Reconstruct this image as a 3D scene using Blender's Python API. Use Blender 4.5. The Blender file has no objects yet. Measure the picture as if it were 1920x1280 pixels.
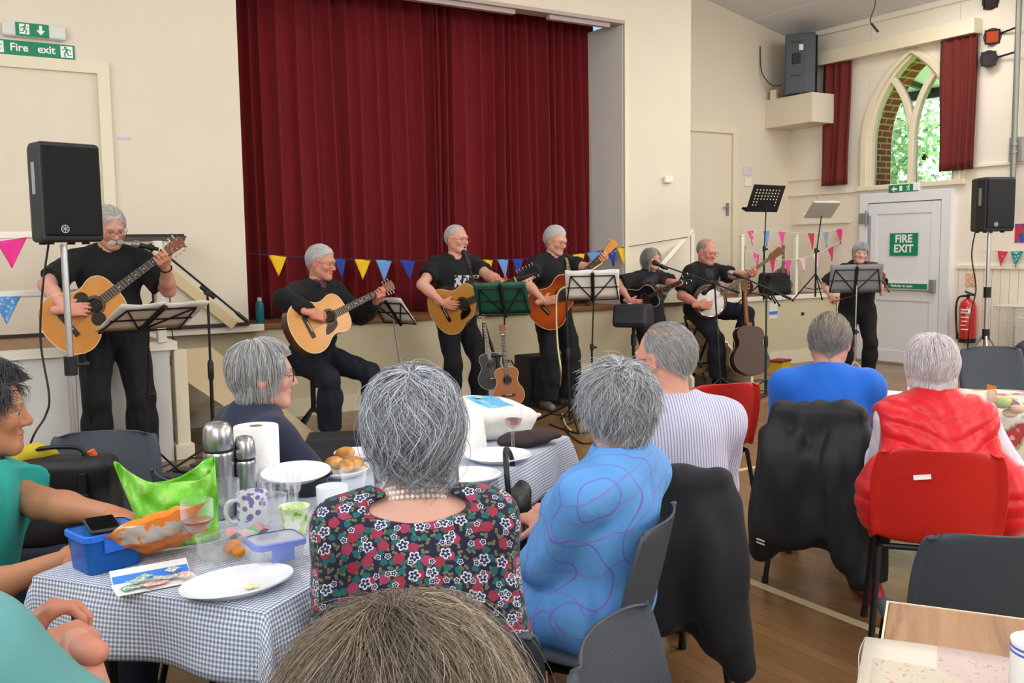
import bpy, bmesh, math, random
import numpy as np
from mathutils import Vector, Matrix, Quaternion
SC = bpy.context.scene
COL = SC.collection
R = math.radians
PI = math.pi
# ------------------------------------------------------------------ camera
FPX, YAW, PITCH, ROLL, EYE = 1778.95, R(31.8246), R(5.5558), R(-0.8005), 1.45
_f = np.array([math.sin(YAW) * math.cos(PITCH), math.cos(YAW) * math.cos(PITCH), -math.sin(PITCH)])
_r0 = np.array([math.cos(YAW), -math.sin(YAW), 0.0])
_u0 = np.cross(_r0, _f)
_r = math.cos(ROLL) * _r0 + math.sin(ROLL) * _u0
_u = math.cos(ROLL) * _u0 - math.sin(ROLL) * _r0
cam = bpy.data.objects.new('camera', bpy.data.cameras.new('camera'))
COL.objects.link(cam)
cam.data.sensor_width = 36.0
cam.data.lens = FPX / 1920 * 36.0
cam.data.clip_start = 0.05
cam.data.clip_end = 200
cam.matrix_world = Matrix(((_r[0], _u[0], -_f[0], 0), (_r[1], _u[1], -_f[1], 0), (_r[2], _u[2], -_f[2], EYE), (0, 0, 0, 1)))
SC.camera = cam
def W(u, v, d):
	"""the point seen at photo pixel u, v at camera depth d (metres)"""
	q = (_r * ((u - 960) / FPX) + _u * (-(v - 640) / FPX) + _f) * d
	return Vector((q[0], q[1], q[2] + EYE))
def WZ(u, v, z):
	"""the point seen at pixel u, v at height z"""
	q = _r * ((u - 960) / FPX) + _u * (-(v - 640) / FPX) + _f
	t = (z - EYE) / q[2]
	return Vector((q[0] * t, q[1] * t, z))
def WA(u, v, ax, val):
	q = _r * ((u - 960) / FPX) + _u * (-(v - 640) / FPX) + _f
	o = (0, 0, EYE)
	t = (val - o[ax]) / q[ax]
	return Vector((q[0] * t, q[1] * t, q[2] * t + EYE))
# ------------------------------------------------------------------ colour management, world, lights
SC.view_settings.view_transform = 'Standard'
SC.view_settings.look = 'None'
SC.view_settings.exposure = 0.60
SC.view_settings.gamma = 1.0
SC.view_settings.use_curve_mapping = False
SC.cycles.max_bounces = 8
SC.cycles.diffuse_bounces = 4
SC.cycles.glossy_bounces = 3
SC.cycles.transmission_bounces = 8
SC.cycles.transparent_max_bounces = 12
SC.cycles.caustics_reflective = False
SC.cycles.caustics_refractive = False
SC.cycles.sample_clamp_indirect = 6.0
world = bpy.data.worlds.new('world')
SC.world = world
world.use_nodes = True
wn = world.node_tree
wn.nodes.clear()
wo = wn.nodes.new('ShaderNodeOutputWorld')
wb = wn.nodes.new('ShaderNodeBackground')
sky = wn.nodes.new('ShaderNodeTexSky')
sky.sky_type = 'HOSEK_WILKIE'
sky.turbidity = 5.0
sky.ground_albedo = 0.4
sky.sun_direction = (0.6, -0.35, 0.72)
wb.inputs['Strength'].default_value = 3.0
wn.links.new(sky.outputs[0], wb.inputs[0])
wn.links.new(wb.outputs[0], wo.inputs[0])
def area(name, loc, direction, sx, sy, watts, color=(1, 1, 1)):
	l = bpy.data.lights.new(name, 'AREA')
	l.shape = 'RECTANGLE'
	l.size, l.size_y = sx, sy
	l.energy = watts
	l.color = color
	o = bpy.data.objects.new(name, l)
	COL.objects.link(o)
	o.location = loc
	o.rotation_euler = Vector(direction).to_track_quat('-Z', 'Y').to_euler()
	return o
sun = bpy.data.objects.new('sun', bpy.data.lights.new('sun', 'SUN'))   # afternoon sun on the garden behind the right wall
COL.objects.link(sun)
sun.data.energy = 26.0
sun.data.angle = 0.02
sun.rotation_euler = Vector((0.16, 0.78, -0.60)).to_track_quat('-Z', 'Y').to_euler()
LEFT_X, RIGHT_X, BACK_Y = -1.35, 10.03, -5.0
DAY = (0.86, 0.94, 1.0)
for yy, pw in ((-2.6, 74), (0.4, 56), (3.2, 52), (5.4, 24)):          # assumed daylight from the left: unseen lights before a wall with no windows built
	area('assumed_daylight_left', (LEFT_X + 0.06, yy, 2.75), (1, 0.22, -0.1), 1.3, 1.7, pw, DAY)
for yy in (-3.0, 0.2, 3.4):               # added area lights by the right wall nearer than the frame, no windows there
	area('added_daylight_right', (RIGHT_X - 0.06, yy, 2.75), (-1, 0.1, -0.2), 1.3, 1.7, 60, DAY)
area('added_daylight_back', (4.3, BACK_Y + 0.06, 2.8), (0, 1, -0.12), 5.0, 2.0, 150, (0.96, 0.97, 1.0))  # added wide light before the solid back wall, no window behind it
for yy in (-2.0, 2.0):                    # unseen fill under the ceiling, added to brighten the hall
	area('ceiling_fill', (4.35, yy, 4.7), (0, 0, -1), 1.5, 1.5, 55, (1.0, 0.95, 0.88))
area('ceiling_fill', (4.0, 5.2, 4.7), (0, 0, -1), 1.5, 1.5, 18, (1.0, 0.95, 0.88))
for yy, pw in ((0.8, 20), (4.2, 30)):  # more added fill, lifting the right wall and the alcove
	area('ceiling_fill', (7.7, yy, 4.35), (0.12, 0.1, -1), 1.2, 1.2, pw, (1.0, 0.97, 0.93))
area('ceiling_fill', (8.7, 6.3, 4.25), (0, 0, -1), 0.9, 0.9, 20, (1.0, 0.97, 0.93))
# ------------------------------------------------------------------ materials
def lin(h):
	if isinstance(h, str):
		h = h.lstrip('#')
		c = [int(h[i:i + 2], 16) / 255 for i in (0, 2, 4)]
	else:
		c = [x / 255 for x in h]
	return tuple((x / 12.92 if x <= 0.04045 else ((x + 0.055) / 1.055) ** 2.4) for x in c) + (1.0,)
MATS = {}
def mat(name, color, rough=0.6, metal=0.0, var=0.0, vscale=8.0, bump=0.0, bscale=60.0, spec=0.5, sheen=0.0, trans=0.0, ior=1.45, coat=0.0, sss=0.0, emit=None, alpha=1.0):
	if name in MATS:
		return MATS[name]
	m = bpy.data.materials.new(name)
	m.use_nodes = True
	nt = m.node_tree
	b = nt.nodes['Principled BSDF']
	c = lin(color)
	b.inputs['Base Color'].default_value = c
	b.inputs['Roughness'].default_value = rough
	b.inputs['Metallic'].default_value = metal
	b.inputs['Specular IOR Level'].default_value = spec
	b.inputs['IOR'].default_value = ior
	if sheen:
		b.inputs['Sheen Weight'].default_value = sheen
	if coat:
		b.inputs['Coat Weight'].default_value = coat
		b.inputs['Coat Roughness'].default_value = 0.1
	if trans:
		b.inputs['Transmission Weight'].default_value = trans
	if alpha < 1:
		b.inputs['Alpha'].default_value = alpha
	if emit:
		b.inputs['Emission Color'].default_value = lin(emit[0])
		b.inputs['Emission Strength'].default_value = emit[1]
	if var or bump:
		tc = nt.nodes.new('ShaderNodeTexCoord')
	if var:
		n = nt.nodes.new('ShaderNodeTexNoise')
		n.inputs['Scale'].default_value = vscale
		n.inputs['Detail'].default_value = 5
		nt.links.new(tc.outputs['Object'], n.inputs['Vector'])
		mx = nt.nodes.new('ShaderNodeMix')
		mx.data_type = 'RGBA'
		mx.inputs['A'].default_value = tuple(x * (1 - var) for x in c[:3]) + (1,)
		mx.inputs['B'].default_value = tuple(min(1, x * (1 + var)) for x in c[:3]) + (1,)
		nt.links.new(n.outputs['Fac'], mx.inputs['Factor'])
		nt.links.new(mx.outputs['Result'], b.inputs['Base Color'])
	if bump:
		n2 = nt.nodes.new('ShaderNodeTexNoise')
		n2.inputs['Scale'].default_value = bscale
		n2.inputs['Detail'].default_value = 3
		nt.links.new(tc.outputs['Object'], n2.inputs['Vector'])
		bp = nt.nodes.new('ShaderNodeBump')
		bp.inputs['Strength'].default_value = bump
		bp.inputs['Distance'].default_value = 0.01
		nt.links.new(n2.outputs['Fac'], bp.inputs['Height'])
		nt.links.new(bp.outputs['Normal'], b.inputs['Normal'])
	MATS[name] = m
	return m
class NG:
	"""tiny node-graph writer on top of a fresh Principled material"""
	def __init__(s, name, rough=0.7, **kw):
		s.m = mat(name, '808080', rough, **kw)
		s.nt = s.m.node_tree
		s.b = s.nt.nodes['Principled BSDF']
		s.tc = s.nt.nodes.new('ShaderNodeTexCoord')
	def put(s, sock, v):
		if hasattr(v, 'is_linked') or hasattr(v, 'links'):
			s.nt.links.new(v, sock)
		else:
			sock.default_value = v
	def n(s, t, ins=None, **props):
		nd = s.nt.nodes.new('ShaderNode' + t)
		for k, v in props.items():
			setattr(nd, k, v)
		for k, v in (ins or {}).items():
			s.put(nd.inputs[k], v)
		return nd
	def math(s, op, a, b=0.0, c=0.0):
		nd = s.n('Math', operation=op)
		s.put(nd.inputs[0], a); s.put(nd.inputs[1], b); s.put(nd.inputs[2], c)
		return nd.outputs[0]
	def mix(s, f, a, b):
		nd = s.n('Mix', data_type='RGBA')
		s.put(nd.inputs['Factor'], f)
		s.put(nd.inputs['A'], a if not isinstance(a, str) else lin(a))
		s.put(nd.inputs['B'], b if not isinstance(b, str) else lin(b))
		return nd.outputs['Result']
	def ramp(s, f, stops, interp='LINEAR'):
		nd = s.n('ValToRGB')
		nd.color_ramp.interpolation = interp
		e = nd.color_ramp.elements
		while len(e) < len(stops):
			e.new(0.5)
		for el, (p, c) in zip(e, stops):
			el.position = p
			el.color = lin(c) if isinstance(c, str) else c
		s.put(nd.inputs[0], f)
		return nd.outputs[0]
	def xyz(s, coord='Object'):
		sp = s.n('SeparateXYZ')
		s.nt.links.new(s.tc.outputs[coord], sp.inputs[0])
		return sp.outputs[0], sp.outputs[1], sp.outputs[2]
	def mapped(s, coord='Object', scale=(1, 1, 1), loc=(0, 0, 0), rot=(0, 0, 0)):
		mp = s.n('Mapping')
		mp.inputs['Scale'].default_value = scale
		mp.inputs['Location'].default_value = loc
		mp.inputs['Rotation'].default_value = rot
		s.nt.links.new(s.tc.outputs[coord], mp.inputs[0])
		return mp.outputs[0]
	def noise(s, vec, scale, detail=4, rough=0.5):
		nd = s.n('TexNoise', {'Scale': scale, 'Detail': detail, 'Roughness': rough})
		s.nt.links.new(vec, nd.inputs['Vector'])
		return nd.outputs['Fac']
	def color(s, c):
		s.put(s.b.inputs['Base Color'], c)
	def bump(s, h, strength=0.3, dist=0.01):
		nd = s.n('Bump', {'Strength': strength, 'Distance': dist})
		s.nt.links.new(h, nd.inputs['Height'])
		s.nt.links.new(nd.outputs[0], s.b.inputs['Normal'])
# ------------------------------------------------------------------ objects
def thing(name, label, cat, loc=(0, 0, 0), rz=0.0, group=None, mw=None):
	o = bpy.data.objects.new(name, None)
	COL.objects.link(o)
	o.empty_display_size = 0.1
	if mw is not None:
		o.matrix_world = mw
	else:
		o.location = loc
		o.rotation_euler = (0, 0, rz)
	o['label'] = label
	o['category'] = cat
	if group:
		o['group'] = group
	return o
def tag(o, label, cat, group=None):
	o['label'] = label
	o['category'] = cat
	if group:
		o['group'] = group
	return o
def struct(o):
	o['kind'] = 'structure'
	return o
def copy_tree(o, parent=None):
	c = o.copy()
	COL.objects.link(c)
	if parent is not None:
		c.parent = parent
	for ch in list(o.children):
		copy_tree(ch, c)
	return c
def link_mesh(name, me, m, parent=None):
	o = bpy.data.objects.new(name, me)
	COL.objects.link(o)
	for x in (m if isinstance(m, (list, tuple)) else [m]):
		me.materials.append(x)
	if parent is not None:
		o.parent = parent
	return o
def perp(d):
	d = Vector(d).normalized()
	a = Vector((0, 0, 1)) if abs(d.z) < 0.9 else Vector((1, 0, 0))
	x = a.cross(d).normalized()
	return x, d.cross(x)
class MB:
	"""collects shapes, links them as ONE mesh object"""
	def __init__(s):
		s.v, s.f, s.m, s.uv = [], [], [], None
		s.cur = 0
	def add(s, vs, fs):
		b = len(s.v)
		s.v.extend(tuple(x) for x in vs)
		s.f.extend(tuple(b + i for i in f) for f in fs)
		s.m.extend([s.cur] * len(fs))
		return s
	def box(s, c, size, rot=None):
		x, y, z = (k / 2 for k in size)
		vs = [Vector(p) for p in ((-x, -y, -z), (x, -y, -z), (x, y, -z), (-x, y, -z), (-x, -y, z), (x, -y, z), (x, y, z), (-x, y, z))]
		if rot is not None:
			vs = [rot @ p for p in vs]
		c = Vector(c)
		return s.add([p + c for p in vs], [(0, 3, 2, 1), (4, 5, 6, 7), (0, 1, 5, 4), (1, 2, 6, 5), (2, 3, 7, 6), (3, 0, 4, 7)])
	def bb(s, lo, hi):
		return s.box([(a + b) / 2 for a, b in zip(lo, hi)], [b - a for a, b in zip(lo, hi)])
	def tube(s, pts, r, n=10, caps=True, closed=False):
		pts = [Vector(p) for p in pts]
		k = len(pts)
		rs = r if isinstance(r, (list, tuple)) else [r] * k
		vs, fs = [], []
		x = None
		for i, p in enumerate(pts):
			if closed:
				d = pts[(i + 1) % k] - pts[i - 1]
			else:
				d = pts[min(i + 1, k - 1)] - pts[max(i - 1, 0)]
			if d.length < 1e-9:
				d = Vector((0, 0, 1))
			d.normalize()
			if x is None:
				x, y = perp(d)
			else:
				x = (x - d * x.dot(d))
				if x.length < 1e-6:
					x, y = perp(d)
				x.normalize()
				y = d.cross(x)
			for j in range(n):
				a = 2 * PI * j / n
				vs.append(p + (x * math.cos(a) + y * math.sin(a)) * rs[i])
		for i in range(k if closed else k - 1):
			for j in range(n):
				a, b = i * n + j, i * n + (j + 1) % n
				c, d2 = ((i + 1) % k) * n + (j + 1) % n, ((i + 1) % k) * n + j
				fs.append((a, b, c, d2))
		if caps and not closed:
			fs.append(tuple(range(n - 1, -1, -1)))
			fs.append(tuple((k - 1) * n + j for j in range(n)))
		return s.add(vs, fs)
	def cyl(s, a, b, r, r2=None, n=16):
		return s.tube([a, b], [r, r if r2 is None else r2], n)
	def lathe(s, prof, n=24, origin=(0, 0, 0), rot=None, cap=True):
		vs, fs = [], []
		o = Vector(origin)
		for (r, z) in prof:
			for j in range(n):
				a = 2 * PI * j / n
				p = Vector((r * math.cos(a), r * math.sin(a), z))
				vs.append((rot @ p if rot is not None else p) + o)
		k = len(prof)
		for i in range(k - 1):
			for j in range(n):
				fs.append((i * n + j, i * n + (j + 1) % n, (i + 1) * n + (j + 1) % n, (i + 1) * n + j))
		if cap:
			fs.append(tuple(range(n - 1, -1, -1)))
			fs.append(tuple((k - 1) * n + j for j in range(n)))
		return s.add(vs, fs)
	def prism(s, poly, z0, z1, tf=None):
		"""extrude 2-D polygon (x, y) from z0 to z1; tf maps a Vector"""
		n = len(poly)
		vs = [Vector((x, y, z0)) for x, y in poly] + [Vector((x, y, z1)) for x, y in poly]
		if tf is not None:
			vs = [tf(p) for p in vs]
		fs = [tuple(range(n - 1, -1, -1)), tuple(range(n, 2 * n))]
		fs += [(i, (i + 1) % n, n + (i + 1) % n, n + i) for i in range(n)]
		return s.add(vs, fs)
	def ball(s, c, r, n=12, m=8):
		rx, ry, rz = (r, r, r) if not isinstance(r, (list, tuple)) else r
		c = Vector(c)
		prof = []
		vs, fs = [], []
		for i in range(m + 1):
			th = PI * i / m
			for j in range(n):
				a = 2 * PI * j / n
				vs.append(c + Vector((rx * math.sin(th) * math.cos(a), ry * math.sin(th) * math.sin(a), -rz * math.cos(th))))
		for i in range(m):
			for j in range(n):
				fs.append((i * n + j, i * n + (j + 1) % n, (i + 1) * n + (j + 1) % n, (i + 1) * n + j))
		return s.add(vs, fs)
	def grid(s, fn, nu, nv, closed_u=False):
		vs = [fn(i / nu, j / nv) for j in range(nv + 1) for i in range(nu + (0 if closed_u else 1))]
		w = nu if closed_u else nu + 1
		fs = []
		for j in range(nv):
			for i in range(nu):
				a, b = j * w + i, j * w + (i + 1) % w
				fs.append((a, b, b + w, a + w))
		return s.add(vs, fs)
	def build(s, name, m, parent=None, smooth=40, bevel=0.0, solid=0.0, uv=None, sub=0, segs=2):
		me = bpy.data.meshes.new(name)
		me.from_pydata(s.v, [], s.f)
		me.validate()
		if len(s.m) == len(me.polygons):
			me.polygons.foreach_set('material_index', s.m)
		if smooth:
			me.polygons.foreach_set('use_smooth', [True] * len(me.polygons))
			me.set_sharp_from_angle(angle=R(smooth))
		o = link_mesh(name, me, m, parent)
		if uv is not None:
			l = me.uv_layers.new(name='UVMap')
			vi = np.zeros(len(me.loops), dtype=np.int32)
			me.loops.foreach_get('vertex_index', vi)
			l.data.foreach_set('uv', np.asarray(uv, dtype=np.float32)[vi].ravel())
		if solid:
			md = o.modifiers.new('solid', 'SOLIDIFY')
			md.thickness = solid
			md.offset = 0
		if sub:
			md = o.modifiers.new('sub', 'SUBSURF')
			md.levels = md.render_levels = sub
		if bevel:
			md = o.modifiers.new('bevel', 'BEVEL')
			md.width = bevel
			md.segments = segs
			md.limit_method = 'ANGLE'
			md.angle_limit = R(40)
		return o
def np_mesh(name, V, F, m, parent=None, tint=None, smooth=True):
	V = np.asarray(V, dtype=np.float32)
	F = np.asarray(F, dtype=np.int32)
	me = bpy.data.meshes.new(name)
	me.vertices.add(len(V))
	me.vertices.foreach_set('co', V.ravel())
	me.loops.add(F.size)
	me.loops.foreach_set('vertex_index', F.ravel())
	me.polygons.add(len(F))
	me.polygons.foreach_set('loop_start', np.arange(len(F), dtype=np.int32) * F.shape[1])
	me.polygons.foreach_set('use_smooth', np.full(len(F), smooth))
	me.update(calc_edges=True)
	if tint is not None:
		a = me.attributes.new('tint', 'FLOAT_COLOR', 'POINT')
		t = np.ones((len(V), 4), dtype=np.float32)
		t[:, :3] = tint
		a.data.foreach_set('color', t.ravel())
	return link_mesh(name, me, m, parent)
def text_mesh(txt, size, name, m, parent, mtx, extrude=0.0006, align='CENTER', bold=0.0):
	cu = bpy.data.curves.new(name, 'FONT')
	cu.body = txt
	cu.size = size
	cu.align_x = align
	cu.align_y = 'CENTER'
	cu.extrude = extrude
	cu.offset = bold
	tmp = bpy.data.objects.new('tmp_text', cu)
	COL.objects.link(tmp)
	dg = bpy.context.evaluated_depsgraph_get()
	dg.update()
	me = bpy.data.meshes.new_from_object(tmp.evaluated_get(dg))
	bpy.data.objects.remove(tmp)
	bpy.data.curves.remove(cu)
	me.transform(mtx)
	me.materials.clear()
	return link_mesh(name, me, m, parent)
def frame(x, z, origin=(0, 0, 0)):
	"""matrix with local x, z axes (z re-orthogonalised) and origin"""
	x = Vector(x).normalized()
	z = Vector(z)
	z = (z - x * z.dot(x)).normalized()
	y = z.cross(x)
	return Matrix(((x.x, y.x, z.x, origin[0]), (x.y, y.y, z.y, origin[1]), (x.z, y.z, z.z, origin[2]), (0, 0, 0, 1)))
def smooth_path(pts, k=6):
	pts = [Vector(p) for p in pts]
	out = []
	n = len(pts)
	for i in range(n - 1):
		p0, p1, p2, p3 = pts[max(i - 1, 0)], pts[i], pts[i + 1], pts[min(i + 2, n - 1)]
		for j in range(k):
			t = j / k
			out.append(0.5 * ((2 * p1) + (p2 - p0) * t + (2 * p0 - 5 * p1 + 4 * p2 - p3) * t * t + (3 * p1 - p0 - 3 * p2 + p3) * t ** 3))
	out.append(pts[-1])
	return out
# ------------------------------------------------------------------ implicit surfaces
class SDF:
	def __init__(s, lo, hi, h):
		s.lo = np.array(lo, dtype=np.float32)
		s.h = h
		n = np.ceil((np.array(hi) - np.array(lo)) / h).astype(int) + 2
		s.D = np.full(n, 0.12, dtype=np.float32)
		s.ax = [s.lo[i] + np.arange(n[i], dtype=np.float32) * h for i in range(3)]
	def view(s, lo, hi):
		sl = []
		for i in range(3):
			a = max(0, int((lo[i] - s.lo[i]) / s.h) - 1)
			b = min(s.D.shape[i], int((hi[i] - s.lo[i]) / s.h) + 3)
			if b <= a:
				return None
			sl.append(slice(a, b))
		X = s.ax[0][sl[0]][:, None, None]
		Y = s.ax[1][sl[1]][None, :, None]
		Z = s.ax[2][sl[2]][None, None, :]
		return tuple(sl), X, Y, Z
	def put(s, fn, lo, hi, k=0.0, op='u'):
		pad = max(0.03, k * 1.05)
		w = s.view([a - pad for a in lo], [a + pad for a in hi])
		if w is None:
			return
		sl, X, Y, Z = w
		d = fn(X, Y, Z)
		a = s.D[sl]
		if op == 'u':
			if k > 0:
				hh = np.maximum(k - np.abs(a - d), 0) / k
				s.D[sl] = np.minimum(a, d) - hh * hh * k * 0.25
			else:
				s.D[sl] = np.minimum(a, d)
		else:
			d = -d
			if k > 0:
				hh = np.maximum(k - np.abs(a - d), 0) / k
				s.D[sl] = np.maximum(a, d) + hh * hh * k * 0.25
			else:
				s.D[sl] = np.maximum(a, d)
	def cone(s, a, b, r1, r2, k=0.02, op='u', flat=None, cut=None, infl=0.0):
		"""round cone a-b; flat=(axis, factor) makes it thinner along axis; cut=(p, n) keeps the side behind n"""
		a = np.array(a, dtype=np.float32); b = np.array(b, dtype=np.float32)
		r1 += infl; r2 += infl
		ab = b - a
		L2 = float(ab @ ab) + 1e-9
		m = max(r1, r2)
		def fn(X, Y, Z):
			x, y, z = X - a[0], Y - a[1], Z - a[2]
			t = np.clip((x * ab[0] + y * ab[1] + z * ab[2]) / L2, 0, 1)
			x, y, z = x - t * ab[0], y - t * ab[1], z - t * ab[2]
			if flat is not None:
				ax, fac = flat
				q = (x * ax[0] + y * ax[1] + z * ax[2]) * (1 / fac - 1)
				x, y, z = x + q * ax[0], y + q * ax[1], z + q * ax[2]
			d = np.sqrt(x * x + y * y + z * z) - (r1 + (r2 - r1) * t)
			if cut is not None:
				p, nn = cut
				d = np.maximum(d, (X - p[0]) * nn[0] + (Y - p[1]) * nn[1] + (Z - p[2]) * nn[2])
			return d
		s.put(fn, np.minimum(a, b) - m, np.maximum(a, b) + m, k, op)
	def ell(s, c, r, k=0.02, op='u', rot=None, infl=0.0):
		c = np.array(c, dtype=np.float32)
		r = np.array(r, dtype=np.float32) + infl
		m = float(r.max())
		M = None if rot is None else np.array(rot, dtype=np.float32)   # columns: local axes
		def fn(X, Y, Z):
			x, y, z = X - c[0], Y - c[1], Z - c[2]
			if M is not None:
				x, y, z = (x * M[0, 0] + y * M[1, 0] + z * M[2, 0]), (x * M[0, 1] + y * M[1, 1] + z * M[2, 1]), (x * M[0, 2] + y * M[1, 2] + z * M[2, 2])
			k0 = np.sqrt((x / r[0]) ** 2 + (y / r[1]) ** 2 + (z / r[2]) ** 2)
			k1 = np.sqrt((x / r[0] ** 2) ** 2 + (y / r[1] ** 2) ** 2 + (z / r[2] ** 2) ** 2) + 1e-6
			return k0 * (k0 - 1) / k1
		s.put(fn, c - m, c + m, k, op)
	def rbox(s, c, half, rad, k=0.02, op='u', rot=None):
		c = np.array(c, dtype=np.float32)
		hf = np.array(half, dtype=np.float32) - rad
		m = float(np.linalg.norm(half))
		M = None if rot is None else np.array(rot, dtype=np.float32)
		def fn(X, Y, Z):
			x, y, z = X - c[0], Y - c[1], Z - c[2]
			if M is not None:
				x, y, z = (x * M[0, 0] + y * M[1, 0] + z * M[2, 0]), (x * M[0, 1] + y * M[1, 1] + z * M[2, 1]), (x * M[0, 2] + y * M[1, 2] + z * M[2, 2])
			qx, qy, qz = np.abs(x) - hf[0], np.abs(y) - hf[1], np.abs(z) - hf[2]
			return np.sqrt(np.maximum(qx, 0) ** 2 + np.maximum(qy, 0) ** 2 + np.maximum(qz, 0) ** 2) + np.minimum(np.maximum(np.maximum(qx, qy), qz), 0) - rad
		s.put(fn, c - m, c + m, k, op)
	def half(s, p, n):
		"""remove everything on the side of p the normal points to"""
		d = (s.ax[0][:, None, None] - p[0]) * n[0] + (s.ax[1][None, :, None] - p[1]) * n[1] + (s.ax[2][None, None, :] - p[2]) * n[2]
		s.D = np.maximum(s.D, d.astype(np.float32))
	def ripple(s, amp, freq, seed=0, squash=(1, 1, 1)):
		"""cloth-like folds: a few warped sine waves"""
		rg = np.random.RandomState(seed)
		X, Y, Z = s.ax[0][:, None, None] * squash[0], s.ax[1][None, :, None] * squash[1], s.ax[2][None, None, :] * squash[2]
		out = np.zeros_like(s.D)
		w1 = 0.35 * np.sin(X * freq * 0.5 + Z * freq * 0.35 + seed)
		for i in range(3):
			d = rg.normal(size=3); d /= np.linalg.norm(d)
			ph = rg.rand() * 6.28
			out += np.sin((X * d[0] + Y * d[1] + Z * d[2]) * freq * (1 + 0.45 * i) + ph + w1 * (2 + i)) / (1 + 0.6 * i)
		s.D += (amp * 0.6) * out.astype(np.float32)
	def mesh(s):
		D = s.D
		ins = D < 0
		cnt = np.zeros(tuple(n - 1 for n in D.shape), dtype=np.int8)
		for a in (0, 1):
			for b in (0, 1):
				for c in (0, 1):
					cnt += ins[a:D.shape[0] - 1 + a, b:D.shape[1] - 1 + b, c:D.shape[2] - 1 + c]
		act = (cnt > 0) & (cnt < 8)
		idx = np.argwhere(act)
		if len(idx) == 0:
			return np.zeros((0, 3)), np.zeros((0, 4), dtype=int)
		pos = np.zeros((len(idx), 3)); num = np.zeros(len(idx))
		i, j, k = idx.T
		for ax in range(3):
			o = [q for q in range(3) if q != ax]
			for a in (0, 1):
				for b in (0, 1):
					c0 = [0, 0, 0]; c0[o[0]] = a; c0[o[1]] = b
					c1 = list(c0); c1[ax] = 1
					va = D[i + c0[0], j + c0[1], k + c0[2]]
					vb = D[i + c1[0], j + c1[1], k + c1[2]]
					x = (va < 0) != (vb < 0)
					t = np.where(x, va / np.where(x, va - vb, 1), 0)
					p = np.tile(np.array(c0, dtype=float), (len(idx), 1))
					p[:, ax] = t
					pos += p * x[:, None]
					num += x
		V = s.lo + (idx + pos / num[:, None]) * s.h
		vid = np.full(act.shape, -1, dtype=np.int64)
		vid[act] = np.arange(len(idx))
		F = []
		for ax in range(3):
			sl0 = [slice(1, -1)] * 3; sl1 = [slice(1, -1)] * 3
			sl0[ax] = slice(0, -1); sl1[ax] = slice(1, None)
			A, Bv = ins[tuple(sl0)], ins[tuple(sl1)]
			e = np.argwhere(A != Bv)
			if len(e) == 0:
				continue
			flip = A[e[:, 0], e[:, 1], e[:, 2]]
			g = e + 1; g[:, ax] -= 1
			o = [(ax + 1) % 3, (ax + 2) % 3]
			q = []
			for (a, b) in ((-1, -1), (0, -1), (0, 0), (-1, 0)):
				h = g.copy(); h[:, o[0]] += a; h[:, o[1]] += b
				q.append(vid[h[:, 0], h[:, 1], h[:, 2]])
			q = np.stack(q, 1)
			q[~flip] = q[~flip][:, ::-1]
			F.append(q)
		F = np.concatenate(F)
		F = F[(F >= 0).all(1)]
		return V, F
def join(parts):
	V, F, b = [], [], 0
	for v, f in parts:
		V.append(v); F.append(np.asarray(f) + b); b += len(v)
	return np.concatenate(V), np.concatenate(F)
# ================================================================== THE ROOM
STAGE_Z, LIP_Y, WALL_Y, ALC_Y = 0.84, 8.08, 7.95, 9.0
PLAT_X, PLAT_Y = 1.44, 6.86
RIDGE_X, EAVE_Z, SLOPE = 4.34, 4.17, 0.212
CURT_Y = 8.62
BOX = lambda m, lo, hi: m.bb(lo, hi)
def paint(name, c, scale=2.0, amt=0.05, rough=0.65):
	g = NG(name, rough)
	v = g.tc.outputs['Object']
	n = g.noise(v, scale, 5, 0.6)
	a = lin(c)
	g.color(g.mix(n, tuple(x * (1 - amt) for x in a[:3]) + (1,), tuple(min(1, x * (1 + amt)) for x in a[:3]) + (1,)))
	g.bump(g.noise(v, 90, 3), 0.05, 0.004)
	return g.m
CREAM = paint('cream_wall_paint', 'e6dbc6')
CREAM_R = paint('pale_cream_wall_paint', 'f0e7d6')
CREAM_GLOSS = paint('cream_gloss_paint', 'e9dfc4', 3, 0.04, 0.4)
WHITE_GLOSS = paint('white_gloss_paint', 'f0ebdc', 3, 0.03, 0.35)
REVEAL = paint('daylit_reveal', 'e9e7e0', 3, 0.03, 0.6)  # whiter than the wall: cool daylight from the left put into the colour
VOID_DARK = mat('void_dark', '0b0b0c', 0.9)  # near-black stands in for the unlit void behind the stage opening
UPVC = mat('white_upvc', 'e6e8ec', 0.3, var=0.02, vscale=3)
def floor_mat():
	g = NG('oak_strip_floor', 0.22)
	br = g.n('TexBrick', {'Scale': 1.0, 'Brick Width': 1.3, 'Row Height': 0.07, 'Mortar Size': 0.0016, 'Mortar Smooth': 0.2, 'Bias': 0.0,
						'Color1': lin('8f6a44'), 'Color2': lin('7a5836'), 'Mortar': lin('45311f')})
	br.offset = 0.37
	g.nt.links.new(g.mapped('Object', (1, 1, 1), (0, 0, 0), (0, 0, PI / 2)), br.inputs['Vector'])
	st = g.noise(g.mapped('Object', (30, 1.6, 1)), 3.0, 6, 0.6)
	worn = g.noise(g.tc.outputs['Object'], 0.9, 4)
	c = g.mix(g.math('MULTIPLY', st, 0.45), br.outputs['Color'], '5f4429')
	c = g.mix(g.math('MULTIPLY', worn, 0.35), c, '93744f')
	g.color(c)
	rr = g.ramp(g.noise(g.tc.outputs['Object'], 2.3, 5), [(0.3, (0.16, 0.16, 0.16, 1)), (0.75, (0.34, 0.34, 0.34, 1))])
	g.put(g.b.inputs['Roughness'], rr)
	g.bump(br.outputs['Fac'], -0.08, 0.002)
	return g.m
m = MB()
m.bb((LEFT_X, BACK_Y, -0.1), (RIGHT_X + 0.45, 10.2, 0.0))
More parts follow.
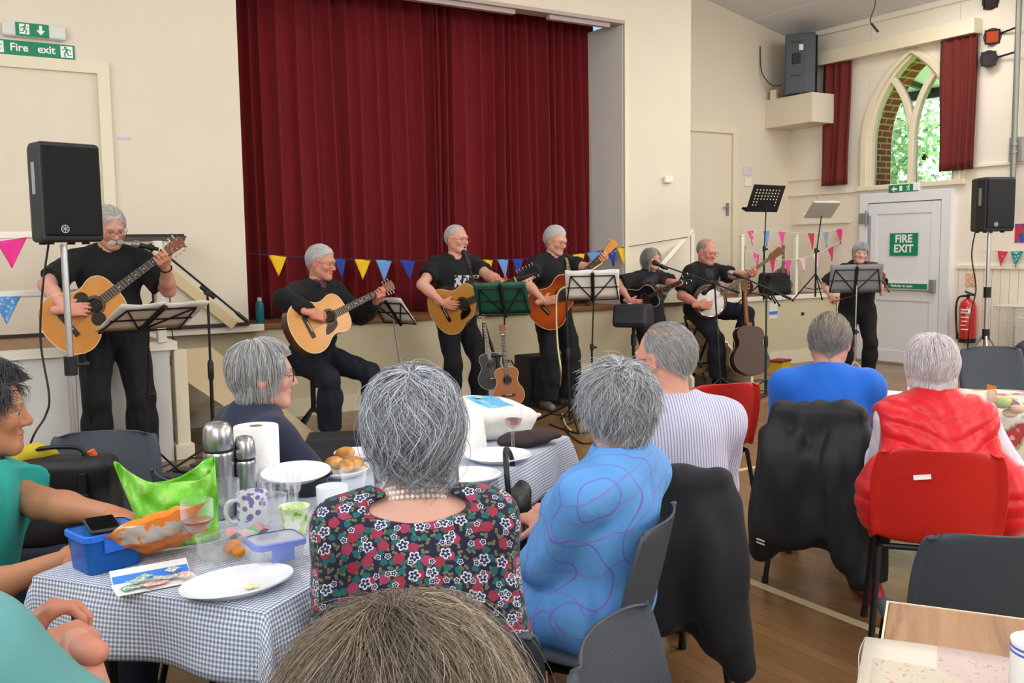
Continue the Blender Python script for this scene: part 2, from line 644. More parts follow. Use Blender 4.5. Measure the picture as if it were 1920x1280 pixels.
struct(m.build('floor', floor_mat(), smooth=0))
m = MB()
m.bb((2.95, -4.8, 0.0), (3.0, 4.35, 0.0012))
m.bb((1.5, 4.35, 0.0), (9.9, 4.40, 0.0012))
struct(m.build('floor_marking', mat('pale_court_line', 'cdb98c', 0.4, var=0.15, vscale=6), smooth=0))
# ceiling: two boarded slopes
def ceiling_mat():
	g = NG('boarded_ceiling', 0.7)
	x, y, z = g.xyz()
	lx = g.math('PINGPONG', g.math('ADD', x, 0.33), 0.6)
	ly = g.math('PINGPONG', g.math('ADD', y, 0.2), 1.2)
	line = g.math('LESS_THAN', g.math('MINIMUM', lx, ly), 0.012)
	base = g.mix(g.noise(g.tc.outputs['Object'], 1.2), 'dcdde2', 'e6e6ea')
	g.color(g.mix(line, base, 'f4f3f1'))
	return g.m
m = MB()
m.prism([(RIGHT_X + 0.4, EAVE_Z - 0.4 * SLOPE), (RIDGE_X, EAVE_Z + (RIGHT_X - RIDGE_X) * SLOPE), (LEFT_X - 0.05, EAVE_Z), (LEFT_X - 0.05, EAVE_Z + 0.12),
		(RIDGE_X, EAVE_Z + 0.12 + (RIGHT_X - RIDGE_X) * SLOPE), (RIGHT_X + 0.4, EAVE_Z + 0.12 - 0.4 * SLOPE)], BACK_Y - 0.1, 10.2, tf=lambda p: Vector((p.x, p.z, p.y)))
struct(m.build('ceiling', ceiling_mat(), smooth=0))
m = MB()
m.bb((RIGHT_X - 0.05, BACK_Y, EAVE_Z - 0.05), (RIGHT_X + 0.02, ALC_Y, EAVE_Z + 0.02))
struct(m.build('trim_1', WHITE_GLOSS, smooth=0))
# proscenium wall with its big opening, wall of the alcove beside it
OPEN_L, OPEN_R, OPEN_T = 2.325, 6.36, 3.79
m = MB()
m.bb((LEFT_X, WALL_Y, STAGE_Z), (OPEN_L, WALL_Y + 0.9, 5.5))
m.bb((OPEN_L, WALL_Y, OPEN_T), (OPEN_R, WALL_Y + 0.16, 5.5))
struct(m.build('wall_stage', CREAM, smooth=0))
m = MB()
m.bb((OPEN_R, WALL_Y, STAGE_Z), (7.28, ALC_Y + 0.1, OPEN_T))
m.bb((OPEN_R, WALL_Y, OPEN_T), (7.28, WALL_Y + 0.2, 5.5))
m.cur = 1
m.bb((OPEN_R - 0.006, WALL_Y + 0.03, STAGE_Z), (OPEN_R + 0.004, ALC_Y, OPEN_T - 0.002))
m.cur = 0
struct(m.build('wall_stage_right', [CREAM, REVEAL], smooth=0))
m = MB()
m.bb((OPEN_L, WALL_Y - 0.012, OPEN_T - 0.035), (OPEN_R, WALL_Y + 0.16, OPEN_T))
m.bb((5.45, WALL_Y + 0.04, OPEN_T - 0.075), (6.2, WALL_Y + 0.10, OPEN_T - 0.03))
m.bb((2.5, WALL_Y + 0.04, OPEN_T - 0.075), (5.05, WALL_Y + 0.10, OPEN_T - 0.03))
struct(m.build('trim_2', mat('grey_pelmet_board', 'b9aaa2', 0.6), smooth=0))
m = MB()
m.bb((OPEN_R - 0.005, WALL_Y - 0.012, STAGE_Z), (OPEN_R + 0.05, WALL_Y + 0.005, OPEN_T))
struct(m.build('trim_3', CREAM_GLOSS, smooth=0))
m = MB()
m.bb((7.2, ALC_Y, STAGE_Z), (RIGHT_X + 0.1, ALC_Y + 0.15, 5.2))
struct(m.build('wall_alcove', CREAM, smooth=0))
m = MB()
m.bb((2.2, 10.0, STAGE_Z), (7.3, 10.1, 5.5))
struct(m.build('wall_backstage', VOID_DARK, smooth=0))
# stage: front, floor, nosing, platform
m = MB()
m.bb((PLAT_X, LIP_Y, 0), (9.9, 10.1, STAGE_Z - 0.05))
struct(m.build('wall_stage_front', paint('cream_stage_front', 'd3c7a6', 2.5, 0.05, 0.55), smooth=0))
m = MB()
m.bb((PLAT_X - 0.2, LIP_Y - 0.02, 0), (9.9, LIP_Y, 0.15))
struct(m.build('baseboard_stage', CREAM_GLOSS, smooth=0))
def wood_mat(name, a, b, rough=0.4, rot=0.0, sc=(1.2, 18, 18), coat=0.0):
	g = NG(name, rough, coat=coat)
	v = g.mapped('Object', sc, (0, 0, 0), (0, 0, rot))
	n = g.noise(v, 2.0, 6, 0.65)
	g.color(g.mix(n, a, b))
	g.bump(n, 0.06, 0.003)
	return g.m
STAGE_WOOD = wood_mat('stage_boards', '8f6440', '6d4527', 0.45)
m = MB()
m.bb((OPEN_L, LIP_Y - 0.03, STAGE_Z - 0.05), (7.35, 10.1, STAGE_Z))
m.bb((7.35, LIP_Y + 0.02, STAGE_Z - 0.05), (9.9, 10.1, STAGE_Z))
struct(m.build('floor_stage', STAGE_WOOD, smooth=0, bevel=0.008))
m = MB()
m.bb((PLAT_X - 0.1, LIP_Y - 0.035, STAGE_Z - 0.055), (2.46, WALL_Y + 0.01, STAGE_Z + 0.004))
m.bb((7.35, LIP_Y - 0.03, STAGE_Z - 0.05), (9.93, LIP_Y + 0.05, STAGE_Z + 0.004))
m.bb((9.88, LIP_Y, 0.0), (9.93, ALC_Y, STAGE_Z))
struct(m.build('trim_4', WHITE_GLOSS, smooth=0, bevel=0.006))
m = MB()
m.bb((LEFT_X, PLAT_Y, 0), (PLAT_X, WALL_Y, STAGE_Z - 0.05))
struct(m.build('wall_platform_front', paint('white_platform_front', 'd9d8d2', 2.5, 0.04, 0.55), smooth=0))
m = MB()
m.bb((LEFT_X, PLAT_Y + 0.02, STAGE_Z - 0.05), (PLAT_X, WALL_Y, STAGE_Z))
struct(m.build('floor_platform', wood_mat('platform_boards', 'a98262', '8a6646', 0.5), smooth=0))
m = MB()
m.bb((LEFT_X, PLAT_Y - 0.03, STAGE_Z - 0.055), (PLAT_X + 0.05, PLAT_Y + 0.05, STAGE_Z + 0.004))
m.bb((PLAT_X - 0.02, PLAT_Y + 0.05, STAGE_Z - 0.055), (PLAT_X + 0.05, LIP_Y - 0.036, STAGE_Z + 0.004))
struct(m.build('trim_5', WHITE_GLOSS, smooth=0))
m = MB()
m.bb((LEFT_X, WALL_Y - 0.015, STAGE_Z), (OPEN_L, WALL_Y, STAGE_Z + 0.03))
struct(m.build('baseboard_stage_wall', mat('dark_skirting', '3b3027', 0.6), smooth=0))
# steps going down from the platform on its right
t = thing('wooden_steps', 'cream boarded side of wooden steps leading down from the left platform', 'stairs', (PLAT_X, PLAT_Y, 0))
m = MB()
m.bb((0.03, 0.0, 0), (0.12, 0.10, STAGE_Z - 0.06))
m.bb((0.01, -0.02, 0), (0.14, 0.12, 0.11))
m.build('newel_post', CREAM_GLOSS, t, smooth=0, bevel=0.006)
m = MB()
m.prism([(0.10, 0.78), (0.30, 0.78), (1.12, 0.0), (0.80, 0.0), (0.10, 0.56)], 0.02, 0.06, tf=lambda p: Vector((p.x, p.z, p.y)))
m.build('side_board', paint('tan_side_board', 'd8c29a', 3, 0.06, 0.5), t, smooth=0)
m = MB()
for i in range(4):
	m.bb((0.14 + 0.22 * i, 0.06, 0.60 - 0.19 * i), (0.40 + 0.22 * i, 1.05, 0.64 - 0.19 * i))
m.build('tread', STAGE_WOOD, t, smooth=0)
# the sloping board fixed to the wall above the steps
m = MB()
a, b = WA(318, 512, 1, WALL_Y - 0.03), WA(441, 610, 1, WALL_Y - 0.03)
dv = (b - a).normalized(); up = Vector((-dv.z, 0, dv.x)) * 0.045
if up.z < 0: up = -up
for off in (0,):
	q = [a - up, b - up, b + up, a + up]
	m.add([p for p in q] + [p + Vector((0, 0.03, 0)) for p in q], [(0, 1, 2, 3), (7, 6, 5, 4), (0, 4, 5, 1), (1, 5, 6, 2), (2, 6, 7, 3), (3, 7, 4, 0)])
o = m.build('wall_handrail', mat('tan_gloss_rail', 'e3cf9f', 0.4), smooth=0, bevel=0.006)
tag(o, 'flat tan handrail board sloping down the wall left of the red curtain', 'handrail')
# left wall and back wall; both solid, the daylight in front of them is assumed or added
m = MB()
m.bb((LEFT_X - 0.3, BACK_Y, 0), (LEFT_X, WALL_Y + 0.5, EAVE_Z + 0.05))
struct(m.build('wall_left', CREAM_R, smooth=0))
m = MB()
m.bb((LEFT_X - 0.3, BACK_Y - 0.3, 0), (RIGHT_X + 0.4, BACK_Y, 5.5))
struct(m.build('wall_back', CREAM_R, smooth=0))
# right wall: plaster leaf with a pointed window, brick outer leaf
WY, HW, SILL, SPR = 7.165, 0.585, 2.165, 2.66   # centre line, half width, sill, springing line
def arch(hw, n=14, spr=SPR, dy=0.0):
	"""points of a pointed arch from +y springing over the apex to -y springing"""
	pts = []
	rad = 2 * HW * 0.99
	cc = rad - hw
	th = math.acos(cc / rad)
	for i in range(n + 1):
		a = th * i / n
		pts.append((WY + dy - cc + rad * math.cos(a), spr + rad * math.sin(a)))
	return pts + [(2 * (WY + dy) - y, z) for y, z in reversed(pts[:-1])]
def wall_with_arch(x0, x1, mats, name, ylo, yhi, zhi):
	m = MB()
	A = [(WY + HW, SILL)] + arch(HW) + [(WY - HW, SILL)]
	n = len(A)
	for x in (x0, x1):
		m.add([(x, y, z) for y, z in A] + [(x, y, zhi) for y, z in A], [(i, i + 1, n + i + 1, n + i) for i in range(n - 1)])
	m.add([(x0, y, z) for y, z in A] + [(x1, y, z) for y, z in A], [(i, n + i, n + i + 1, i + 1) for i in range(n - 1)])
	m.bb((x0, WY - HW - 0.002, 0), (x1, WY + HW + 0.002, SILL - 0.001))
	m.bb((x0, ylo, 0), (x1, WY - HW - 0.002, zhi))
	m.bb((x0, WY + HW + 0.002, 0), (x1, yhi, zhi))
	return struct(m.build(name, mats, smooth=0))
def brick_mat():
	g = NG('red_brick', 0.85)
	br = g.n('TexBrick', {'Scale': 1.0, 'Brick Width': 0.225, 'Row Height': 0.075, 'Mortar Size': 0.009,
						'Color1': lin('9c4a34'), 'Color2': lin('7c3829'), 'Mortar': lin('b9a692')})
	mp = g.n('CombineXYZ')
	x, y, z = g.xyz()
	g.put(mp.inputs[0], g.math('ADD', x, y)); g.put(mp.inputs[1], z)
	g.nt.links.new(mp.outputs[0], br.inputs['Vector'])
	g.color(br.outputs['Color'])
	g.bump(br.outputs['Fac'], -0.4, 0.006)
	return g.m
wall_with_arch(RIGHT_X, RIGHT_X + 0.05, CREAM_R, 'wall_right', BACK_Y, ALC_Y + 0.1, EAVE_Z + 0.02)
wall_with_arch(RIGHT_X + 0.12, RIGHT_X + 0.42, brick_mat(), 'wall_right_outer', 4.5, ALC_Y + 0.6, EAVE_Z - 0.1)
# window 1: moulded surround, tracery bars, glass
w = thing('window_1', 'pointed arched window with Y-shaped cream bars in the right wall', 'window', (RIGHT_X, WY, SILL))
struct(w)
def loc(y, z, x): return Vector((x, y - WY, z - SILL))
def ribbon(m, pts_in, pts_out, x0, x1):
	n = len(pts_in)
	vs = [loc(y, z, x0) for y, z in pts_in] + [loc(y, z, x0) for y, z in pts_out] + [loc(y, z, x1) for y, z in pts_in] + [loc(y, z, x1) for y, z in pts_out]
	fs = []
	for i in range(n - 1):
		fs += [(i, i + 1, n + i + 1, n + i), (2 * n + i, 3 * n + i, 3 * n + i + 1, 2 * n + i + 1), (i, 2 * n + i, 2 * n + i + 1, i + 1), (n + i, n + i + 1, 3 * n + i + 1, 3 * n + i)]
	m.add(vs, fs)
m = MB()
def full(hw): return [(WY + hw, SILL)] + arch(hw) + [(WY - hw, SILL)]
ribbon(m, full(HW - 0.045), full(HW + 0.01), -0.01, 0.10)
ribbon(m, full(HW + 0.0), full(HW + 0.085), -0.055, 0.0)
ribbon(m, full(HW + 0.075), full(HW + 0.125), -0.03, 0.0)
m.build('window_surround', CREAM_GLOSS, w, smooth=30, bevel=0.006)
m = MB()
m.bb((-0.06, -HW - 0.14, -0.06), (0.10, HW + 0.14, 0.0))
m.build('window_sill', CREAM_GLOSS, w, smooth=0, bevel=0.008)
m = MB()
bw = 0.036
rad = 2 * HW * 0.99
def branch(sgn, off):
	pts = []
	for i in range(15):
		a = R(56) * i / 14
		rr = rad + off
		pts.append((WY + sgn * (rad - rr * math.cos(a)), SPR + rr * math.sin(a)))
	return pts
A_main = arch(HW - 0.04)
def clip_arch(pts):
	out = []
	for y, z in pts:
		dy = abs(y - WY)
		cc = rad - HW
		top = SPR + math.sqrt(max(0, rad * rad - (dy + cc) ** 2))
		if z <= top - 0.005 or not out:
			out.append((y, z))
		else:
			break
	return out
for sgn in (1, -1):
	a, b = branch(sgn, -bw), branch(sgn, bw)
	ca, cb = clip_arch(a), clip_arch(b)
	n = min(len(ca), len(cb))
	ribbon(m, a[:n + 1], b[:n + 1], 0.003 * sgn, 0.085 + 0.003 * sgn)
m.bb((-0.006, -bw - 0.001, 0), (0.091, bw + 0.001, SPR - SILL + 0.01))
m.build('tracery_bar', CREAM_GLOSS, w, smooth=30, bevel=0.008)
m = MB()
A = full(HW - 0.02)
m.add([loc(y, z, 0.06) for y, z in A], [tuple(range(len(A)))])
GLASS = mat('window_glass', 'ffffff', 0.02, trans=1.0, ior=1.01, spec=0.2)
m.build('pane', GLASS, w, smooth=0)
# pelmet, ledges, boarding, dado on the right wall
m = MB()
m.bb((RIGHT_X - 0.16, 6.31, 3.72), (RIGHT_X, 8.43, 3.88))
struct(m.build('trim_6', CREAM_GLOSS, smooth=0, bevel=0.005))
m = MB()
m.bb((RIGHT_X - 0.03, 8.05, 2.30), (RIGHT_X, ALC_Y, 2.335))
m.bb((RIGHT_X - 0.035, 7.86, 2.10), (RIGHT_X, ALC_Y, 2.13))
m.bb((RIGHT_X - 0.03, 8.0, 1.72), (RIGHT_X, 8.9, 1.75))
m.bb((RIGHT_X - 0.02, 8.45, 1.75), (RIGHT_X, 8.5, 2.10))
m.bb((RIGHT_X - 0.03, 4.5, 2.28), (RIGHT_X, 6.35, 2.31))
struct(m.build('trim_7', CREAM_R, smooth=0, bevel=0.003))
m = MB()
m.bb((RIGHT_X - 0.035, BACK_Y, 1.16), (RIGHT_X, 6.52, 1.20))
k = 0
y = 3.0
while y < 6.5:
	m.bb((RIGHT_X - 0.014, y, 0.12), (RIGHT_X, y + 0.094, 1.16))
	y += 0.1
m.bb((RIGHT_X - 0.02, BACK_Y, 0), (RIGHT_X, 6.5, 0.14))
struct(m.build('trim_8', CREAM_R, smooth=0))
# door 1: white fire door
d = thing('door_1', 'white fire exit door with green signs and push bar under arched window', 'door', (RIGHT_X, 7.195, 0))
struct(d)
GREEN = mat('exit_green', '00865a', 0.4)
SIGN_WHITE = mat('sign_white', 'f2f4f2', 0.4)
def dm(): return MB()
m = dm()
for (y0, y1, z0, z1) in ((-0.615, -0.50, 0, 1.95), (0.50, 0.615, 0, 1.95), (-0.615, 0.615, 1.95, 2.07)):
	m.bb((-0.07, y0, z0), (0.0, y1, z1))
m.build('door_frame', UPVC, d, smooth=0)
m = dm()
m.bb((-0.05, -0.49, 0.02), (-0.005, 0.49, 1.94))
for (y0, y1, z0, z1) in ((-0.488, -0.37, 0.022, 1.938), (0.37, 0.488, 0.022, 1.938), (-0.37, 0.37, 1.81, 1.938), (-0.37, 0.37, 0.77, 0.89), (-0.37, 0.37, 0.022, 0.16)):
	m.bb((-0.062, y0, z0), (-0.045, y1, z1))
m.build('door_leaf', UPVC, d, smooth=0)
m = dm()
m.bb((-0.10, -0.40, 0.90), (-0.06, 0.40, 0.99))
m.build('push_bar', mat('white_bar', 'dcdedf', 0.3), d, smooth=0, bevel=0.012)
m = dm()
m.bb((-0.11, -0.455, 0.88), (-0.06, -0.385, 1.03))
m.build('latch_box', mat('grey_latch', '8d9296', 0.4, 0.4), d, smooth=0, bevel=0.01)
m = dm()
for z in (1.70,):
	m.bb((-0.085, 0.49, z), (-0.045, 0.62, z + 0.13))
	m.cyl((-0.09, 0.505, z - 0.03), (-0.09, 0.505, z + 0.16), 0.012)
m.build('hinge', mat('grey_latch', '8d9296'), d, smooth=30)
m = dm()
m.bb((-0.066, 0.45, 0.3), (-0.062, 0.485, 1.8))
m.build('door_seal', mat('grey_seal', 'a4aab4', 0.5), d, smooth=0)
m = dm()
m.bb((-0.067, -0.205, 1.31), (-0.062, 0.175, 1.575))
s = m.build('fire_exit_sign', GREEN, d, smooth=0)
s['label'] = 'green FIRE EXIT sign on the door'
# text plane facing -x: text local x -> -y world, y -> z, z -> -x
FACE_R = Matrix(((0, 0, -1, 0), (-1, 0, 0, 0), (0, 1, 0, 0), (0, 0, 0, 1)))
text_mesh('FIRE', 0.128, 'lettering', SIGN_WHITE, s, Matrix.Translation((-0.0685, -0.015, 1.505)) @ FACE_R, bold=0.004)
text_mesh('EXIT', 0.128, 'lettering', SIGN_WHITE, s, Matrix.Translation((-0.0685, -0.015, 1.388)) @ FACE_R, bold=0.004)
m = dm()
m.bb((-0.104, -0.365, 0.918), (-0.1, 0.30, 0.98))
s = m.build('push_bar_label', GREEN, d, smooth=0)
s['label'] = 'long green label on the push bar'
text_mesh('Push bar to open', 0.042, 'lettering', SIGN_WHITE, s, Matrix.Translation((-0.1055, -0.03, 0.95)) @ FACE_R, bold=0.001)
m = dm()
m.lathe([(0.001, 0), (0.018, 0)], 12, (-0.1055, 0.265, 0.95), Matrix.Rotation(-PI / 2, 3, 'Y'), cap=False)
m.build('round_symbol', SIGN_WHITE, s, smooth=0)
m = MB()
m.bb((RIGHT_X - 0.09, 6.55, 0.0), (RIGHT_X, 7.84, 0.02))
struct(m.build('trim_9', mat('door_threshold', '9a8f7c', 0.5, 0.2), smooth=0))
def runner(mb, cx, cz, s, tf, mirror=1):
	"""running figure of an exit pictogram, flat polygons"""
	q = lambda pts: mb.prism([(cx + mirror * x * s, cz + z * s) for x, z in pts], 0.0, 0.0012, tf=tf)
	q([(0.10 + 0.09 * math.cos(a), 0.36 + 0.09 * math.sin(a)) for a in [i * PI / 4 for i in range(8)]])
	q([(-0.10, 0.25), (0.06, 0.28), (0.10, 0.02), (-0.06, -0.02)])
	q([(0.04, 0.26), (0.27, 0.12), (0.34, 0.2), (0.30, 0.24), (0.25, 0.2), (0.08, 0.3)])
	q([(-0.10, 0.25), (-0.30, 0.16), (-0.32, 0.0), (-0.26, 0.0), (-0.22, 0.12), (-0.06, 0.18)])
	q([(-0.06, 0.0), (-0.14, -0.22), (-0.38, -0.24), (-0.38, -0.3), (-0.08, -0.29), (0.04, -0.02)])
	q([(0.0, 0.0), (0.10, 0.02), (0.24, -0.16), (0.14, -0.46), (0.06, -0.44), (0.14, -0.18)])
# running man exit light over the door
e = thing('exit_light', 'small green running-man exit light above the white fire door', 'exit sign', (RIGHT_X, 7.23, 2.10))
m = MB(); m.bb((-0.07, -0.24, -0.045), (0, 0.18, 0.055))
m.build('housing', mat('sign_white', 'f2f4f2'), e, smooth=0, bevel=0.006)
m = MB(); m.bb((-0.074, -0.16, -0.04), (-0.07, 0.17, 0.05))
m.build('green_panel', GREEN, e, smooth=0)
m = MB()
tfR = lambda p: Vector((-0.0745 - p.z, -p.x, p.y))
runner(m, 0.10, 0.005, 0.085, tfR)
m.prism([(-0.13, 0.0), (-0.09, 0.035), (-0.09, 0.012), (-0.05, 0.012), (-0.05, -0.012), (-0.09, -0.012), (-0.09, -0.035)], 0, 0.001, tf=tfR)
m.bb((-0.0755, -0.02, -0.025), (-0.0745, 0.02, 0.035))
m.build('pictogram', SIGN_WHITE, e, smooth=0)
# doors onto the stage
def stage_door(n, x0, x1, yw, ztop, label, handle=True):
	d = thing('door_%d' % n, label, 'door', ((x0 + x1) / 2, yw, STAGE_Z))
	struct(d)
	hw, zt = (x1 - x0) / 2, ztop - STAGE_Z
	m = MB()
	for lo, hi in (((-hw - 0.085, -0.05, 0), (-hw, 0.0, zt + 0.085)), ((hw, -0.05, 0), (hw + 0.085, 0.0, zt + 0.085)), ((-hw, -0.05, zt), (hw, 0, zt + 0.085))):
		m.bb(lo, hi)
	m.build('architrave', CREAM_GLOSS, d, smooth=0)
	m = MB(); m.bb((-hw, -0.012, 0), (hw, -0.002, zt))
	m.build('door_leaf', CREAM, d, smooth=0)
	if handle:
		m = MB(); m.bb((hw - 0.09, -0.03, 1.0), (hw - 0.05, -0.012, 1.16)); m.cyl((hw - 0.07, -0.05, 1.1), (hw - 0.16, -0.05, 1.1), 0.009)
		m.build('handle', mat('grey_latch', '8d9296'), d, smooth=30)
stage_door(2, 7.55, 8.93, ALC_Y, 2.88, 'plain cream door behind the banjo player in the stage alcove')
stage_door(3, 0.3, 1.235, WALL_Y, 2.82, 'plain cream door at left under the fire exit signs', False)
# fire exit board and emergency light over the left door (plane y = WALL_Y, facing -y)
FACE_S = Matrix(((1, 0, 0, 0), (0, 0, -1, 0), (0, 1, 0, 0), (0, 0, 0, 1)))
e = thing('fire_exit_sign', 'green Fire exit board with two running men over left door', 'exit sign', (0.80, WALL_Y, 2.965))
m = MB(); m.bb((-0.29, -0.012, -0.052), (0.29, 0.0, 0.052))
m.build('board', GREEN, e, smooth=0)
tfS = lambda p: Vector((p.x, -0.0125 - p.z, p.y))
for cx, mi in ((-0.225, 1), (0.235, -1)):
	m = MB(); m.bb((cx - 0.042, -0.0135, -0.042), (cx + 0.042, -0.012, 0.042)); pf = m.build('pictogram_field', SIGN_WHITE, e, smooth=0)
	m = MB(); runner(m, cx, 0.0, 0.088, lambda p: Vector((p.x, -0.0137 - p.z, p.y)), mi); m.build('pictogram', GREEN, pf, smooth=0)
text_mesh('Fire', 0.078, 'lettering', SIGN_WHITE, e, Matrix.Translation((-0.083, -0.013, 0.002)) @ FACE_S, bold=0.0016)
text_mesh('exit', 0.078, 'lettering', SIGN_WHITE, e, Matrix.Translation((0.098, -0.013, 0.002)) @ FACE_S, bold=0.0016)
e = thing('emergency_light', 'clear emergency light box with green arrow panel above Fire exit board', 'exit light', (0.81, WALL_Y, 3.09))
m = MB(); m.bb((-0.20, -0.075, -0.052), (0.22, 0.0, 0.05))
m.build('diffuser', mat('clear_plastic_box', 'dfe2dd', 0.15, spec=0.8), e, smooth=0, bevel=0.015)
m = MB(); m.bb((-0.115, -0.079, -0.05), (0.105, -0.0755, 0.046))
m.build('green_panel', GREEN, e, smooth=0)
m = MB(); m.bb((-0.09, -0.081, -0.036), (-0.025, -0.079, 0.036)); m.build('pictogram_field', SIGN_WHITE, e, smooth=0)
m = MB(); runner(m, -0.058, 0, 0.075, lambda p: Vector((p.x, -0.0812 - p.z, p.y))); m.build('pictogram', GREEN, e, smooth=0)
m = MB(); m.prism([(0.05, -0.034), (0.08, 0.0), (0.06, 0.0), (0.06, 0.034), (0.04, 0.034), (0.04, 0.0), (0.02, 0.0)], 0, 0.001, tf=lambda p: Vector((p.x, -0.0795 - p.z, p.y)))
m.build('arrow', SIGN_WHITE, e, smooth=0)
# small fittings on the walls
o = MB(); o.bb((6.88, WALL_Y - 0.05, 2.14), (6.99, WALL_Y, 2.21))
tag(o.build('motion_sensor', WHITE_GLOSS, smooth=0, bevel=0.012), 'little white motion sensor on wall right of the red curtain', 'sensor')
o = MB(); o.bb((9.15, ALC_Y - 0.012, 2.36), (9.30, ALC_Y, 2.47))
tag(o.build('wall_notice', mat('pale_notice', 'd9cfd6', 0.6, var=0.25, vscale=40), smooth=0), 'small pale printed notice on the wall right of the alcove door', 'notice')
o = MB(); o.bb((9.17, ALC_Y - 0.02, 2.22), (9.29, ALC_Y, 2.33))
tag(o.build('light_switch', WHITE_GLOSS, smooth=0, bevel=0.005), 'white light switch under the pale notice beside alcove door', 'switch')
o = MB(); o.bb((1.36, WALL_Y - 0.004, 2.335), (1.46, WALL_Y, 2.36))
tag(o.build('wall_sticker', mat('lilac_paper', 'd6c6e0', 0.6), smooth=0), 'tiny lilac paper strip stuck on wall beside the left door', 'sticker')
# ------------------------------------------------------------------ curtains
def velvet(name, a, b):
	g = NG(name, 0.9, sheen=0.04)
	n = g.noise(g.mapped('Object', (14, 14, 0.6)), 2.0, 5)
	n2 = g.noise(g.tc.outputs['Object'], 160, 2)
	g.color(g.mix(n, a, b))
	g.bump(n2, 0.12, 0.002)
	return g.m
RED_V = velvet('crimson_velvet', '86141d', '660e16')
rg = random.Random(5)
def pleats(L, period, amp, seed):
	rg = random.Random(seed)
	ph, out = [], []
	x = 0
	while x < L:
		w = period * rg.uniform(0.6, 1.45)
		ph.append((x, w, amp * rg.uniform(0.55, 1.25)))
		x += w
	return ph
def drape(name, origin, du, L, z0, z1, period, amp, seed, m, nper=9, hem=0.0, normal=(0, -1, 0), parent=None):
	ph = pleats(L, period, amp, seed)
	xs, ds = [], []
	for (x, w, a) in ph:
		for i in range(nper):
			t = i / nper
			xs.append(min(L, x + w * t + 0.12 * w * math.sin(2 * PI * t)))
			ds.append(a * (0.5 - 0.5 * math.cos(2 * PI * t)))
	o, du, nn = Vector(origin), Vector(du), Vector(normal)
	nz = 14
	vs, fs = [], []
	n = len(xs)
	rr = random.Random(seed + 1)
	wob = [rr.uniform(-1, 1) for _ in range(n)]
	for k in range(nz + 1):
		t = k / nz
		z = z1 + (z0 - z1) * t
		for i in range(n):
			sway = 0.018 * math.sin(xs[i] * 2.1 + 2.5 * t + seed) * t
			dd = ds[i] * (0.6 + 0.4 * t) + 0.01 * math.sin(xs[i] * 9 + t * 5)
			vs.append(o + du * (xs[i] + sway) + nn * dd + Vector((0, 0, z + (hem * wob[i // nper * nper] if k == nz else 0))))
	for k in range(nz):
		for i in range(n - 1):
			a = k * n + i
			fs.append((a, a + 1, a + n + 1, a + n))
	mb = MB(); mb.add(vs, fs)
	return mb.build(name, m, parent, smooth=180, solid=0.006)
o = drape('stage_curtain', (OPEN_L - 0.15, CURT_Y, 0), (1, 0, 0), 2.24, STAGE_Z + 0.01, 4.3, 0.135, 0.15, 3, RED_V)
tag(o, 'left half of the tall crimson velvet stage curtain', 'curtain', None)
o = drape('stage_curtain', (OPEN_L + 2.08, CURT_Y - 0.0, 0), (1, 0, 0), 2.02, STAGE_Z + 0.01, 4.3, 0.135, 0.15, 8, RED_V)
tag(o, 'right half of the tall crimson velvet stage curtain', 'curtain', None)
RUST_V = velvet('rust_curtain_cloth', '7c2c26', '5f1f1b')
o = drape('window_curtain', (RIGHT_X - 0.07, 8.40, 0), (0, -1, 0), 0.42, 2.20, 3.74, 0.11, 0.06, 2, RUST_V, normal=(-1, 0, 0))
tag(o, 'narrow rust-red curtain hanging left of the arched window', 'curtain')
o = drape('window_curtain', (RIGHT_X - 0.07, 6.76, 0), (0, -1, 0), 0.44, 2.26, 3.74, 0.11, 0.06, 6, RUST_V, normal=(-1, 0, 0))
tag(o, 'rust-red curtain covering the right edge of arched window', 'curtain')
# ------------------------------------------------------------------ outside the window
m = MB(); m.bb((RIGHT_X + 0.45, -8, -0.2), (40, 40, -0.05))
struct(m.build('ground', mat('lawn', '6c8a45', 0.9, var=0.3, vscale=3), smooth=0))
o = thing('porch_roof', 'pale boarded porch roof with dark beams seen through top of arched window', 'roof', (RIGHT_X + 0.45, 8.6, 3.55))
m = MB(); m.prism([(0.0, 0.62), (2.6, 0.22), (2.6, 0.28), (0.0, 0.68)], -3, 4, tf=lambda p: Vector((p.x, p.z, p.y)))
m.build('roof_boards', mat('pale_blue_boards', 'cfd8e6', 0.6), o, smooth=0)
m = MB()
for y in (-2.2, -0.9, 0.4, 1.7, 3.0):
	m.prism([(0.0, 0.54), (2.6, 0.14), (2.6, 0.21), (0.0, 0.61)], y, y + 0.06, tf=lambda p: Vector((p.x, p.z, p.y)))
m.bb((2.58, -3, 0.08), (2.64, 4, 0.28))
m.build('beam', mat('dark_beam', '3a4048', 0.7), o, smooth=0)
m = MB()
for y in (-2.9, 3.9): m.bb((2.5, y, -3.6), (2.6, y + 0.1, 0.12))
m.build('post', mat('dark_beam', '3a4048'), o, smooth=0)
LEAF = NG('tree_leaf', 0.6)
lp = LEAF.n('TexNoise', {'Scale': 1.6, 'Detail': 3})
LEAF.nt.links.new(LEAF.tc.outputs['Object'], lp.inputs['Vector'])
LEAF.color(LEAF.ramp(lp.outputs['Fac'], [(0.3, 'a4cfa0'), (0.5, 'cbe6c6'), (0.7, 'f2f6e6')]))  # whitened greens: the overexposed daylight is put into the leaf colour
LEAF.b.inputs['Subsurface Weight'].default_value = 0.0
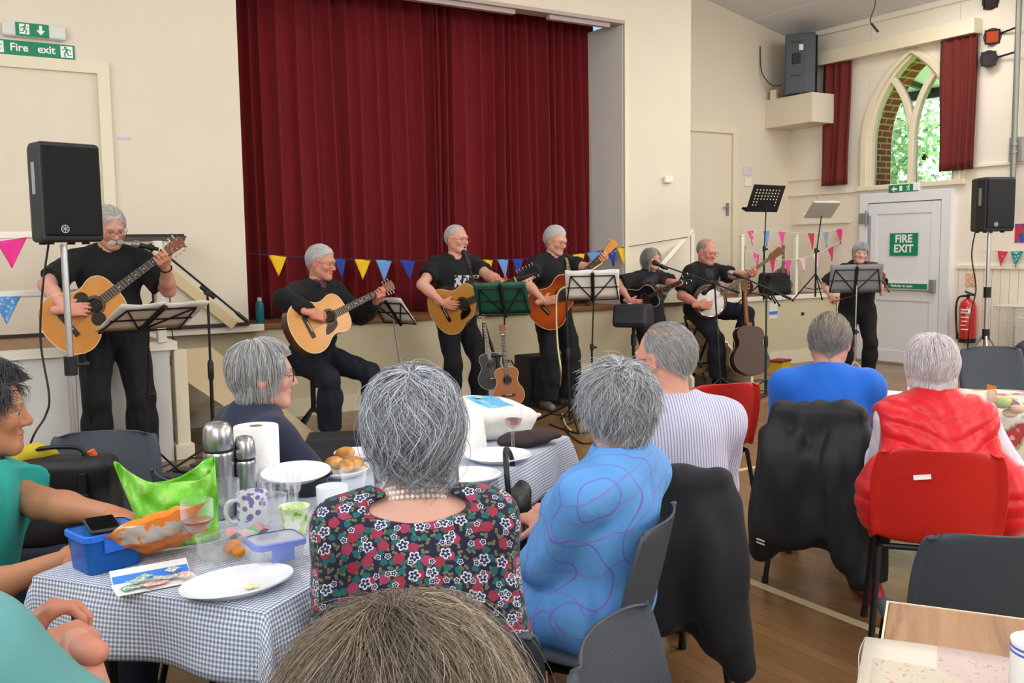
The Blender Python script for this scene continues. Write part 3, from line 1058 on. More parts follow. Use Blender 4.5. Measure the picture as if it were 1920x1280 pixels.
def leafy_tree(label, x, y, h, rad, n, seed, leaf=0.085):
	t = thing('garden_tree', label, 'tree', (x, y, -0.05), group='trees outside the arched window')
	rg = np.random.RandomState(seed)
	m = MB()
	m.tube([(0, 0, 0), (0.05, 0.02, h * 0.3), (0, 0, h * 0.7)], [0.14, 0.1, 0.04], 8)
	for k in range(5):
		a = rg.rand() * 6.28
		m.tube([(0, 0, h * (0.25 + 0.08 * k)), (rad * 0.6 * math.cos(a), rad * 0.6 * math.sin(a), h * (0.5 + 0.08 * k))], [0.05, 0.015], 6)
	m.build('trunk', mat('bark', '5a4a38', 0.9), t, smooth=60)
	u = rg.normal(size=(n, 3)); u /= np.linalg.norm(u, axis=1)[:, None]
	rr = rg.rand(n, 1) ** 0.35
	c = u * rr * np.array([rad, rad, h * 0.42]) + np.array([0, 0, h * 0.6])
	c += np.sin(c[:, [1, 2, 0]] * 2.3 + seed) * 0.25
	a = rg.normal(size=(n, 3)); a /= np.linalg.norm(a, axis=1)[:, None]
	b = np.cross(a, rg.normal(size=(n, 3))); b /= np.linalg.norm(b, axis=1)[:, None]
	s = leaf * (0.6 + 0.8 * rg.rand(n, 1))
	V = np.stack([c - a * s, c + b * s * 0.5, c + a * s, c - b * s * 0.5], 1).reshape(-1, 3)
	F = np.arange(4 * n).reshape(n, 4)
	np_mesh('foliage', V, F, LEAF.m, t, smooth=False)
leafy_tree('bright leafy tree standing outside, left light of the arched window', 14.6, 10.2, 5.2, 1.5, 11000, 1)
leafy_tree('bright leafy tree standing outside, right light of the arched window', 19.5, 10.6, 5.0, 1.7, 11000, 2)
leafy_tree('pale leafy tree further off behind the mullion of the arched window', 19.0, 15.2, 6.4, 2.4, 11000, 3)
# ================================================================== INSTRUMENTS, STANDS, FURNITURE (builders)
BLACK_METAL = mat('black_metal', '17181a', 0.42, 0.3)
BLACK_PLASTIC = mat('black_plastic', '141517', 0.5)
CHROME = mat('chrome', 'c9cbcd', 0.18, 1.0)
ALU = mat('brushed_aluminium', 'c3c5c8', 0.32, 0.9)
EBONY = mat('ebony', '231a17', 0.4)
PEARL = mat('pearl_white', 'e8e3d6', 0.35)
STRING = mat('steel_string', 'c7bda8', 0.3, 0.9)
CABLE = mat('black_cable', '101113', 0.5)
PAPER = mat('white_paper', 'eceae6', 0.7, var=0.03, vscale=5)
def spruce(name, a, b, rough=0.28, burst=None):
	g = NG(name, rough, coat=0.4)
	n = g.noise(g.mapped('Object', (1.0, 55, 1)), 2.0, 4, 0.5)
	c = g.mix(n, a, b)
	if burst:
		x, y, z = g.xyz()
		r = g.math('SQRT', g.math('ADD', g.math('POWER', g.math('MULTIPLY', g.math('ADD', x, 0.06), 1.0), 2.0), g.math('POWER', g.math('MULTIPLY', y, 1.35), 2.0)))
		c = g.mix(g.ramp(r, [(0.12, (0, 0, 0, 1)), (0.3, (1, 1, 1, 1))]), c, burst)
	g.color(c)
	return g.m
SPRUCE = spruce('honey_spruce', 'd6953c', 'c78431')
SPRUCE2 = spruce('warm_spruce', 'd89b4c', 'c8893e')
SPRUCE3 = spruce('amber_spruce', 'd28d38', 'bf7a2a')
ORANGE_TOP = spruce('orange_sunburst', 'd2601c', 'bf4f14', 0.2, '7c2a0c')
MAHOG = wood_mat('mahogany', '5f2c17', '431d10', 0.3, coat=0.4)
MAHOG_NECK = wood_mat('neck_wood', '8a5631', '6b3f22', 0.4)
CEDAR_BACK = wood_mat('brown_back_wood', '4f2b14', '351b0c', 0.3, coat=0.4)
def gprofile(cut=False, sc=1.0, slim=1.0):
	P = [(-0.25, 0.0), (-0.246, 0.05), (-0.232, 0.10), (-0.20, 0.155), (-0.15, 0.188), (-0.09, 0.198), (-0.03, 0.180), (0.02, 0.146), (0.06, 0.130),
		(0.10, 0.132), (0.15, 0.146), (0.19, 0.143), (0.225, 0.118), (0.243, 0.075), (0.25, 0.0)]
	pts = smooth_path([(x, w, 0) for x, w in P], 4)
	up = [(p.x * sc, max(0, p.y) * sc * slim) for p in pts]
	lowr = list(up)
	if cut:
		lowr = []
		for x, w in up:
			X = x / sc
			if X > 0.09:
				t = min(1, (X - 0.09) / 0.11)
				w = min(w, sc * (0.132 * (1 - t) + 0.03 * t + 0.05 * t * (1 - t)))
			lowr.append((x, w))
	return up, lowr
def guitar(name, label, mw, top, side, cut=False, sc=1.0, slim=1.0, depth=0.105, strings=6, guard='teardrop', head_mat=None, neck_len=0.37, group=None, hole=True, back_only=False, cat='guitar', peg=True, bridge='wide'):
	t = thing(name, label, cat, mw=mw, group=group)
	up, lo = gprofile(cut, sc, slim)
	n = len(up)
	zt, zb = depth / 2 * sc, -depth / 2 * sc
	m = MB()
	vs, fs = [], []
	for z, k in ((zt - 0.002, 1.0), (zb, 1.0)):
		vs += [(x, w, z) for x, w in up] + [(x, -w, z) for x, w in lo]
	for i in range(n - 1):
		fs += [(i, i + 1, 2 * n + i + 1, 2 * n + i), (n + i + 1, n + i, 3 * n + i, 3 * n + i + 1), (2 * n + i, 2 * n + i + 1, 3 * n + i + 1, 3 * n + i)]
	m.add(vs, fs)
	m.build('body', side, t, smooth=50)
	m = MB()
	vs = [(x, w * 1.008, zt) for x, w in up] + [(x, -w * 1.008, zt) for x, w in lo] + [(x, w * 1.008, zt - 0.005) for x, w in up] + [(x, -w * 1.008, zt - 0.005) for x, w in lo]
	fs = []
	for i in range(n - 1):
		fs += [(n + i, n + i + 1, i + 1, i), (i, i + 1, 2 * n + i + 1, 2 * n + i), (n + i + 1, n + i, 3 * n + i, 3 * n + i + 1)]
	m.add(vs, fs)
	m.build('soundboard', top, t, smooth=30)
	m = MB()
	for pts in (up, [(x, -w) for x, w in lo]):
		m.tube([(x, w * 1.006, zt - 0.001) for x, w in pts], 0.0028 * sc, 6)
	m.build('binding', mat('cream_binding', 'dccfae', 0.4), t)
	hx = 0.085 * sc
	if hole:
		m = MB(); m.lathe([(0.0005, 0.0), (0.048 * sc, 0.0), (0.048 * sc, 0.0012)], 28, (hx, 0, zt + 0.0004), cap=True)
		m.build('sound_hole_disc', mat('sound_hole_shade', '0c0806', 0.9), t)  # dark disc laid on the top in place of the hollow's shade
		m = MB(); m.lathe([(0.050 * sc, 0), (0.058 * sc, 0.0009), (0.063 * sc, 0)], 32, (hx, 0, zt + 0.0003), cap=False)
		m.build('rosette', mat('rosette_ring', '4a3420', 0.4), t)
	if guard:
		m = MB()
		if guard == 'double':
			for sg in (1, -1):
				m.lathe([(0.0005, 0.0012), (0.043 * sc, 0.0012), (0.043 * sc, 0)], 24, (hx - 0.035 * sc, sg * 0.078 * sc, zt + 0.0002), cap=True)
		else:
			q = smooth_path([(hx + 0.045 * sc, -0.025 * sc, 0), (hx + 0.035 * sc, -0.075 * sc, 0), (hx - 0.02 * sc, -0.105 * sc, 0), (hx - 0.085 * sc, -0.11 * sc, 0), (hx - 0.075 * sc, -0.075 * sc, 0), (hx - 0.04 * sc, -0.045 * sc, 0), (hx - 0.01 * sc, -0.054 * sc, 0), (hx + 0.03 * sc, -0.04 * sc, 0)], 4)
			m.prism([(p.x, p.y) for p in q], zt + 0.0002, zt + 0.0016)
		m.build('pickguard', mat('tortoise_guard', '20110c', 0.25), t, smooth=0)
	bx = -0.105 * sc
	m = MB()
	bw = 0.085 if bridge == 'wide' else 0.05
	m.bb((bx - 0.016 * sc, -bw * sc, zt), (bx + 0.016 * sc, bw * sc, zt + 0.009 * sc))
	b = m.build('bridge', EBONY, t, smooth=0, bevel=0.003)
	m = MB(); m.bb((bx + 0.002, -0.04 * sc, zt + 0.009 * sc), (bx + 0.006, 0.04 * sc, zt + 0.013 * sc)); m.build('saddle', PEARL, b, smooth=0)
	# neck and fretboard
	x0, x1 = 0.235 * sc, (0.25 + neck_len) * sc
	zf = zt + 0.006 * sc
	m = MB()
	m.tube([(x0, 0, zt - 0.026 * sc), (x1, 0, zt - 0.020 * sc)], [0.0265 * sc, 0.0215 * sc], 12)
	m.prism([(x0 - 0.005, -0.03 * sc), (x0 + 0.05 * sc, -0.025 * sc), (x0 + 0.05 * sc, 0.025 * sc), (x0 - 0.005, 0.03 * sc)], zb * 0.7, zt - 0.005)
	m.build('neck', MAHOG_NECK, t, smooth=50)
	m = MB()
	m.prism([(hx + 0.05 * sc, -0.028 * sc), (x1, -0.022 * sc), (x1, 0.022 * sc), (hx + 0.05 * sc, 0.028 * sc)], zt + 0.001, zf)
	fb = m.build('fretboard', EBONY, t, smooth=0)
	scale = x1 - (bx)
	m = MB()
	for k in range(1, 19):
		fx = x1 - scale * (1 - 2 ** (-k / 12))
		if fx > hx + 0.055 * sc:
			m.bb((fx - 0.001, -0.0235 * sc, zf), (fx + 0.001, 0.0235 * sc, zf + 0.0015))
	m.build('fret', STRING, fb, smooth=0)
	for k in (3, 5, 7, 9, 12):
		fx = x1 - scale * (1 - 2 ** (-(k - 0.5) / 12))
		m = MB(); m.lathe([(0.0003, 0.0008), (0.0045 * sc, 0.0008), (0.0045 * sc, 0)], 8, (fx, 0, zf)); m.build('fret_dot', PEARL, fb, smooth=0)
	# headstock, tilted back
	nt = strings // 2
	hl = (0.125 + 0.075 * (nt > 3)) * sc
	tilt = R(12)
	tf = lambda p: Vector((x1 + (p.x) * math.cos(tilt) + p.z * math.sin(tilt), p.y, zt + 0.001 - p.x * math.sin(tilt) + p.z * math.cos(tilt)))
	m = MB()
	m.prism([(0, -0.021 * sc), (0.025 * sc, -0.033 * sc), (hl, -0.038 * sc), (hl + 0.012 * sc, 0), (hl, 0.038 * sc), (0.025 * sc, 0.033 * sc), (0, 0.021 * sc)], -0.014 * sc, 0.0, tf=tf)
	h = m.build('headstock', head_mat or MAHOG_NECK, t, smooth=0, bevel=0.002)
	m = MB(); m.bb((x1 - 0.002, -0.022 * sc, zt + 0.001), (x1 + 0.004, 0.022 * sc, zf + 0.003)); m.build('nut', PEARL, h, smooth=0)
	posts = []
	for k in range(nt):
		px = (0.035 + (hl / sc - 0.06) * k / max(1, nt - 1)) * sc
		for sg in (1, -1):
			mt = MB()
			a = tf(Vector((px, sg * 0.024 * sc, 0))); b = tf(Vector((px, sg * 0.024 * sc, 0.012 * sc)))
			mt.cyl(a, b, 0.0035 * sc, n=8)
			c, d = tf(Vector((px, sg * 0.034 * sc, -0.008 * sc))), tf(Vector((px, sg * 0.056 * sc, -0.008 * sc)))
			mt.cyl(c, d, 0.0026 * sc, n=6)
			mt.ball(d, (0.009 * sc, 0.0055 * sc, 0.006 * sc), 8, 6)
			mt.build('tuning_peg', CHROME, h)
			posts.append(b)
	m = MB()
	for k in range(6):
		yy = (-0.018 + 0.0072 * k) * sc
		m.tube([(bx, yy * 1.6, zt + 0.013 * sc), (x1, yy, zf + 0.003), posts[min(len(posts) - 1, (2 * k + (0 if k < 3 else 1)) % len(posts))]], 0.0006 * sc, 4)
	m.build('string', STRING, t)
	return t
def sheet(m, tf, w, h, curl=0.01, seed=0):
	def fn(u, v):
		return tf(Vector(((u - 0.5) * w, v * h, 0.004 + curl * math.sin(u * PI * 2 + seed) * v)))
	m.grid(fn, 10, 6)
def stand_tripod(t, r, h, mt, leg_r=0.008, hub=0.3, rz=0.3, name='leg', brace=True):
	for k in range(3):
		a = rz + k * 2 * PI / 3
		m = MB()
		m.cyl((0, 0, hub), (r * math.cos(a), r * math.sin(a), 0.012), leg_r, n=8)
		m.ball((r * math.cos(a), r * math.sin(a), 0.012), 0.013, 8, 6)
		if brace:
			m.cyl((0, 0, hub * 0.42), (r * 0.5 * math.cos(a), r * 0.5 * math.sin(a), hub * 0.5), leg_r * 0.7, n=6)
		m.build(name, mt, t)
def music_stand(label, base, desk, rz, tilt, style='wire', w=0.5, h=0.33, metal=None, sheets=None, sheet_label=None, tripod_r=0.27, side=0.0, desk_mat=None, base_z=0.0, hub=0.3, group=None, sheet_mat=None, sheet_h=None):
	"""desk: world point of the desk's lower edge centre; rz: heading the printed side faces; tilt from vertical"""
	metal = metal or BLACK_METAL
	base = Vector((base[0], base[1], base_z))
	t = thing('music_stand', label, 'music stand', base, group=group)
	d = Vector(desk) - base
	fwd = Vector((math.sin(rz), math.cos(rz), 0))          # direction the reading side faces
	right = Vector((fwd.y, -fwd.x, 0)) * -1
	upv = Vector((0, 0, math.cos(tilt))) - fwd * math.sin(tilt)
	nrm = right.cross(upv)
	if nrm.dot(fwd) < 0: nrm = -nrm
	upr = (upv + right * side).normalized()
	tf = lambda p: d + right * p.x + upr * p.y + nrm * p.z
	stand_tripod(t, tripod_r, 0, metal, 0.007, hub, rz=rz + 0.4)
	top = tf(Vector((0, h * 0.3, -0.03)))
	m = MB(); m.cyl((0, 0, 0.05), Vector((0, 0, d.z * 0.6)), 0.010, n=10); m.cyl((0, 0, d.z * 0.55), top, 0.0065, n=10)
	m.build('pole', metal, t)
	m = MB(); m.cyl((0, 0, d.z * 0.58), (0, 0, d.z * 0.58 + 0.05), 0.017, n=10); m.cyl((0.0, 0, d.z * 0.6), (0.035, 0.0, d.z * 0.6), 0.006, n=8); m.ball((0.04, 0, d.z * 0.6), 0.012, 8, 6)
	m.build('clamp_knob', BLACK_PLASTIC, t)
	m = MB()
	if style == 'wire':
		q = lambda x, y: tf(Vector((x, y, 0)))
		for a, b in (((-w / 2, 0), (w / 2, 0)), ((-w / 2, h * 0.45), (w / 2, h * 0.45)), ((-w * 0.42, h * 0.85), (w * 0.42, h * 0.85)), ((-w / 2, 0), (-w * 0.42, h * 0.85)), ((w / 2, 0), (w * 0.42, h * 0.85)),
					((0, 0), (-w * 0.42, h * 0.85)), ((0, 0), (w * 0.42, h * 0.85))):
			m.cyl(q(*a), q(*b), 0.0055, n=6)
		m.cyl(q(0, -0.02), q(0, h * 0.95), 0.014, n=8)
		for x in (-w * 0.4, w * 0.4):
			m.cyl(tf(Vector((x, 0, 0))), tf(Vector((x, 0.0, 0.05))), 0.005, n=6)
	else:
		m.add([tf(Vector(p)) for p in ((-w / 2, 0, -0.004), (w / 2, 0, -0.004), (w / 2, h, -0.004), (-w / 2, h, -0.004))], [(0, 1, 2, 3)])
	if style == 'plate':
		m.v, m.f, m.m = [], [], []
		nx, nz = 8, 6
		x0, z0, cw, ch = -w / 2 + 0.05, 0.06, (w - 0.1) / nx, (h - 0.1) / nz
		hole = 0.27
		# perforated plate: strips around the punched slots
		ys = [0.0]
		for j in range(nz):
			ys += [z0 + ch * (j + hole), z0 + ch * (j + 1 - hole)]
		ys += [h]
		xs = [-w / 2]
		for i in range(nx):
			xs += [x0 + cw * (i + hole), x0 + cw * (i + 1 - hole)]
		xs += [w / 2]
		for j in range(len(ys) - 1):
			for i in range(len(xs) - 1):
				solid = not (j % 2 == 1 and i % 2 == 1)
				if j < 5 and j % 2 == 1 and 3 <= i <= 12:
					solid = True
				if solid:
					m.add([tf(Vector((xs[i], ys[j], 0))), tf(Vector((xs[i + 1], ys[j], 0))), tf(Vector((xs[i + 1], ys[j + 1], 0))), tf(Vector((xs[i], ys[j + 1], 0)))], [(0, 1, 2, 3)])
		m.add([tf(Vector(p)) for p in ((-w / 2, 0, 0), (w / 2, 0, 0), (w / 2, 0, 0.06), (-w / 2, 0, 0.06), (-w / 2, 0.02, 0.06), (w / 2, 0.02, 0.06))], [(0, 1, 2, 3), (3, 2, 5, 4)])
		m.build('desk', desk_mat or BLACK_METAL, t, smooth=0, solid=0.003)
	elif style == 'flat':
		m.add([tf(Vector(p)) for p in ((-w / 2, 0, 0), (w / 2, 0, 0), (w / 2, 0, 0.05), (-w / 2, 0, 0.05))], [(0, 1, 2, 3)])
		m.build('desk', desk_mat or BLACK_METAL, t, smooth=0, solid=0.006)
	else:
		m.build('desk', desk_mat or BLACK_METAL, t)
	if sheets:
		W0 = base
		for k, (sx, sw, sn, sl) in enumerate(sheets):
			m = MB()
			sheet(m, lambda p: W0 + tf(Vector((p.x + sx, p.y + 0.006, p.z + 0.004))), sw, sheet_h or h * 1.02, 0.006, k)
			o = m.build(sn, sheet_mat or PAPER, smooth=60, solid=0.0025)
			tag(o, sl, 'sheet music' if sn == 'sheet_music' else 'folder')
	return t
def mic(label, tip, tail, ball_mat=None):
	tip, tail = Vector(tip), Vector(tail)
	d = (tip - tail).normalized()
	t = thing('microphone', label, 'microphone', tail)
	L = 0.17
	m = MB(); m.tube([tip - tail - d * L, tip - tail - d * 0.06, tip - tail - d * 0.045], [0.012, 0.017, 0.024], 12)
	m.build('handle', BLACK_PLASTIC, t)
	m = MB(); m.tube([tip - tail - d * 0.05, tip - tail - d * 0.038, tip - tail - d * 0.015, tip - tail - d * 0.003], [0.022, 0.027, 0.024, 0.012], 12)
	m.build('grille_head', ball_mat or mat('mic_grille', '2e3033', 0.45, 0.6, bump=0.5, bscale=400), t)
	m = MB(); m.tube([tip - tail - d * 0.14, tip - tail - d * 0.10], [0.021, 0.021], 10)
	m.build('clip', BLACK_PLASTIC, t)
	return t
def mic_stand(label, base, clutch, boom=None, mat_=None, tripod_r=0.3, rz=0.2, hub=0.18, group=None):
	"""boom: (front end, back end) world points"""
	mt = mat_ or BLACK_METAL
	base = Vector((base[0], base[1], base[2] if len(base) > 2 else 0.0))
	t = thing('microphone_stand', label, 'microphone stand', base, group=group)
	c = Vector(clutch) - base
	stand_tripod(t, tripod_r, 0, mt, 0.008, hub, rz, brace=True)
	m = MB(); m.cyl((0, 0, 0.04), c * 0.55 if abs(c.x) + abs(c.y) < 0.01 else Vector((c.x * .55, c.y * .55, c.z * .55)), 0.0125, n=10); m.cyl(c * 0.5, c, 0.0085, n=10)
	m.build('pole', mt, t)
	m = MB(); m.tube([c * 0.50, c * 0.52, c * 0.60, c * 0.62], [0.012, 0.02, 0.02, 0.012], 10); m.build('height_grip', BLACK_PLASTIC, t)
	if boom:
		a, b = Vector(boom[0]) - base, Vector(boom[1]) - base
		m = MB(); m.cyl(b, a, 0.0075, n=8); m.build('boom', mt, t)
		d = (b - a).normalized()
		m = MB(); m.tube([b - d * 0.10, b - d * 0.08, b, b + d * 0.01], [0.009, 0.014, 0.014, 0.006], 10); m.build('counterweight', BLACK_PLASTIC, t)
		x, y = perp(d)
		m = MB(); m.cyl(c + x * 0.03, c - x * 0.03, 0.022, n=12); m.cyl(c - d * 0.06, c + d * 0.06, 0.013, n=10); m.cyl(c + x * 0.02, c + x * 0.06, 0.008, n=8); m.build('clutch', BLACK_PLASTIC, t)
	return t
def loudspeaker(label, loc, rz, w=0.31, h=0.49, d=0.29, logo=True, name='loudspeaker', side_label=True):
	t = thing(name, label, 'speaker', loc, rz)
	m = MB()
	pl = [(-w / 2, d / 2), (w / 2, d / 2), (w / 2, d * 0.05), (w * 0.33, -d / 2), (-w * 0.33, -d / 2), (-w / 2, d * 0.05)]
	m.prism(pl, 0, h)
	m.build('cabinet', mat('speaker_cabinet', '26282b', 0.55, bump=0.3, bscale=300), t, smooth=0, bevel=0.022, segs=3)
	m = MB()
	m.bb((-w / 2 + 0.012, d / 2 - 0.006, 0.03), (w / 2 - 0.012, d / 2 + 0.012, h - 0.02))
	g = m.build('grille', mat('speaker_grille', '0b0b0d', 0.5, 0.4, bump=0.4, bscale=500), t, smooth=0, bevel=0.012)
	if logo:
		m = MB(); rot = Matrix.Rotation(-PI / 2, 3, 'X')
		c = (0.05 if w < 0.35 else 0.0, d / 2 + 0.0125, 0.065)
		m.lathe([(0.017, 0), (0.017, 0.002), (0.0205, 0.002), (0.0205, 0)], 20, c, rot, cap=False)
		for k in range(3):
			a = k * PI / 3 + PI / 6
			dv = Vector((math.cos(a), 0, math.sin(a))) * 0.016
			m.cyl(Vector(c) + dv + Vector((0, .001, 0)), Vector(c) - dv + Vector((0, .001, 0)), 0.0022, n=6)
		lg = m.build('badge', mat('badge_silver', 'b9bcc0', 0.3, 0.5), t, smooth=0)
	if side_label and w < 0.35:
		m = MB(); m.bb((w / 2 - 0.004, 0.045, 0.24), (w / 2 + 0.0015, 0.085, 0.40)); m.build('side_label', mat('speaker_side_label', '8f9194', 0.5, var=0.5, vscale=90), t, smooth=0)
	m = MB()
	for x in (-0.09, 0.09): m.cyl((x, 0.06, -0.012), (x, 0.06, 0.004), 0.02, n=10); m.cyl((x * 0.8, -0.08, -0.012), (x * 0.8, -0.08, 0.004), 0.02, n=10)
	m.build('rubber_foot', BLACK_PLASTIC, t)
	return t
def speaker_stand(label, base, top, metal, leg_r=0.55, hub=0.62, collar=1.0, rz=0.0):
	t = thing('speaker_stand', label, 'speaker stand', base)
	H = top - base[2]
	m = MB(); m.cyl((0, 0, 0.15), (0, 0, collar), 0.0225, n=16); m.build('lower_pole', metal, t)
	m = MB(); m.cyl((0, 0, collar - 0.05), (0, 0, H), 0.0175, n=16); m.build('upper_pole', metal, t)
	for z in (collar, hub):
		m = MB(); m.cyl((0, 0, z - 0.05), (0, 0, z + 0.05), 0.033, n=14); m.cyl((0, 0, z), (0.07, 0.02, z), 0.009, n=8); m.ball((0.08, 0.022, z), (0.018, 0.01, 0.018), 8, 6)
		m.build('collar', BLACK_PLASTIC, t)
	for k in range(3):
		a = rz + k * 2 * PI / 3
		c, s = math.cos(a), math.sin(a)
		m = MB(); m.cyl((0.03 * c, 0.03 * s, hub - 0.02), (leg_r * c, leg_r * s, 0.02), 0.0125, n=10); m.cyl((0, 0, 0.2), (leg_r * 0.45 * c, leg_r * 0.45 * s, 0.02 + (hub - 0.02) * 0.55), 0.008, n=8)
		l = m.build('leg', metal, t)
		m = MB(); m.ball((leg_r * c, leg_r * s, 0.022), 0.022, 8, 6); m.build('rubber_foot', BLACK_PLASTIC, l)
	return t
# ------------------------------------------------------------------ polypropylene chair
GREY_POLY = mat('charcoal_polypropylene', '3b424b', 0.5, bump=0.25, bscale=350, var=0.04, vscale=6)
RED_POLY = mat('red_polypropylene', 'c4231c', 0.42, bump=0.2, bscale=350, var=0.05, vscale=5)
def chair_shell_mesh():
	P = smooth_path([(0.225, 0.395, 0.165), (0.205, 0.427, 0.195), (0.06, 0.436, 0.212), (-0.08, 0.425, 0.212), (-0.155, 0.428, 0.208), (-0.19, 0.462, 0.205), (-0.215, 0.54, 0.213), (-0.24, 0.65, 0.212), (-0.262, 0.742, 0.195), (-0.268, 0.768, 0.165)], 4)
	n = len(P)
	m = MB()
	nu = 20
	vs, fs = [], []
	for i, p in enumerate(P):
		t = i / (n - 1)
		back = min(1, max(0, (t - 0.42) / 0.2))
		for j in range(nu + 1):
			u = -1 + 2 * j / nu
			e = u * u
			x = p.z * u
			y = p.x + back * (0.045 * e)
			z = p.y + (1 - back) * (0.022 * e * e - 0.01 * (1 - e)) - (0.014 * e * e * e if t > 0.93 else 0)
			if abs(u) > 0.93:       # rolled rim
				k = (abs(u) - 0.93) / 0.07
				y -= back * 0.02 * k
				z -= (1 - back) * 0.022 * k
			vs.append((x, y, z))
	for i in range(n - 1):
		for j in range(nu):
			a = i * (nu + 1) + j
			fs.append((a, a + 1, a + nu + 2, a + nu + 1))
	m.add(vs, fs)
	return m
def make_chair(label, m_shell, loc, rz, group=None, splay=1.0):
	t = thing('stacking_chair', label, 'chair', loc, rz, group)
	s = chair_shell_mesh().build('seat_shell', m_shell, t, smooth=70, solid=0.006)
	m = MB()
	for sg in (1, -1):
		m.tube(smooth_path([(sg * 0.175, 0.16, 0.395), (sg * 0.178, 0.0, 0.40), (sg * 0.175, -0.15, 0.395)], 4), 0.011, 8)
	m.cyl((-0.18, 0.12, 0.397), (0.18, 0.12, 0.397), 0.011, n=8); m.cyl((-0.18, -0.13, 0.393), (0.18, -0.13, 0.393), 0.011, n=8)
	m.build('seat_frame', BLACK_METAL, t)
	for sx in (1, -1):
		for (ya, yb) in ((0.16, 0.21), (-0.15, -0.235)):
			m = MB(); m.cyl((sx * 0.178, ya, 0.395), (sx * 0.205, yb * splay, 0.012), 0.0115, n=10)
			l = m.build('leg', BLACK_METAL, t)
			m = MB(); m.cyl((sx * 0.2045, yb * splay * 0.998, 0.028), (sx * 0.206, yb * splay, 0.0), 0.0145, n=10); m.build('rubber_foot', BLACK_PLASTIC, l)
	return t
# ------------------------------------------------------------------ bunting
def bunting(label, pts, flags, size, cord_mat, group=None, drop=None, face=(0, -1, 0)):
	"""pts: world points the cord hangs through; flags: list of (t along the points 0..1, colour material, half width, drop)"""
	t = thing('bunting', label, 'bunting', pts[0], group=group)
	o = Vector(pts[0])
	path = smooth_path([Vector(p) - o for p in pts], 8)
	m = MB(); m.tube(path, 0.004, 6); m.build('cord', cord_mat, t)
	L = [0]
	for a, b in zip(path, path[1:]): L.append(L[-1] + (b - a).length)
	def at(s):
		for i in range(len(L) - 1):
			if L[i + 1] >= s or i == len(L) - 2:
				k = (s - L[i]) / max(1e-6, L[i + 1] - L[i])
				return path[i].lerp(path[i + 1], max(0, min(1, k)))
	rg = random.Random(len(flags))
	nf = Vector(face)
	for (tt, fm, hw, dr) in flags:
		s = tt * L[-1]
		a, b = at(s - hw), at(s + hw)
		mid = (a + b) / 2
		tip = mid + Vector((rg.uniform(-.015, .015), 0, -dr)) + nf * rg.uniform(0.0, 0.03)
		m = MB()
		def fn(u, v):
			p = a.lerp(b, u).lerp(tip, v)
			return p + nf * (0.008 * math.sin(u * 5 + v * 3))
		m.grid(fn, 6, 6)
		m.build('flag', fm, t, smooth=60, solid=0.002)
	return t
def cloth(name, c, rough=0.8, **k): return mat(name, c, rough, bump=0.08, bscale=500, **k)
FLAG = {k: cloth('bunting_' + k, v) for k, v in dict(yellow='f2c31c', blue='2743a0', sky='6f9fdc', pink='e0569a', rose='cf3a62', greyblue='8fa6c0', pale='e8c3cf', hot='e8348f', red='c42f38', teal='2f8f86').items()}
def spotted(name, a, b, scale=60, thr=0.35):
	g = NG(name, 0.8)
	v = g.n('TexVoronoi', {'Scale': scale})
	g.nt.links.new(g.tc.outputs['Object'], v.inputs['Vector'])
	g.color(g.mix(g.math('LESS_THAN', v.outputs['Distance'], thr), a, b))
	return g.m
FLAG['pinkdot'] = spotted('bunting_pink_print', 'd94a86', 'f3c9da', 38)
FLAG['bluedot'] = spotted('bunting_blue_print', '5f9ad6', 'a9cbe8', 45)
FLAG['reddot'] = spotted('bunting_red_print', 'c8303c', 'f1d9cf', 42, 0.28)
FLAG['tealdot'] = spotted('bunting_teal_print', '2e8a86', 'b9d9cc', 42, 0.28)
# ================================================================== PEOPLE
def attr_mat(name, rough, sss=0.0, spec=0.4, sheen=0.0, bump=0.0, bscale=300, strand=False):
	g = NG(name, rough, spec=spec, sheen=sheen)
	a = g.n('Attribute', attribute_name='tint')
	c = a.outputs['Color']
	g.color(c)
	if sss:
		g.b.inputs['Subsurface Weight'].default_value = sss
		g.b.inputs['Subsurface Radius'].default_value = (0.012, 0.005, 0.003)
	if bump:
		g.bump(g.noise(g.tc.outputs['Object'], bscale, 3), bump, 0.001)
	return g.m
SKIN_M = attr_mat('skin', 0.5, 0.12, 0.4, bump=0.15, bscale=220)
HAIR_M = attr_mat('hair_strands', 0.42, 0.0, 0.35)
EYE_M = mat('eye_white', 'b5a8a0', 0.2)
IRIS_M = mat('eye_iris', '3a3430', 0.2)
A = lambda *v: np.array(v, dtype=float)
def nrm(v):
	v = np.asarray(v, dtype=float)
	return v / (np.linalg.norm(v) + 1e-9)
def ik(a, c, l1, l2, pole):
	a, c = np.asarray(a, float), np.asarray(c, float)
	d = c - a
	L = np.linalg.norm(d)
	if L > (l1 + l2) * 0.995:
		c = a + d / L * (l1 + l2) * 0.995
		d = c - a; L = np.linalg.norm(d)
	x = d / L
	t = (l1 * l1 - l2 * l2 + L * L) / (2 * L)
	hgt = math.sqrt(max(0, l1 * l1 - t * t))
	p = np.asarray(pole, float); p = p - x * (p @ x)
	return a + x * t + nrm(p) * hgt, c
HEAD_C, HEAD_R = A(0, -0.012, 0.030), A(0.0775, 0.099, 0.090)
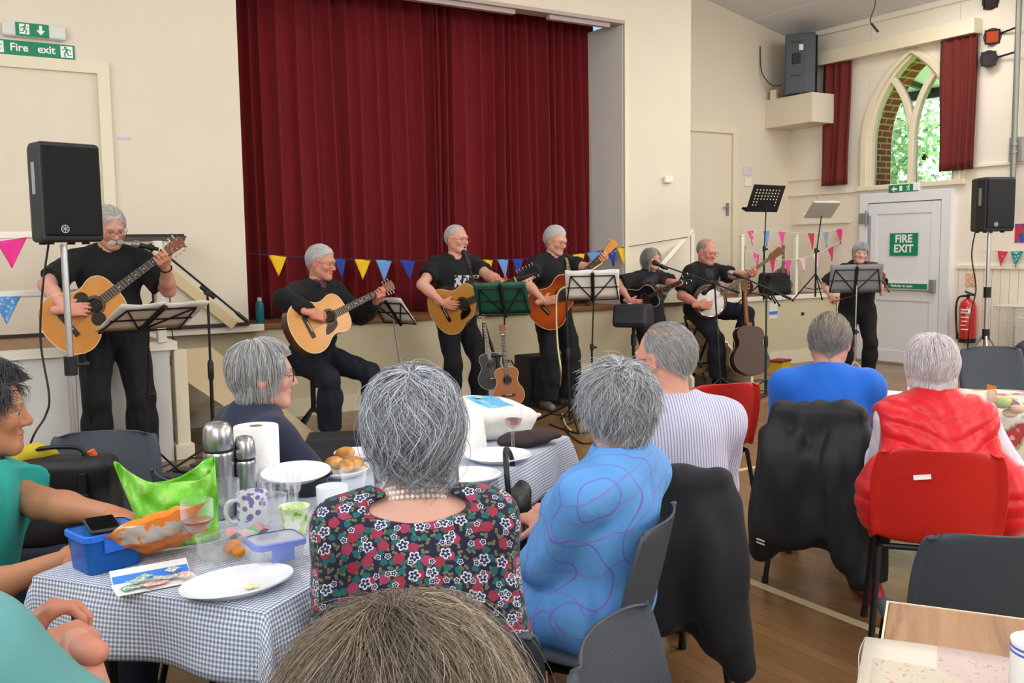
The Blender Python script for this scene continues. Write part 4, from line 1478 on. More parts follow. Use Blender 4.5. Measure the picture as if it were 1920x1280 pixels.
class Person:
	def __init__(s, label, loc, heading, h=1.74, seat=None, lean=0, side=0, twist=0, head=(0, 0, 0), arms=None, feet=None, knees=None, build=1.0, belly=0.0, skin='d9a088', hs=1.08, group=None, fem=False, res=0.0095, mouth=0.0, old=True, spread=0.11, tl=1.0, aim=None, dry=False):
		if aim is not None:      # settle height / slump and place so that the head sits where it should
			tgt = np.array(W(*aim))
			for _ in range(4):
				q = Person(label, loc, heading, h, seat, lean, side, twist, head, None, None, None, build, belly, skin, hs, group, fem, res, mouth, old, spread, tl, None, True)
				d = tgt - np.array(q.mw @ Vector(q.Hc))
				loc = (loc[0] + d[0], loc[1] + d[1], loc[2])
				if seat is None:
					h = h * tgt[2] / (tgt[2] - d[2])
				else:
					tl = max(0.66, tl + d[2] / (0.6 * h / 1.75))
		s.k = k = h / 1.75
		s.h, s.hs, s.b, s.belly, s.fem, s.res, s.mouth = h, hs * k, build, belly, fem, res, mouth
		s.skin = np.array(lin(skin)[:3])
		s.seat = seat
		hd = R(heading)
		s.mw = Matrix.Translation(loc) @ Matrix.Rotation(-hd, 4, 'Z')
		s.loc, s.heading = loc, heading
		if callable(arms):
			arms = arms(s.mw)
		if callable(feet):
			feet = feet(s.mw)
		s.root = None if dry else thing('person', label, 'person', mw=s.mw, group=group)
		P = A(0, 0, 0.93 * k) if seat is None else A(0, 0, seat + 0.095 * k)
		L, S, T = R(lean), R(side), R(twist)
		s.up = up = nrm(A(math.sin(S), math.sin(L), math.cos(L)))
		rt = A(math.cos(T), -math.sin(T), 0)
		s.rt = rt = nrm(rt - up * (rt @ up))
		s.fw = np.cross(up, rt)
		s.P = P
		tl = tl * k
		s.tl = tl
		s.N = P + up * 0.535 * tl
		sw = (0.178 if not fem else 0.162) * k * (0.5 + 0.5 * build)
		s.sh = {sd: P + up * 0.475 * tl + rt * sg * sw for sd, sg in (('R', 1), ('L', -1))}
		hy, hp, hr = (R(x) for x in head)
		hf = nrm(A(math.sin(hy) * math.cos(hp), math.cos(hy) * math.cos(hp), -math.sin(hp)))
		hrgt = nrm(np.cross(hf, A(0, 0, 1)))
		hup = np.cross(hrgt, hf)
		hrgt, hup = hrgt * math.cos(hr) + hup * math.sin(hr), hup * math.cos(hr) - hrgt * math.sin(hr)
		s.Rh = np.stack([hrgt, hf, hup], 1)
		s.Hc = s.N + up * 0.065 * k + hup * 0.105 * k + hf * 0.022 * k
		arms = arms or {}
		s.el, s.wr, s.hand = {}, {}, {}
		for sd, sg in (('R', 1), ('L', -1)):
			d = dict(arms.get(sd) or {})
			tgt = d.get('hand')
			if tgt is None:
				tgt = s.sh[sd] + A(sg * 0.07, 0.06, -0.51 * k)
			pole = d.get('pole', (sg * 0.5, -1, -0.3))
			s.el[sd], s.wr[sd] = ik(s.sh[sd], tgt, 0.285 * k, 0.255 * k, pole)
			s.hand[sd] = d
		s.hip = {sd: P + A(sg * 0.088 * k * build, 0, -0.02 * k) for sd, sg in (('R', 1), ('L', -1))}
		s.kn, s.an = {}, {}
		feet = feet or {}
		for sd, sg in (('R', 1), ('L', -1)):
			f = feet.get(sd)
			if f is None:
				f = A(sg * spread, 0.0, 0.085 * k) if seat is None else A(sg * (spread + 0.03), 0.40 * k, 0.085 * k)
			pole = (knees or {}).get(sd, (sg * 0.15, 1, 0.05 if seat is None else 0.8))
			s.kn[sd], s.an[sd] = ik(s.hip[sd], f, 0.425 * k, 0.425 * k, pole)
	# ---- shared prims
	def torso(s, S, infl=0.0, kk=0.05):
		k, b, P, up = s.k, s.b, s.P, s.up
		F = np.stack([s.rt, s.fw, up], 1)
		S.ell(P + up * 0.0 * k, A(0.165 * b, 0.115 * b, 0.13) * k, kk, rot=F, infl=infl)
		S.ell(P + up * 0.16 * s.tl + s.fw * (0.01 + 0.35 * s.belly) * k, A(0.145 * b + 0.2 * s.belly, 0.108 * b + 0.45 * s.belly, 0.16) * k, kk, rot=F, infl=infl)
		S.ell(P + up * 0.35 * s.tl + s.fw * 0.008 * k, A(0.162 * b, 0.112 * b, 0.165) * k, kk, rot=F, infl=infl)
		S.cone(s.sh['R'] - s.rt * 0.02 - up * 0.012, s.sh['L'] + s.rt * 0.02 - up * 0.012, 0.058 * k, 0.058 * k, kk, infl=infl)
		for sd in 'RL':
			S.cone(s.N + up * 0.01, s.sh[sd] - up * 0.0, 0.05 * k, 0.05 * k, kk, infl=infl)
		if s.fem:
			for sg in (1, -1):
				S.ell(P + up * 0.33 * s.tl + s.fw * 0.085 * k * b + s.rt * sg * 0.075 * k * b, A(0.075, 0.06, 0.075) * k * b, kk, rot=F, infl=infl)
	def arm(s, S, sd, infl=0.0, upto=1.0, fore=True, kk=0.03, loose=0.0, fend=1.0):
		k, b = s.k, 0.4 + 0.6 * s.b
		a, e, w = s.sh[sd], s.el[sd], s.wr[sd]
		if upto < 1:
			q = a + (e - a) * upto
			S.cone(a, a + (e - a) * (upto + 0.25), 0.056 * k * b, 0.050 * k * b + loose, kk, infl=infl, cut=(q, nrm(e - a)))
			return
		S.cone(a, e, 0.056 * k * b, 0.042 * k * b + loose, kk, infl=infl)
		if fore:
			q = e + (w - e) * fend
			cut = (q, nrm(w - e)) if fend < 1 else None
			S.cone(e, e + (w - e) * 0.35, 0.042 * k * b + loose, 0.041 * k * b + loose, kk, infl=infl, cut=cut)
			S.cone(e + (w - e) * 0.3, w, 0.041 * k * b + loose, 0.027 * k * b + loose * 0.6, kk, infl=infl, cut=cut)
	def leg(s, S, sd, infl=0.0, kk=0.035, flare=0.0):
		k, b = s.k, s.b
		hp, kn, an = s.hip[sd], s.kn[sd], s.an[sd]
		S.cone(hp, kn, 0.088 * k * b, 0.06 * k, kk, infl=infl)
		S.cone(kn, kn + (an - kn) * 0.4, 0.058 * k, 0.056 * k + flare * 0.5, kk, infl=infl)
		S.cone(kn + (an - kn) * 0.35, an, 0.056 * k + flare * 0.5, 0.038 * k + flare, kk, infl=infl)
	def bounds(s, pts, pad):
		pts = np.array(pts)
		return pts.min(0) - pad, pts.max(0) + pad
	# ---- the body: one continuous mesh
	def head_sdf(s):
		k = s.hs
		T = lambda x, y, z: s.Hc + s.Rh @ (A(x, y, z) * k)
		lo, hi = s.bounds([T(x, y, z) for x in (-.09, .09) for y in (-.115, .13) for z in (-.16, .125)], 0.01)
		S = SDF(lo, hi, 0.0042 if s.res > 0.007 else 0.0036)
		Rm = s.Rh
		S.ell(T(*HEAD_C), HEAD_R * k, 0.0, rot=Rm)
		S.ell(T(0, 0.028, -0.03), A(0.063, 0.066, 0.085) * k, 0.03 * k, rot=Rm)
		for sg in (1, -1):
			S.cone(T(sg * 0.052, 0.0, -0.05), T(sg * 0.018, 0.070, -0.094), 0.02 * k, 0.02 * k, 0.03 * k)
			S.ell(T(sg * 0.042, 0.066, -0.022), A(0.022, 0.018, 0.02) * k, 0.025 * k, rot=Rm)
		S.ell(T(0, 0.078, -0.094), A(0.022, 0.017, 0.018) * k, 0.02 * k, rot=Rm)
		S.ell(T(0, 0.080, 0.026), A(0.05, 0.014, 0.011) * k, 0.02 * k, rot=Rm)
		for sg in (1, -1):
			S.ell(T(sg * 0.031, 0.099, 0.004), A(0.019, 0.014, 0.012) * k, 0.014 * k, 's', rot=Rm)
			S.ell(T(sg * 0.031, 0.0795, 0.0125), A(0.017, 0.0125, 0.0085) * k, 0.005 * k, rot=Rm)
			S.ell(T(sg * 0.031, 0.0795, -0.0095), A(0.016, 0.010, 0.006) * k, 0.006 * k, rot=Rm)
		S.cone(T(0, 0.088, 0.012), T(0, 0.109, -0.026), 0.009 * k, 0.0125 * k, 0.012 * k)
		for sg in (1, -1):
			S.ell(T(sg * 0.012, 0.098, -0.031), A(0.009, 0.011, 0.008) * k, 0.008 * k, rot=Rm)
		S.ell(T(0, 0.091, -0.056), A(0.023, 0.010, 0.006) * k, 0.008 * k, rot=Rm)
		S.ell(T(0, 0.089, -0.068), A(0.020, 0.010, 0.007) * k, 0.008 * k, rot=Rm)
		S.ell(T(0, 0.102, -0.0615), A(0.022, 0.014, 0.0016 + s.mouth * 0.012) * k, 0.004 * k, 's', rot=Rm)
		if s.mouth > 0.3:
			S.ell(T(0, 0.09, -0.064), A(0.015, 0.03, 0.004 + s.mouth * 0.010) * k, 0.004 * k, 's', rot=Rm)
		for sg in (1, -1):
			S.ell(T(sg * 0.080, -0.006, -0.004), A(0.009, 0.021, 0.033) * k, 0.012 * k, rot=Rm)
			S.ell(T(sg * 0.089, -0.002, 0.0), A(0.006, 0.011, 0.018) * k, 0.006 * k, 's', rot=Rm)
		S.cone(s.N - s.up * 0.05 * k, T(0, -0.018, -0.05), 0.060 * s.k, 0.054 * k, 0.03 * k)
		# end the neck inside the shoulders
		V, Fc = S.mesh()
		return V, Fc
	def hand_mesh(s, sd):
		d = s.hand[sd]
		k = s.k * 1.03
		hgrid = 0.0036 if s.res > 0.007 else 0.003
		curl = d.get('curl', 24)
		cs = curl if isinstance(curl, (list, tuple)) else (curl, curl * 1.05, curl * 1.1, curl * 1.15)
		thumb = d.get('thumb', 0.5)
		S = SDF((-0.105, -0.075, -0.12), (0.20, 0.10, 0.05), hgrid / k)
		S.cone((-0.06, 0, 0), (0.015, 0, 0), 0.026, 0.027, 0.0, flat=(A(0, 0, 1), 0.8))
		S.rbox((0.046, 0.0, -0.002), (0.046, 0.040, 0.0145), 0.013, 0.02)
		S.ell((0.03, 0.026, -0.014), (0.032, 0.018, 0.016), 0.012)
		S.ell((0.03, -0.026, -0.012), (0.034, 0.015, 0.014), 0.012)
		for i, (y, L, r) in enumerate(((0.030, 0.074, 0.0086), (0.0105, 0.082, 0.0088), (-0.0105, 0.077, 0.0085), (-0.030, 0.060, 0.0076))):
			p = A(0.086 - 0.004 * abs(i - 1), y, 0.0)
			ang = 0.0
			spr = (1.5 - i) * 0.07
			for j, f in enumerate((0.44, 0.31, 0.25)):
				ang += R(cs[i]) * (0.85 if j == 0 else 1.15 if j == 1 else 0.8)
				q = p + A(math.cos(ang) * math.cos(spr), math.sin(spr) * max(0.0, math.cos(ang)), -math.sin(ang)) * L * f
				S.cone(p, q, r * (1.0 - 0.05 * j), r * (0.96 - 0.08 * j), 0.006 if j else 0.010)
				p = q
		a = A(0.018, 0.030, -0.010)
		td = nrm(A(0.62, 0.62 * (1.2 - thumb), -0.25 - 0.75 * thumb))
		b = a + td * 0.042
		td2 = nrm(td + A(0.45, -0.25 * thumb, -0.15))
		c = b + td2 * 0.030
		S.cone(a, b, 0.0145, 0.0108, 0.012); S.cone(b, c, 0.0105, 0.0085, 0.006); S.cone(c, c + td2 * 0.018, 0.009, 0.0075, 0.005)
		V, Fc = S.mesh()
		fd = d.get('dir')
		fore = nrm(s.wr[sd] - s.el[sd])
		x = fore if fd is None else nrm(fd)
		z = np.asarray(d.get('dorsal', (0.3 if sd == 'R' else -0.3, 0.6, 0.6)), float)
		z = nrm(z - x * (z @ x))
		y = np.cross(z, x) * (1 if sd == 'R' else -1)
		M = np.stack([x, y, z], 1)
		V = s.wr[sd] + (V * k) @ M.T
		if sd == 'L':
			Fc = Fc[:, ::-1]
		return V, Fc
	def make_body(s, legs=True):
		pts = [s.P, s.N, s.Hc] + [s.el[d] for d in 'RL'] + [s.wr[d] for d in 'RL'] + [s.sh[d] for d in 'RL']
		if legs:
			pts += [s.kn[d] for d in 'RL'] + [s.an[d] for d in 'RL']
		lo, hi = s.bounds(pts, 0.2)
		S = SDF(lo, hi, max(s.res, 0.0085))
		s.torso(S, -0.006)
		S.cone(s.N - s.up * 0.06, s.N + (s.Hc - s.N) * 0.55, 0.062 * s.k, 0.056 * s.k, 0.04)
		for sd in 'RL':
			s.arm(S, sd)
			if legs:
				s.leg(S, sd, -0.006)
		parts = [S.mesh(), s.head_sdf()] + [s.hand_mesh(d) for d in 'RL']
		V, Fc = join(parts)
		nh = len(parts[0][0])
		tint = np.tile(s.skin, (len(V), 1))
		q = ((V - s.Hc) @ s.Rh) / s.hs
		isH = np.zeros(len(V), bool); isH[nh:nh + len(parts[1][0])] = True
		def spot(c, r): return np.exp(-(((q - np.array(c)) / np.array(r)) ** 2).sum(1)) * isH
		red = np.array([1.0, 0.62, 0.58])
		w = np.clip(0.85 * spot((0, 0.095, -0.061), (0.022, 0.02, 0.008)) + 0.45 * spot((0.045, 0.07, -0.03), (0.025, 0.04, 0.022)) + 0.45 * spot((-0.045, 0.07, -0.03), (0.025, 0.04, 0.022)) + 0.5 * spot((0, 0.11, -0.026), (0.016, 0.02, 0.014)) + 0.5 * spot((0.085, 0, 0), (0.02, 0.03, 0.04)) + 0.5 * spot((-0.085, 0, 0), (0.02, 0.03, 0.04)), 0, 1)
		tint = tint * (1 - w[:, None]) + tint * red * w[:, None]
		hand = np.zeros(len(V), bool); hand[nh + len(parts[1][0]):] = True
		tint[hand] *= np.array([1.0, 0.88, 0.84])
		if s.mouth > 0.3:
			w = np.clip(1.6 * spot((0, 0.085, -0.064), (0.016, 0.022, 0.012)), 0, 1)[:, None] * (q[:, 1:2] < 0.088)
			tint = tint * (1 - w) + np.array([0.10, 0.02, 0.02]) * w
		s.body = np_mesh('body', V, Fc, SKIN_M, s.root, tint)
		for sg in (1, -1):
			m = MB()
			c = s.Hc + s.Rh @ (A(sg * 0.031, 0.0775, 0.0005) * s.hs)
			m.ball(c, 0.0112 * s.hs, 12, 10)
			m.cur = 1
			m.ball(c + s.Rh @ (A(0, 0.0062, -0.0012) * s.hs), 0.0068 * s.hs, 10, 8)
			e = m.build('eye', [EYE_M, IRIS_M], s.root)
			m = MB()
			for i in range(1):
				pts = [s.Hc + s.Rh @ (A(sg * (0.014 + 0.036 * t), 0.0955 - 0.012 * t * t, 0.024 + 0.007 * math.sin(t * PI * 0.8)) * s.hs) for t in (0, .25, .5, .75, 1)]
				m.tube(pts, [0.002, 0.0032, 0.0034, 0.003, 0.0012], 6)
			ebm = np.array(getattr(s, 'brow', (0.45, 0.42, 0.40)))
			o = m.build('eyebrow', HAIR_M, s.root)
			at = o.data.attributes.new('tint', 'FLOAT_COLOR', 'POINT')
			at.data.foreach_set('color', np.tile(np.append(ebm, 1), (len(o.data.vertices), 1)).astype(np.float32).ravel())
		return s
	# ---- clothing
	def shirt(s, m, name='shirt', sleeve='short', infl=0.012, hem=0.10, neck=0.07, amp=0.004, freq=34, seed=1, loose=0.006, upto=0.62, res=None, collar=False, fend=0.93, scoop=0.0, neck_drop=0.0, bscoop=0.0, ak=0.03, hips=0.0):
		pts = [s.P, s.N] + [s.sh[d] for d in 'RL'] + ([s.el[d] for d in 'RL'] + [s.wr[d] for d in 'RL'] if sleeve == 'long' else [s.sh[d] + (s.el[d] - s.sh[d]) * 1.0 for d in 'RL'])
		lo, hi = s.bounds(pts, 0.24 + s.belly)
		S = SDF(lo, hi, res or s.res)
		s.torso(S, infl)
		for sd in 'RL':
			if hips:
				S.cone(s.hip[sd], s.hip[sd] + (s.kn[sd] - s.hip[sd]) * hips, 0.1 * s.k * s.b, 0.088 * s.k, 0.05, infl=infl)
			if sleeve == 'short':
				s.arm(S, sd, infl + 0.002, upto=upto, loose=loose)
			elif sleeve == 'long':
				s.arm(S, sd, infl, loose=loose, fend=fend, kk=ak)
		if seed:
			S.ripple(amp, freq, seed, (1, 1, 0.8)); S.ripple(amp * 0.55, freq * 2.4, seed + 7, (1, 1, 0.55))
		nd = s.up * neck_drop
		S.cone(s.N + s.up * 0.015 - nd + s.fw * 0.012, s.N + s.up * 0.3 + s.fw * 0.05, neck * s.k, neck * 1.5 * s.k, 0.01, 's')
		if scoop:
			S.ell(s.N - s.up * scoop * 0.3 + s.fw * 0.06, A(0.075, 0.08, scoop) * s.k, 0.01, 's')
		if bscoop:
			S.ell(s.N - s.fw * 0.075 * s.k, A(0.118, 0.10, bscoop) * s.k, 0.01, 's', rot=np.stack([s.rt, s.fw, s.up], 1))
		S.half(s.P - s.up * hem * s.k, -s.up)
		if collar:
			S.cone(s.N - s.up * 0.004 + s.fw * 0.012, s.N + s.up * 0.03 + s.fw * 0.02, 0.078 * s.k, 0.069 * s.k, 0.012)
			S.cone(s.N + s.up * 0.0 + s.fw * 0.012, s.N + s.up * 0.2 + s.fw * 0.05, 0.060 * s.k, 0.066 * s.k, 0.004, 's')
		V, Fc = S.mesh()
		return np_mesh(name, V, Fc, m, s.root)
	def trousers(s, m, name='trousers', infl=0.014, flare=0.022, amp=0.005, seed=3, waist=0.10, crop=0.02):
		pts = [s.P] + [s.hip[d] for d in 'RL'] + [s.kn[d] for d in 'RL'] + [s.an[d] for d in 'RL']
		lo, hi = s.bounds(pts, 0.22 + s.belly)
		S = SDF(lo, hi, s.res)
		F = np.stack([s.rt, s.fw, s.up], 1)
		S.ell(s.P, A(0.165 * s.b, 0.118 * s.b, 0.13) * s.k, 0.04, infl=infl * 0.6)
		S.ell(s.P + s.up * 0.1 * s.k + s.fw * 0.3 * s.belly, A(0.148 * s.b + 0.15 * s.belly, 0.108 * s.b + 0.35 * s.belly, 0.12) * s.k, 0.04, rot=F, infl=infl * 0.4)
		for sd in 'RL':
			s.leg(S, sd, infl, flare=flare)
		S.ripple(amp, 30, seed, (1, 1, 0.7)); S.ripple(amp * 0.5, 75, seed + 4, (1, 1, 0.4))
		S.half(s.P + A(0, 0, waist * s.k), A(0, 0, 1))
		lo_a = min(s.an['R'][2], s.an['L'][2])
		for sd in 'RL':
			dn = nrm(s.an[sd] - s.kn[sd])
			c = s.an[sd] - dn * crop
			def fn(X, Y, Z, c=c, dn=dn):
				d = (X - c[0]) * dn[0] + (Y - c[1]) * dn[1] + (Z - c[2]) * dn[2]
				r = np.sqrt((X - c[0]) ** 2 + (Y - c[1]) ** 2 + (Z - c[2]) ** 2) - 0.13
				return np.maximum(-d, r)
			S.put(fn, c - 0.14, c + 0.14, 0.0, 's')
		V, Fc = S.mesh()
		return np_mesh(name, V, Fc, m, s.root)
	def shoes(s, m, yaw=(8, -8), name='shoe', pitch=(0, 0), sock=None):
		for sd, yw, pt in (('R', yaw[0], pitch[0]), ('L', yaw[1], pitch[1])):
			a = s.an[sd]
			k = s.k
			f = A(math.sin(R(yw)) * math.cos(R(pt)), math.cos(R(yw)) * math.cos(R(pt)), -math.sin(R(pt)))
			dn = nrm(A(0, 0, -1) - f * (-f[2])) if pt else A(0, 0, -1)
			hl = a + dn * 0.042 * k - f * 0.03
			toe = a + dn * 0.052 * k + f * 0.165 * k
			lo, hi = s.bounds([hl, toe, a], 0.09)
			S = SDF(lo, hi, 0.006)
			S.cone(hl, a + f * 0.05 + dn * 0.035 * k, 0.036 * k, 0.036 * k, 0.0)
			S.cone(a + f * 0.03 + dn * 0.04 * k, toe, 0.038 * k, 0.036 * k, 0.02)
			S.cone(a + A(0, 0, 0.015), hl, 0.036 * k, 0.036 * k, 0.02)
			S.half(a + dn * 0.080 * k, dn)
			S.half(a - dn * 0.02, -dn * 1.0)
			V, Fc = S.mesh()
			np_mesh(name, V, Fc, m, s.root)
	# ---- hair
	def hair(s, color, n=1500, length=0.05, flow=(0, -1, -0.2), lift=0.25, grav=0.5, wave=0.0, vol=(0.02, 0.10), r=0.0011, steps=6, seed=1, bald=0.0, front=0.6, back=-0.72, sidez=-0.15, style='flow', var=0.25, crown=(0, -0.55, 0.83), cap=True, two=None, name='hair', tips=0.0, sideburn=0.0, lenvar=0.3, part=None, rough=0.0, face_clear=0.04):
		rg = np.random.RandomState(seed)
		def accept(u, rnd):
			y = u[:, 1]
			zmin = np.interp(y, [-1, -0.6, -0.15, 0.12, 0.38, 0.62, 0.9, 1.0], [back, back + 0.04, sidez - 0.1, sidez + 0.05, sidez + 0.32 + sideburn, front - 0.12, front, front + 0.05])
			ok = u[:, 2] > zmin
			if bald:
				bz = (u[:, 2] > 0.58) & (u[:, 1] > -0.72)
				ok &= ~(bz & (rnd < bald))
			return ok
		U = rg.normal(size=(n * 4, 3)); U /= np.linalg.norm(U, axis=1)[:, None]
		U = U[accept(U, rg.rand(len(U)))][:n]
		n = len(U)
		p = HEAD_C + U * HEAD_R
		off = vol[0] + (vol[1] - vol[0]) * rg.rand(n, 1) ** 0.7
		L = length * (1 - lenvar + 2 * lenvar * rg.rand(n, 1))
		if callable(getattr(s, 'len_fn', None)):
			L = L * s.len_fn(U)[:, None]
		ph = rg.rand(n, 1) * 6.28
		clump = np.sin(U[:, [0]] * 9 + seed) + np.sin(U[:, [1]] * 8 + 1.3 * seed) + np.sin(U[:, [2]] * 7)
		pts = [p.copy()]
		fl = np.array(flow, float)
		cr = np.array(crown, float)
		jit = rg.normal(size=(n, 3)) * (0.09 + rough)
		for i in range(steps):
			t = (i + 1) / steps
			nn = (p - HEAD_C) / HEAD_R ** 2
			nn /= np.linalg.norm(nn, axis=1)[:, None]
			if style == 'flow':
				g = fl + np.array([0, 0, -1.0]) * (1 - np.clip(nn[:, [2]], -1, 1)) * 0.9
			else:
				g = (U - cr) * 1.0 + np.array([0, 0, -1.0]) * (0.25 + (1 - np.clip(nn[:, [2]], -1, 1)) * 0.8)
				if part is not None:
					g = g + np.sign(U[:, [0]] - part) * np.array([0.8, 0, 0]) * np.clip(nn[:, [2]], 0, 1)
			tg = g - nn * (g * nn).sum(1, keepdims=True)
			tg /= np.linalg.norm(tg, axis=1)[:, None] + 1e-6
			d = tg + nn * lift * (1 - t) + np.array([0, 0, -1.0]) * grav * t + jit
			if wave:
				side = np.cross(nn, tg)
				d = d + side * wave * np.sin(ph * 0.25 + clump * 1.2 + t * 5.5)
			if tips:
				d = d - nn * tips * t * t
			d /= np.linalg.norm(d, axis=1)[:, None]
			p = p + d * L / steps
			q = (p - HEAD_C) / (HEAD_R * (1 + off * (0.5 + 0.8 * min(1, t * 1.5))))
			ql = np.linalg.norm(q, axis=1)[:, None]
			low = (p[:, [2]] < -0.03)
			p = np.where((ql < 1) & ~low, HEAD_C + (p - HEAD_C) / ql, p)
			if low.any():    # keep outside the neck / jaw
				rad = np.sqrt(p[:, [0]] ** 2 + (p[:, [1]] + 0.01) ** 2)
				mn = 0.068 * (1 + off)
				f = np.where(low & (rad < mn), mn / (rad + 1e-6), 1.0)
				p = np.concatenate([p[:, [0]] * f, (p[:, [1]] + 0.01) * f - 0.01, p[:, [2]]], 1)
			if face_clear is not None:
				fr = (p[:, [1]] > 0.028) & (p[:, [2]] < face_clear)
				lim = 0.072 * (1 + 0.6 * off) * np.clip(1.25 - p[:, [1]] * 3.2, 0.5, 1)
				sg = np.where(U[:, [0]] >= 0, 1.0, -1.0)
				nx = np.where(fr & (np.abs(p[:, [0]]) < lim), sg * lim, p[:, [0]])
				ny = np.where(fr & (np.abs(p[:, [0]]) < lim), np.minimum(p[:, [1]], 0.055), p[:, [1]])
				p = np.concatenate([nx, ny, p[:, [2]]], 1)
			pts.append(p.copy())
		Pn = np.stack(pts, 1)                       # n, steps+1, 3
		T = np.gradient(Pn, axis=1); T /= np.linalg.norm(T, axis=2, keepdims=True) + 1e-9
		x = np.cross(T, rg.normal(size=(n, 1, 3))); x /= np.linalg.norm(x, axis=2, keepdims=True) + 1e-9
		y = np.cross(T, x)
		rr = r * (0.7 + 0.6 * rg.rand(n, 1, 1)) * np.linspace(1, 0.35, steps + 1)[None, :, None]
		ring = np.stack([Pn + (x * math.cos(a) + y * math.sin(a)) * rr for a in (0, 2.094, 4.189)], 2)   # n, st, 3, 3
		V = ring.reshape(-1, 3)
		base = (np.arange(n) * (steps + 1) * 3)[:, None, None]
		ii = (np.arange(steps) * 3)[None, :, None]
		jj = np.arange(3)[None, None, :]
		a = base + ii + jj; b = base + ii + (jj + 1) % 3
		F = np.stack([a, b, b + 3, a + 3], -1).reshape(-1, 4)
		c1 = np.array(lin(color)[:3])
		col = np.tile(c1, (n, 1)) * np.clip(1 + var * rg.normal(size=(n, 1)), 0.35, 1.8)
		if two is not None:
			c2 = np.array(lin(two[0])[:3])
			w = np.clip(two[1](U) + 0.25 * rg.normal(size=n), 0, 1)[:, None]
			col = col * (1 - w) + c2 * np.clip(1 + var * rg.normal(size=(n, 1)), 0.4, 1.6) * w
		tint = np.repeat(np.clip(col, 0.004, 0.95), (steps + 1) * 3, axis=0)
		parts = [(V, F)]
		if cap:
			nu, nv = 40, 26
			th = np.linspace(0, PI, nv + 1); az = np.linspace(0, 2 * PI, nu, endpoint=False)
			th, az = np.meshgrid(th, az, indexing='ij')
			u = np.stack([np.sin(th) * np.cos(az), np.sin(th) * np.sin(az), np.cos(th)], -1)
			Vc = HEAD_C + u.reshape(-1, 3) * HEAD_R * (1.012 + vol[0] * 0.6)
			Fq = []
			okv = accept(u.reshape(-1, 3) * 1.0, np.zeros(u.size // 3) + (0.0 if bald > 0.5 else 2))
			for i in range(nv):
				for j in range(nu):
					f = (i * nu + j, i * nu + (j + 1) % nu, (i + 1) * nu + (j + 1) % nu, (i + 1) * nu + j)
					if all(okv[q] for q in f):
						Fq.append(f)
			if Fq:
				parts.append((Vc, np.array(Fq)[:, ::-1]))
				cc = c1 * 0.75
				if two is not None:
					w = np.clip(two[1](u.reshape(-1, 3)), 0, 1)[:, None]
					cc = (c1 * (1 - w) + np.array(lin(two[0])[:3]) * w) * 0.62
					tint = np.concatenate([tint, cc])
				else:
					tint = np.concatenate([tint, np.tile(cc, (len(Vc), 1))])
		V, F = join(parts)
		V = s.Hc + (V * s.hs) @ s.Rh.T
		s.brow = tuple(c1 * 0.7)
		return np_mesh(name, V, F, HAIR_M, s.root, tint)
	def glasses(s, m, w=0.026, hgt=0.019, name='glasses', lens=True):
		T = lambda x, y, z: s.Hc + s.Rh @ (A(x, y, z) * s.hs)
		mb = MB()
		for sg in (1, -1):
			pts = []
			for i in range(20):
				a = 2 * PI * i / 20
				cx, cz = math.cos(a), math.sin(a)
				pts.append(T(sg * 0.032 + w * abs(cx) ** 0.7 * (1 if cx > 0 else -1), 0.107 - 0.006 * abs(sg * 0.032 + w * cx) / 0.06, 0.0 + hgt * abs(cz) ** 0.75 * (1 if cz > 0 else -1)))
			mb.tube(pts, 0.0016 * s.hs, 6, closed=True)
			mb.tube([T(sg * 0.058, 0.102, 0.005), T(sg * 0.074, 0.085, 0.006), T(sg * 0.083, 0.0, 0.010), T(sg * 0.084, -0.025, -0.004)], 0.0015 * s.hs, 6)
		mb.tube([T(-0.008, 0.108, 0.004), T(0, 0.113, 0.006), T(0.008, 0.108, 0.004)], 0.0015 * s.hs, 6)
		return mb.build(name, m, s.root)
	def moustache(s, color, n=260, beard=False):
		rg = np.random.RandomState(9)
		if beard:
			U = np.stack([rg.uniform(-0.05, 0.05, n), rg.uniform(0.03, 0.09, n), rg.uniform(-0.1, -0.045, n)], 1)
		else:
			U = np.stack([rg.uniform(-0.03, 0.03, n), 0.1 + 0 * rg.rand(n), rg.uniform(-0.052, -0.040, n)], 1)
			U[:, 1] = 0.103 - 9.0 * U[:, 0] ** 2
		m = MB()
		for q in U:
			a = A(*q)
			b = a + A(np.sign(a[0]) * 0.012 + rg.normal() * 0.003, 0.004, -0.010 + rg.normal() * 0.002)
			c = b + A(np.sign(a[0]) * 0.006, -0.003, -0.008)
			m.tube([s.Hc + s.Rh @ (p * s.hs) for p in (a, b, c)], [0.0014, 0.0012, 0.0005], 4, caps=False)
		o = m.build('moustache', HAIR_M, s.root)
		at = o.data.attributes.new('tint', 'FLOAT_COLOR', 'POINT')
		at.data.foreach_set('color', np.tile(np.append(np.array(lin(color)[:3]), 1), (len(o.data.vertices), 1)).astype(np.float32).ravel())
	def local(s, w):
		return np.array(s.mw.inverted() @ Vector(w))
	def world(s, p):
		return s.mw @ Vector(p)
BLACK_CLOTH = mat('black_jersey', '0d0e11', 0.88, bump=0.1, bscale=400, sheen=0.03)
BLACK_TROUSER = mat('black_trouser_cloth', '0c0d11', 0.88, bump=0.12, bscale=350, sheen=0.02)
NAVY_TROUSER = mat('dark_navy_trouser_cloth', '101421', 0.85, bump=0.12, bscale=350)
SHOE_BLACK = mat('black_shoe_leather', '131316', 0.35)
WIRE = mat('spectacle_wire', '6d6a66', 0.3, 0.8)
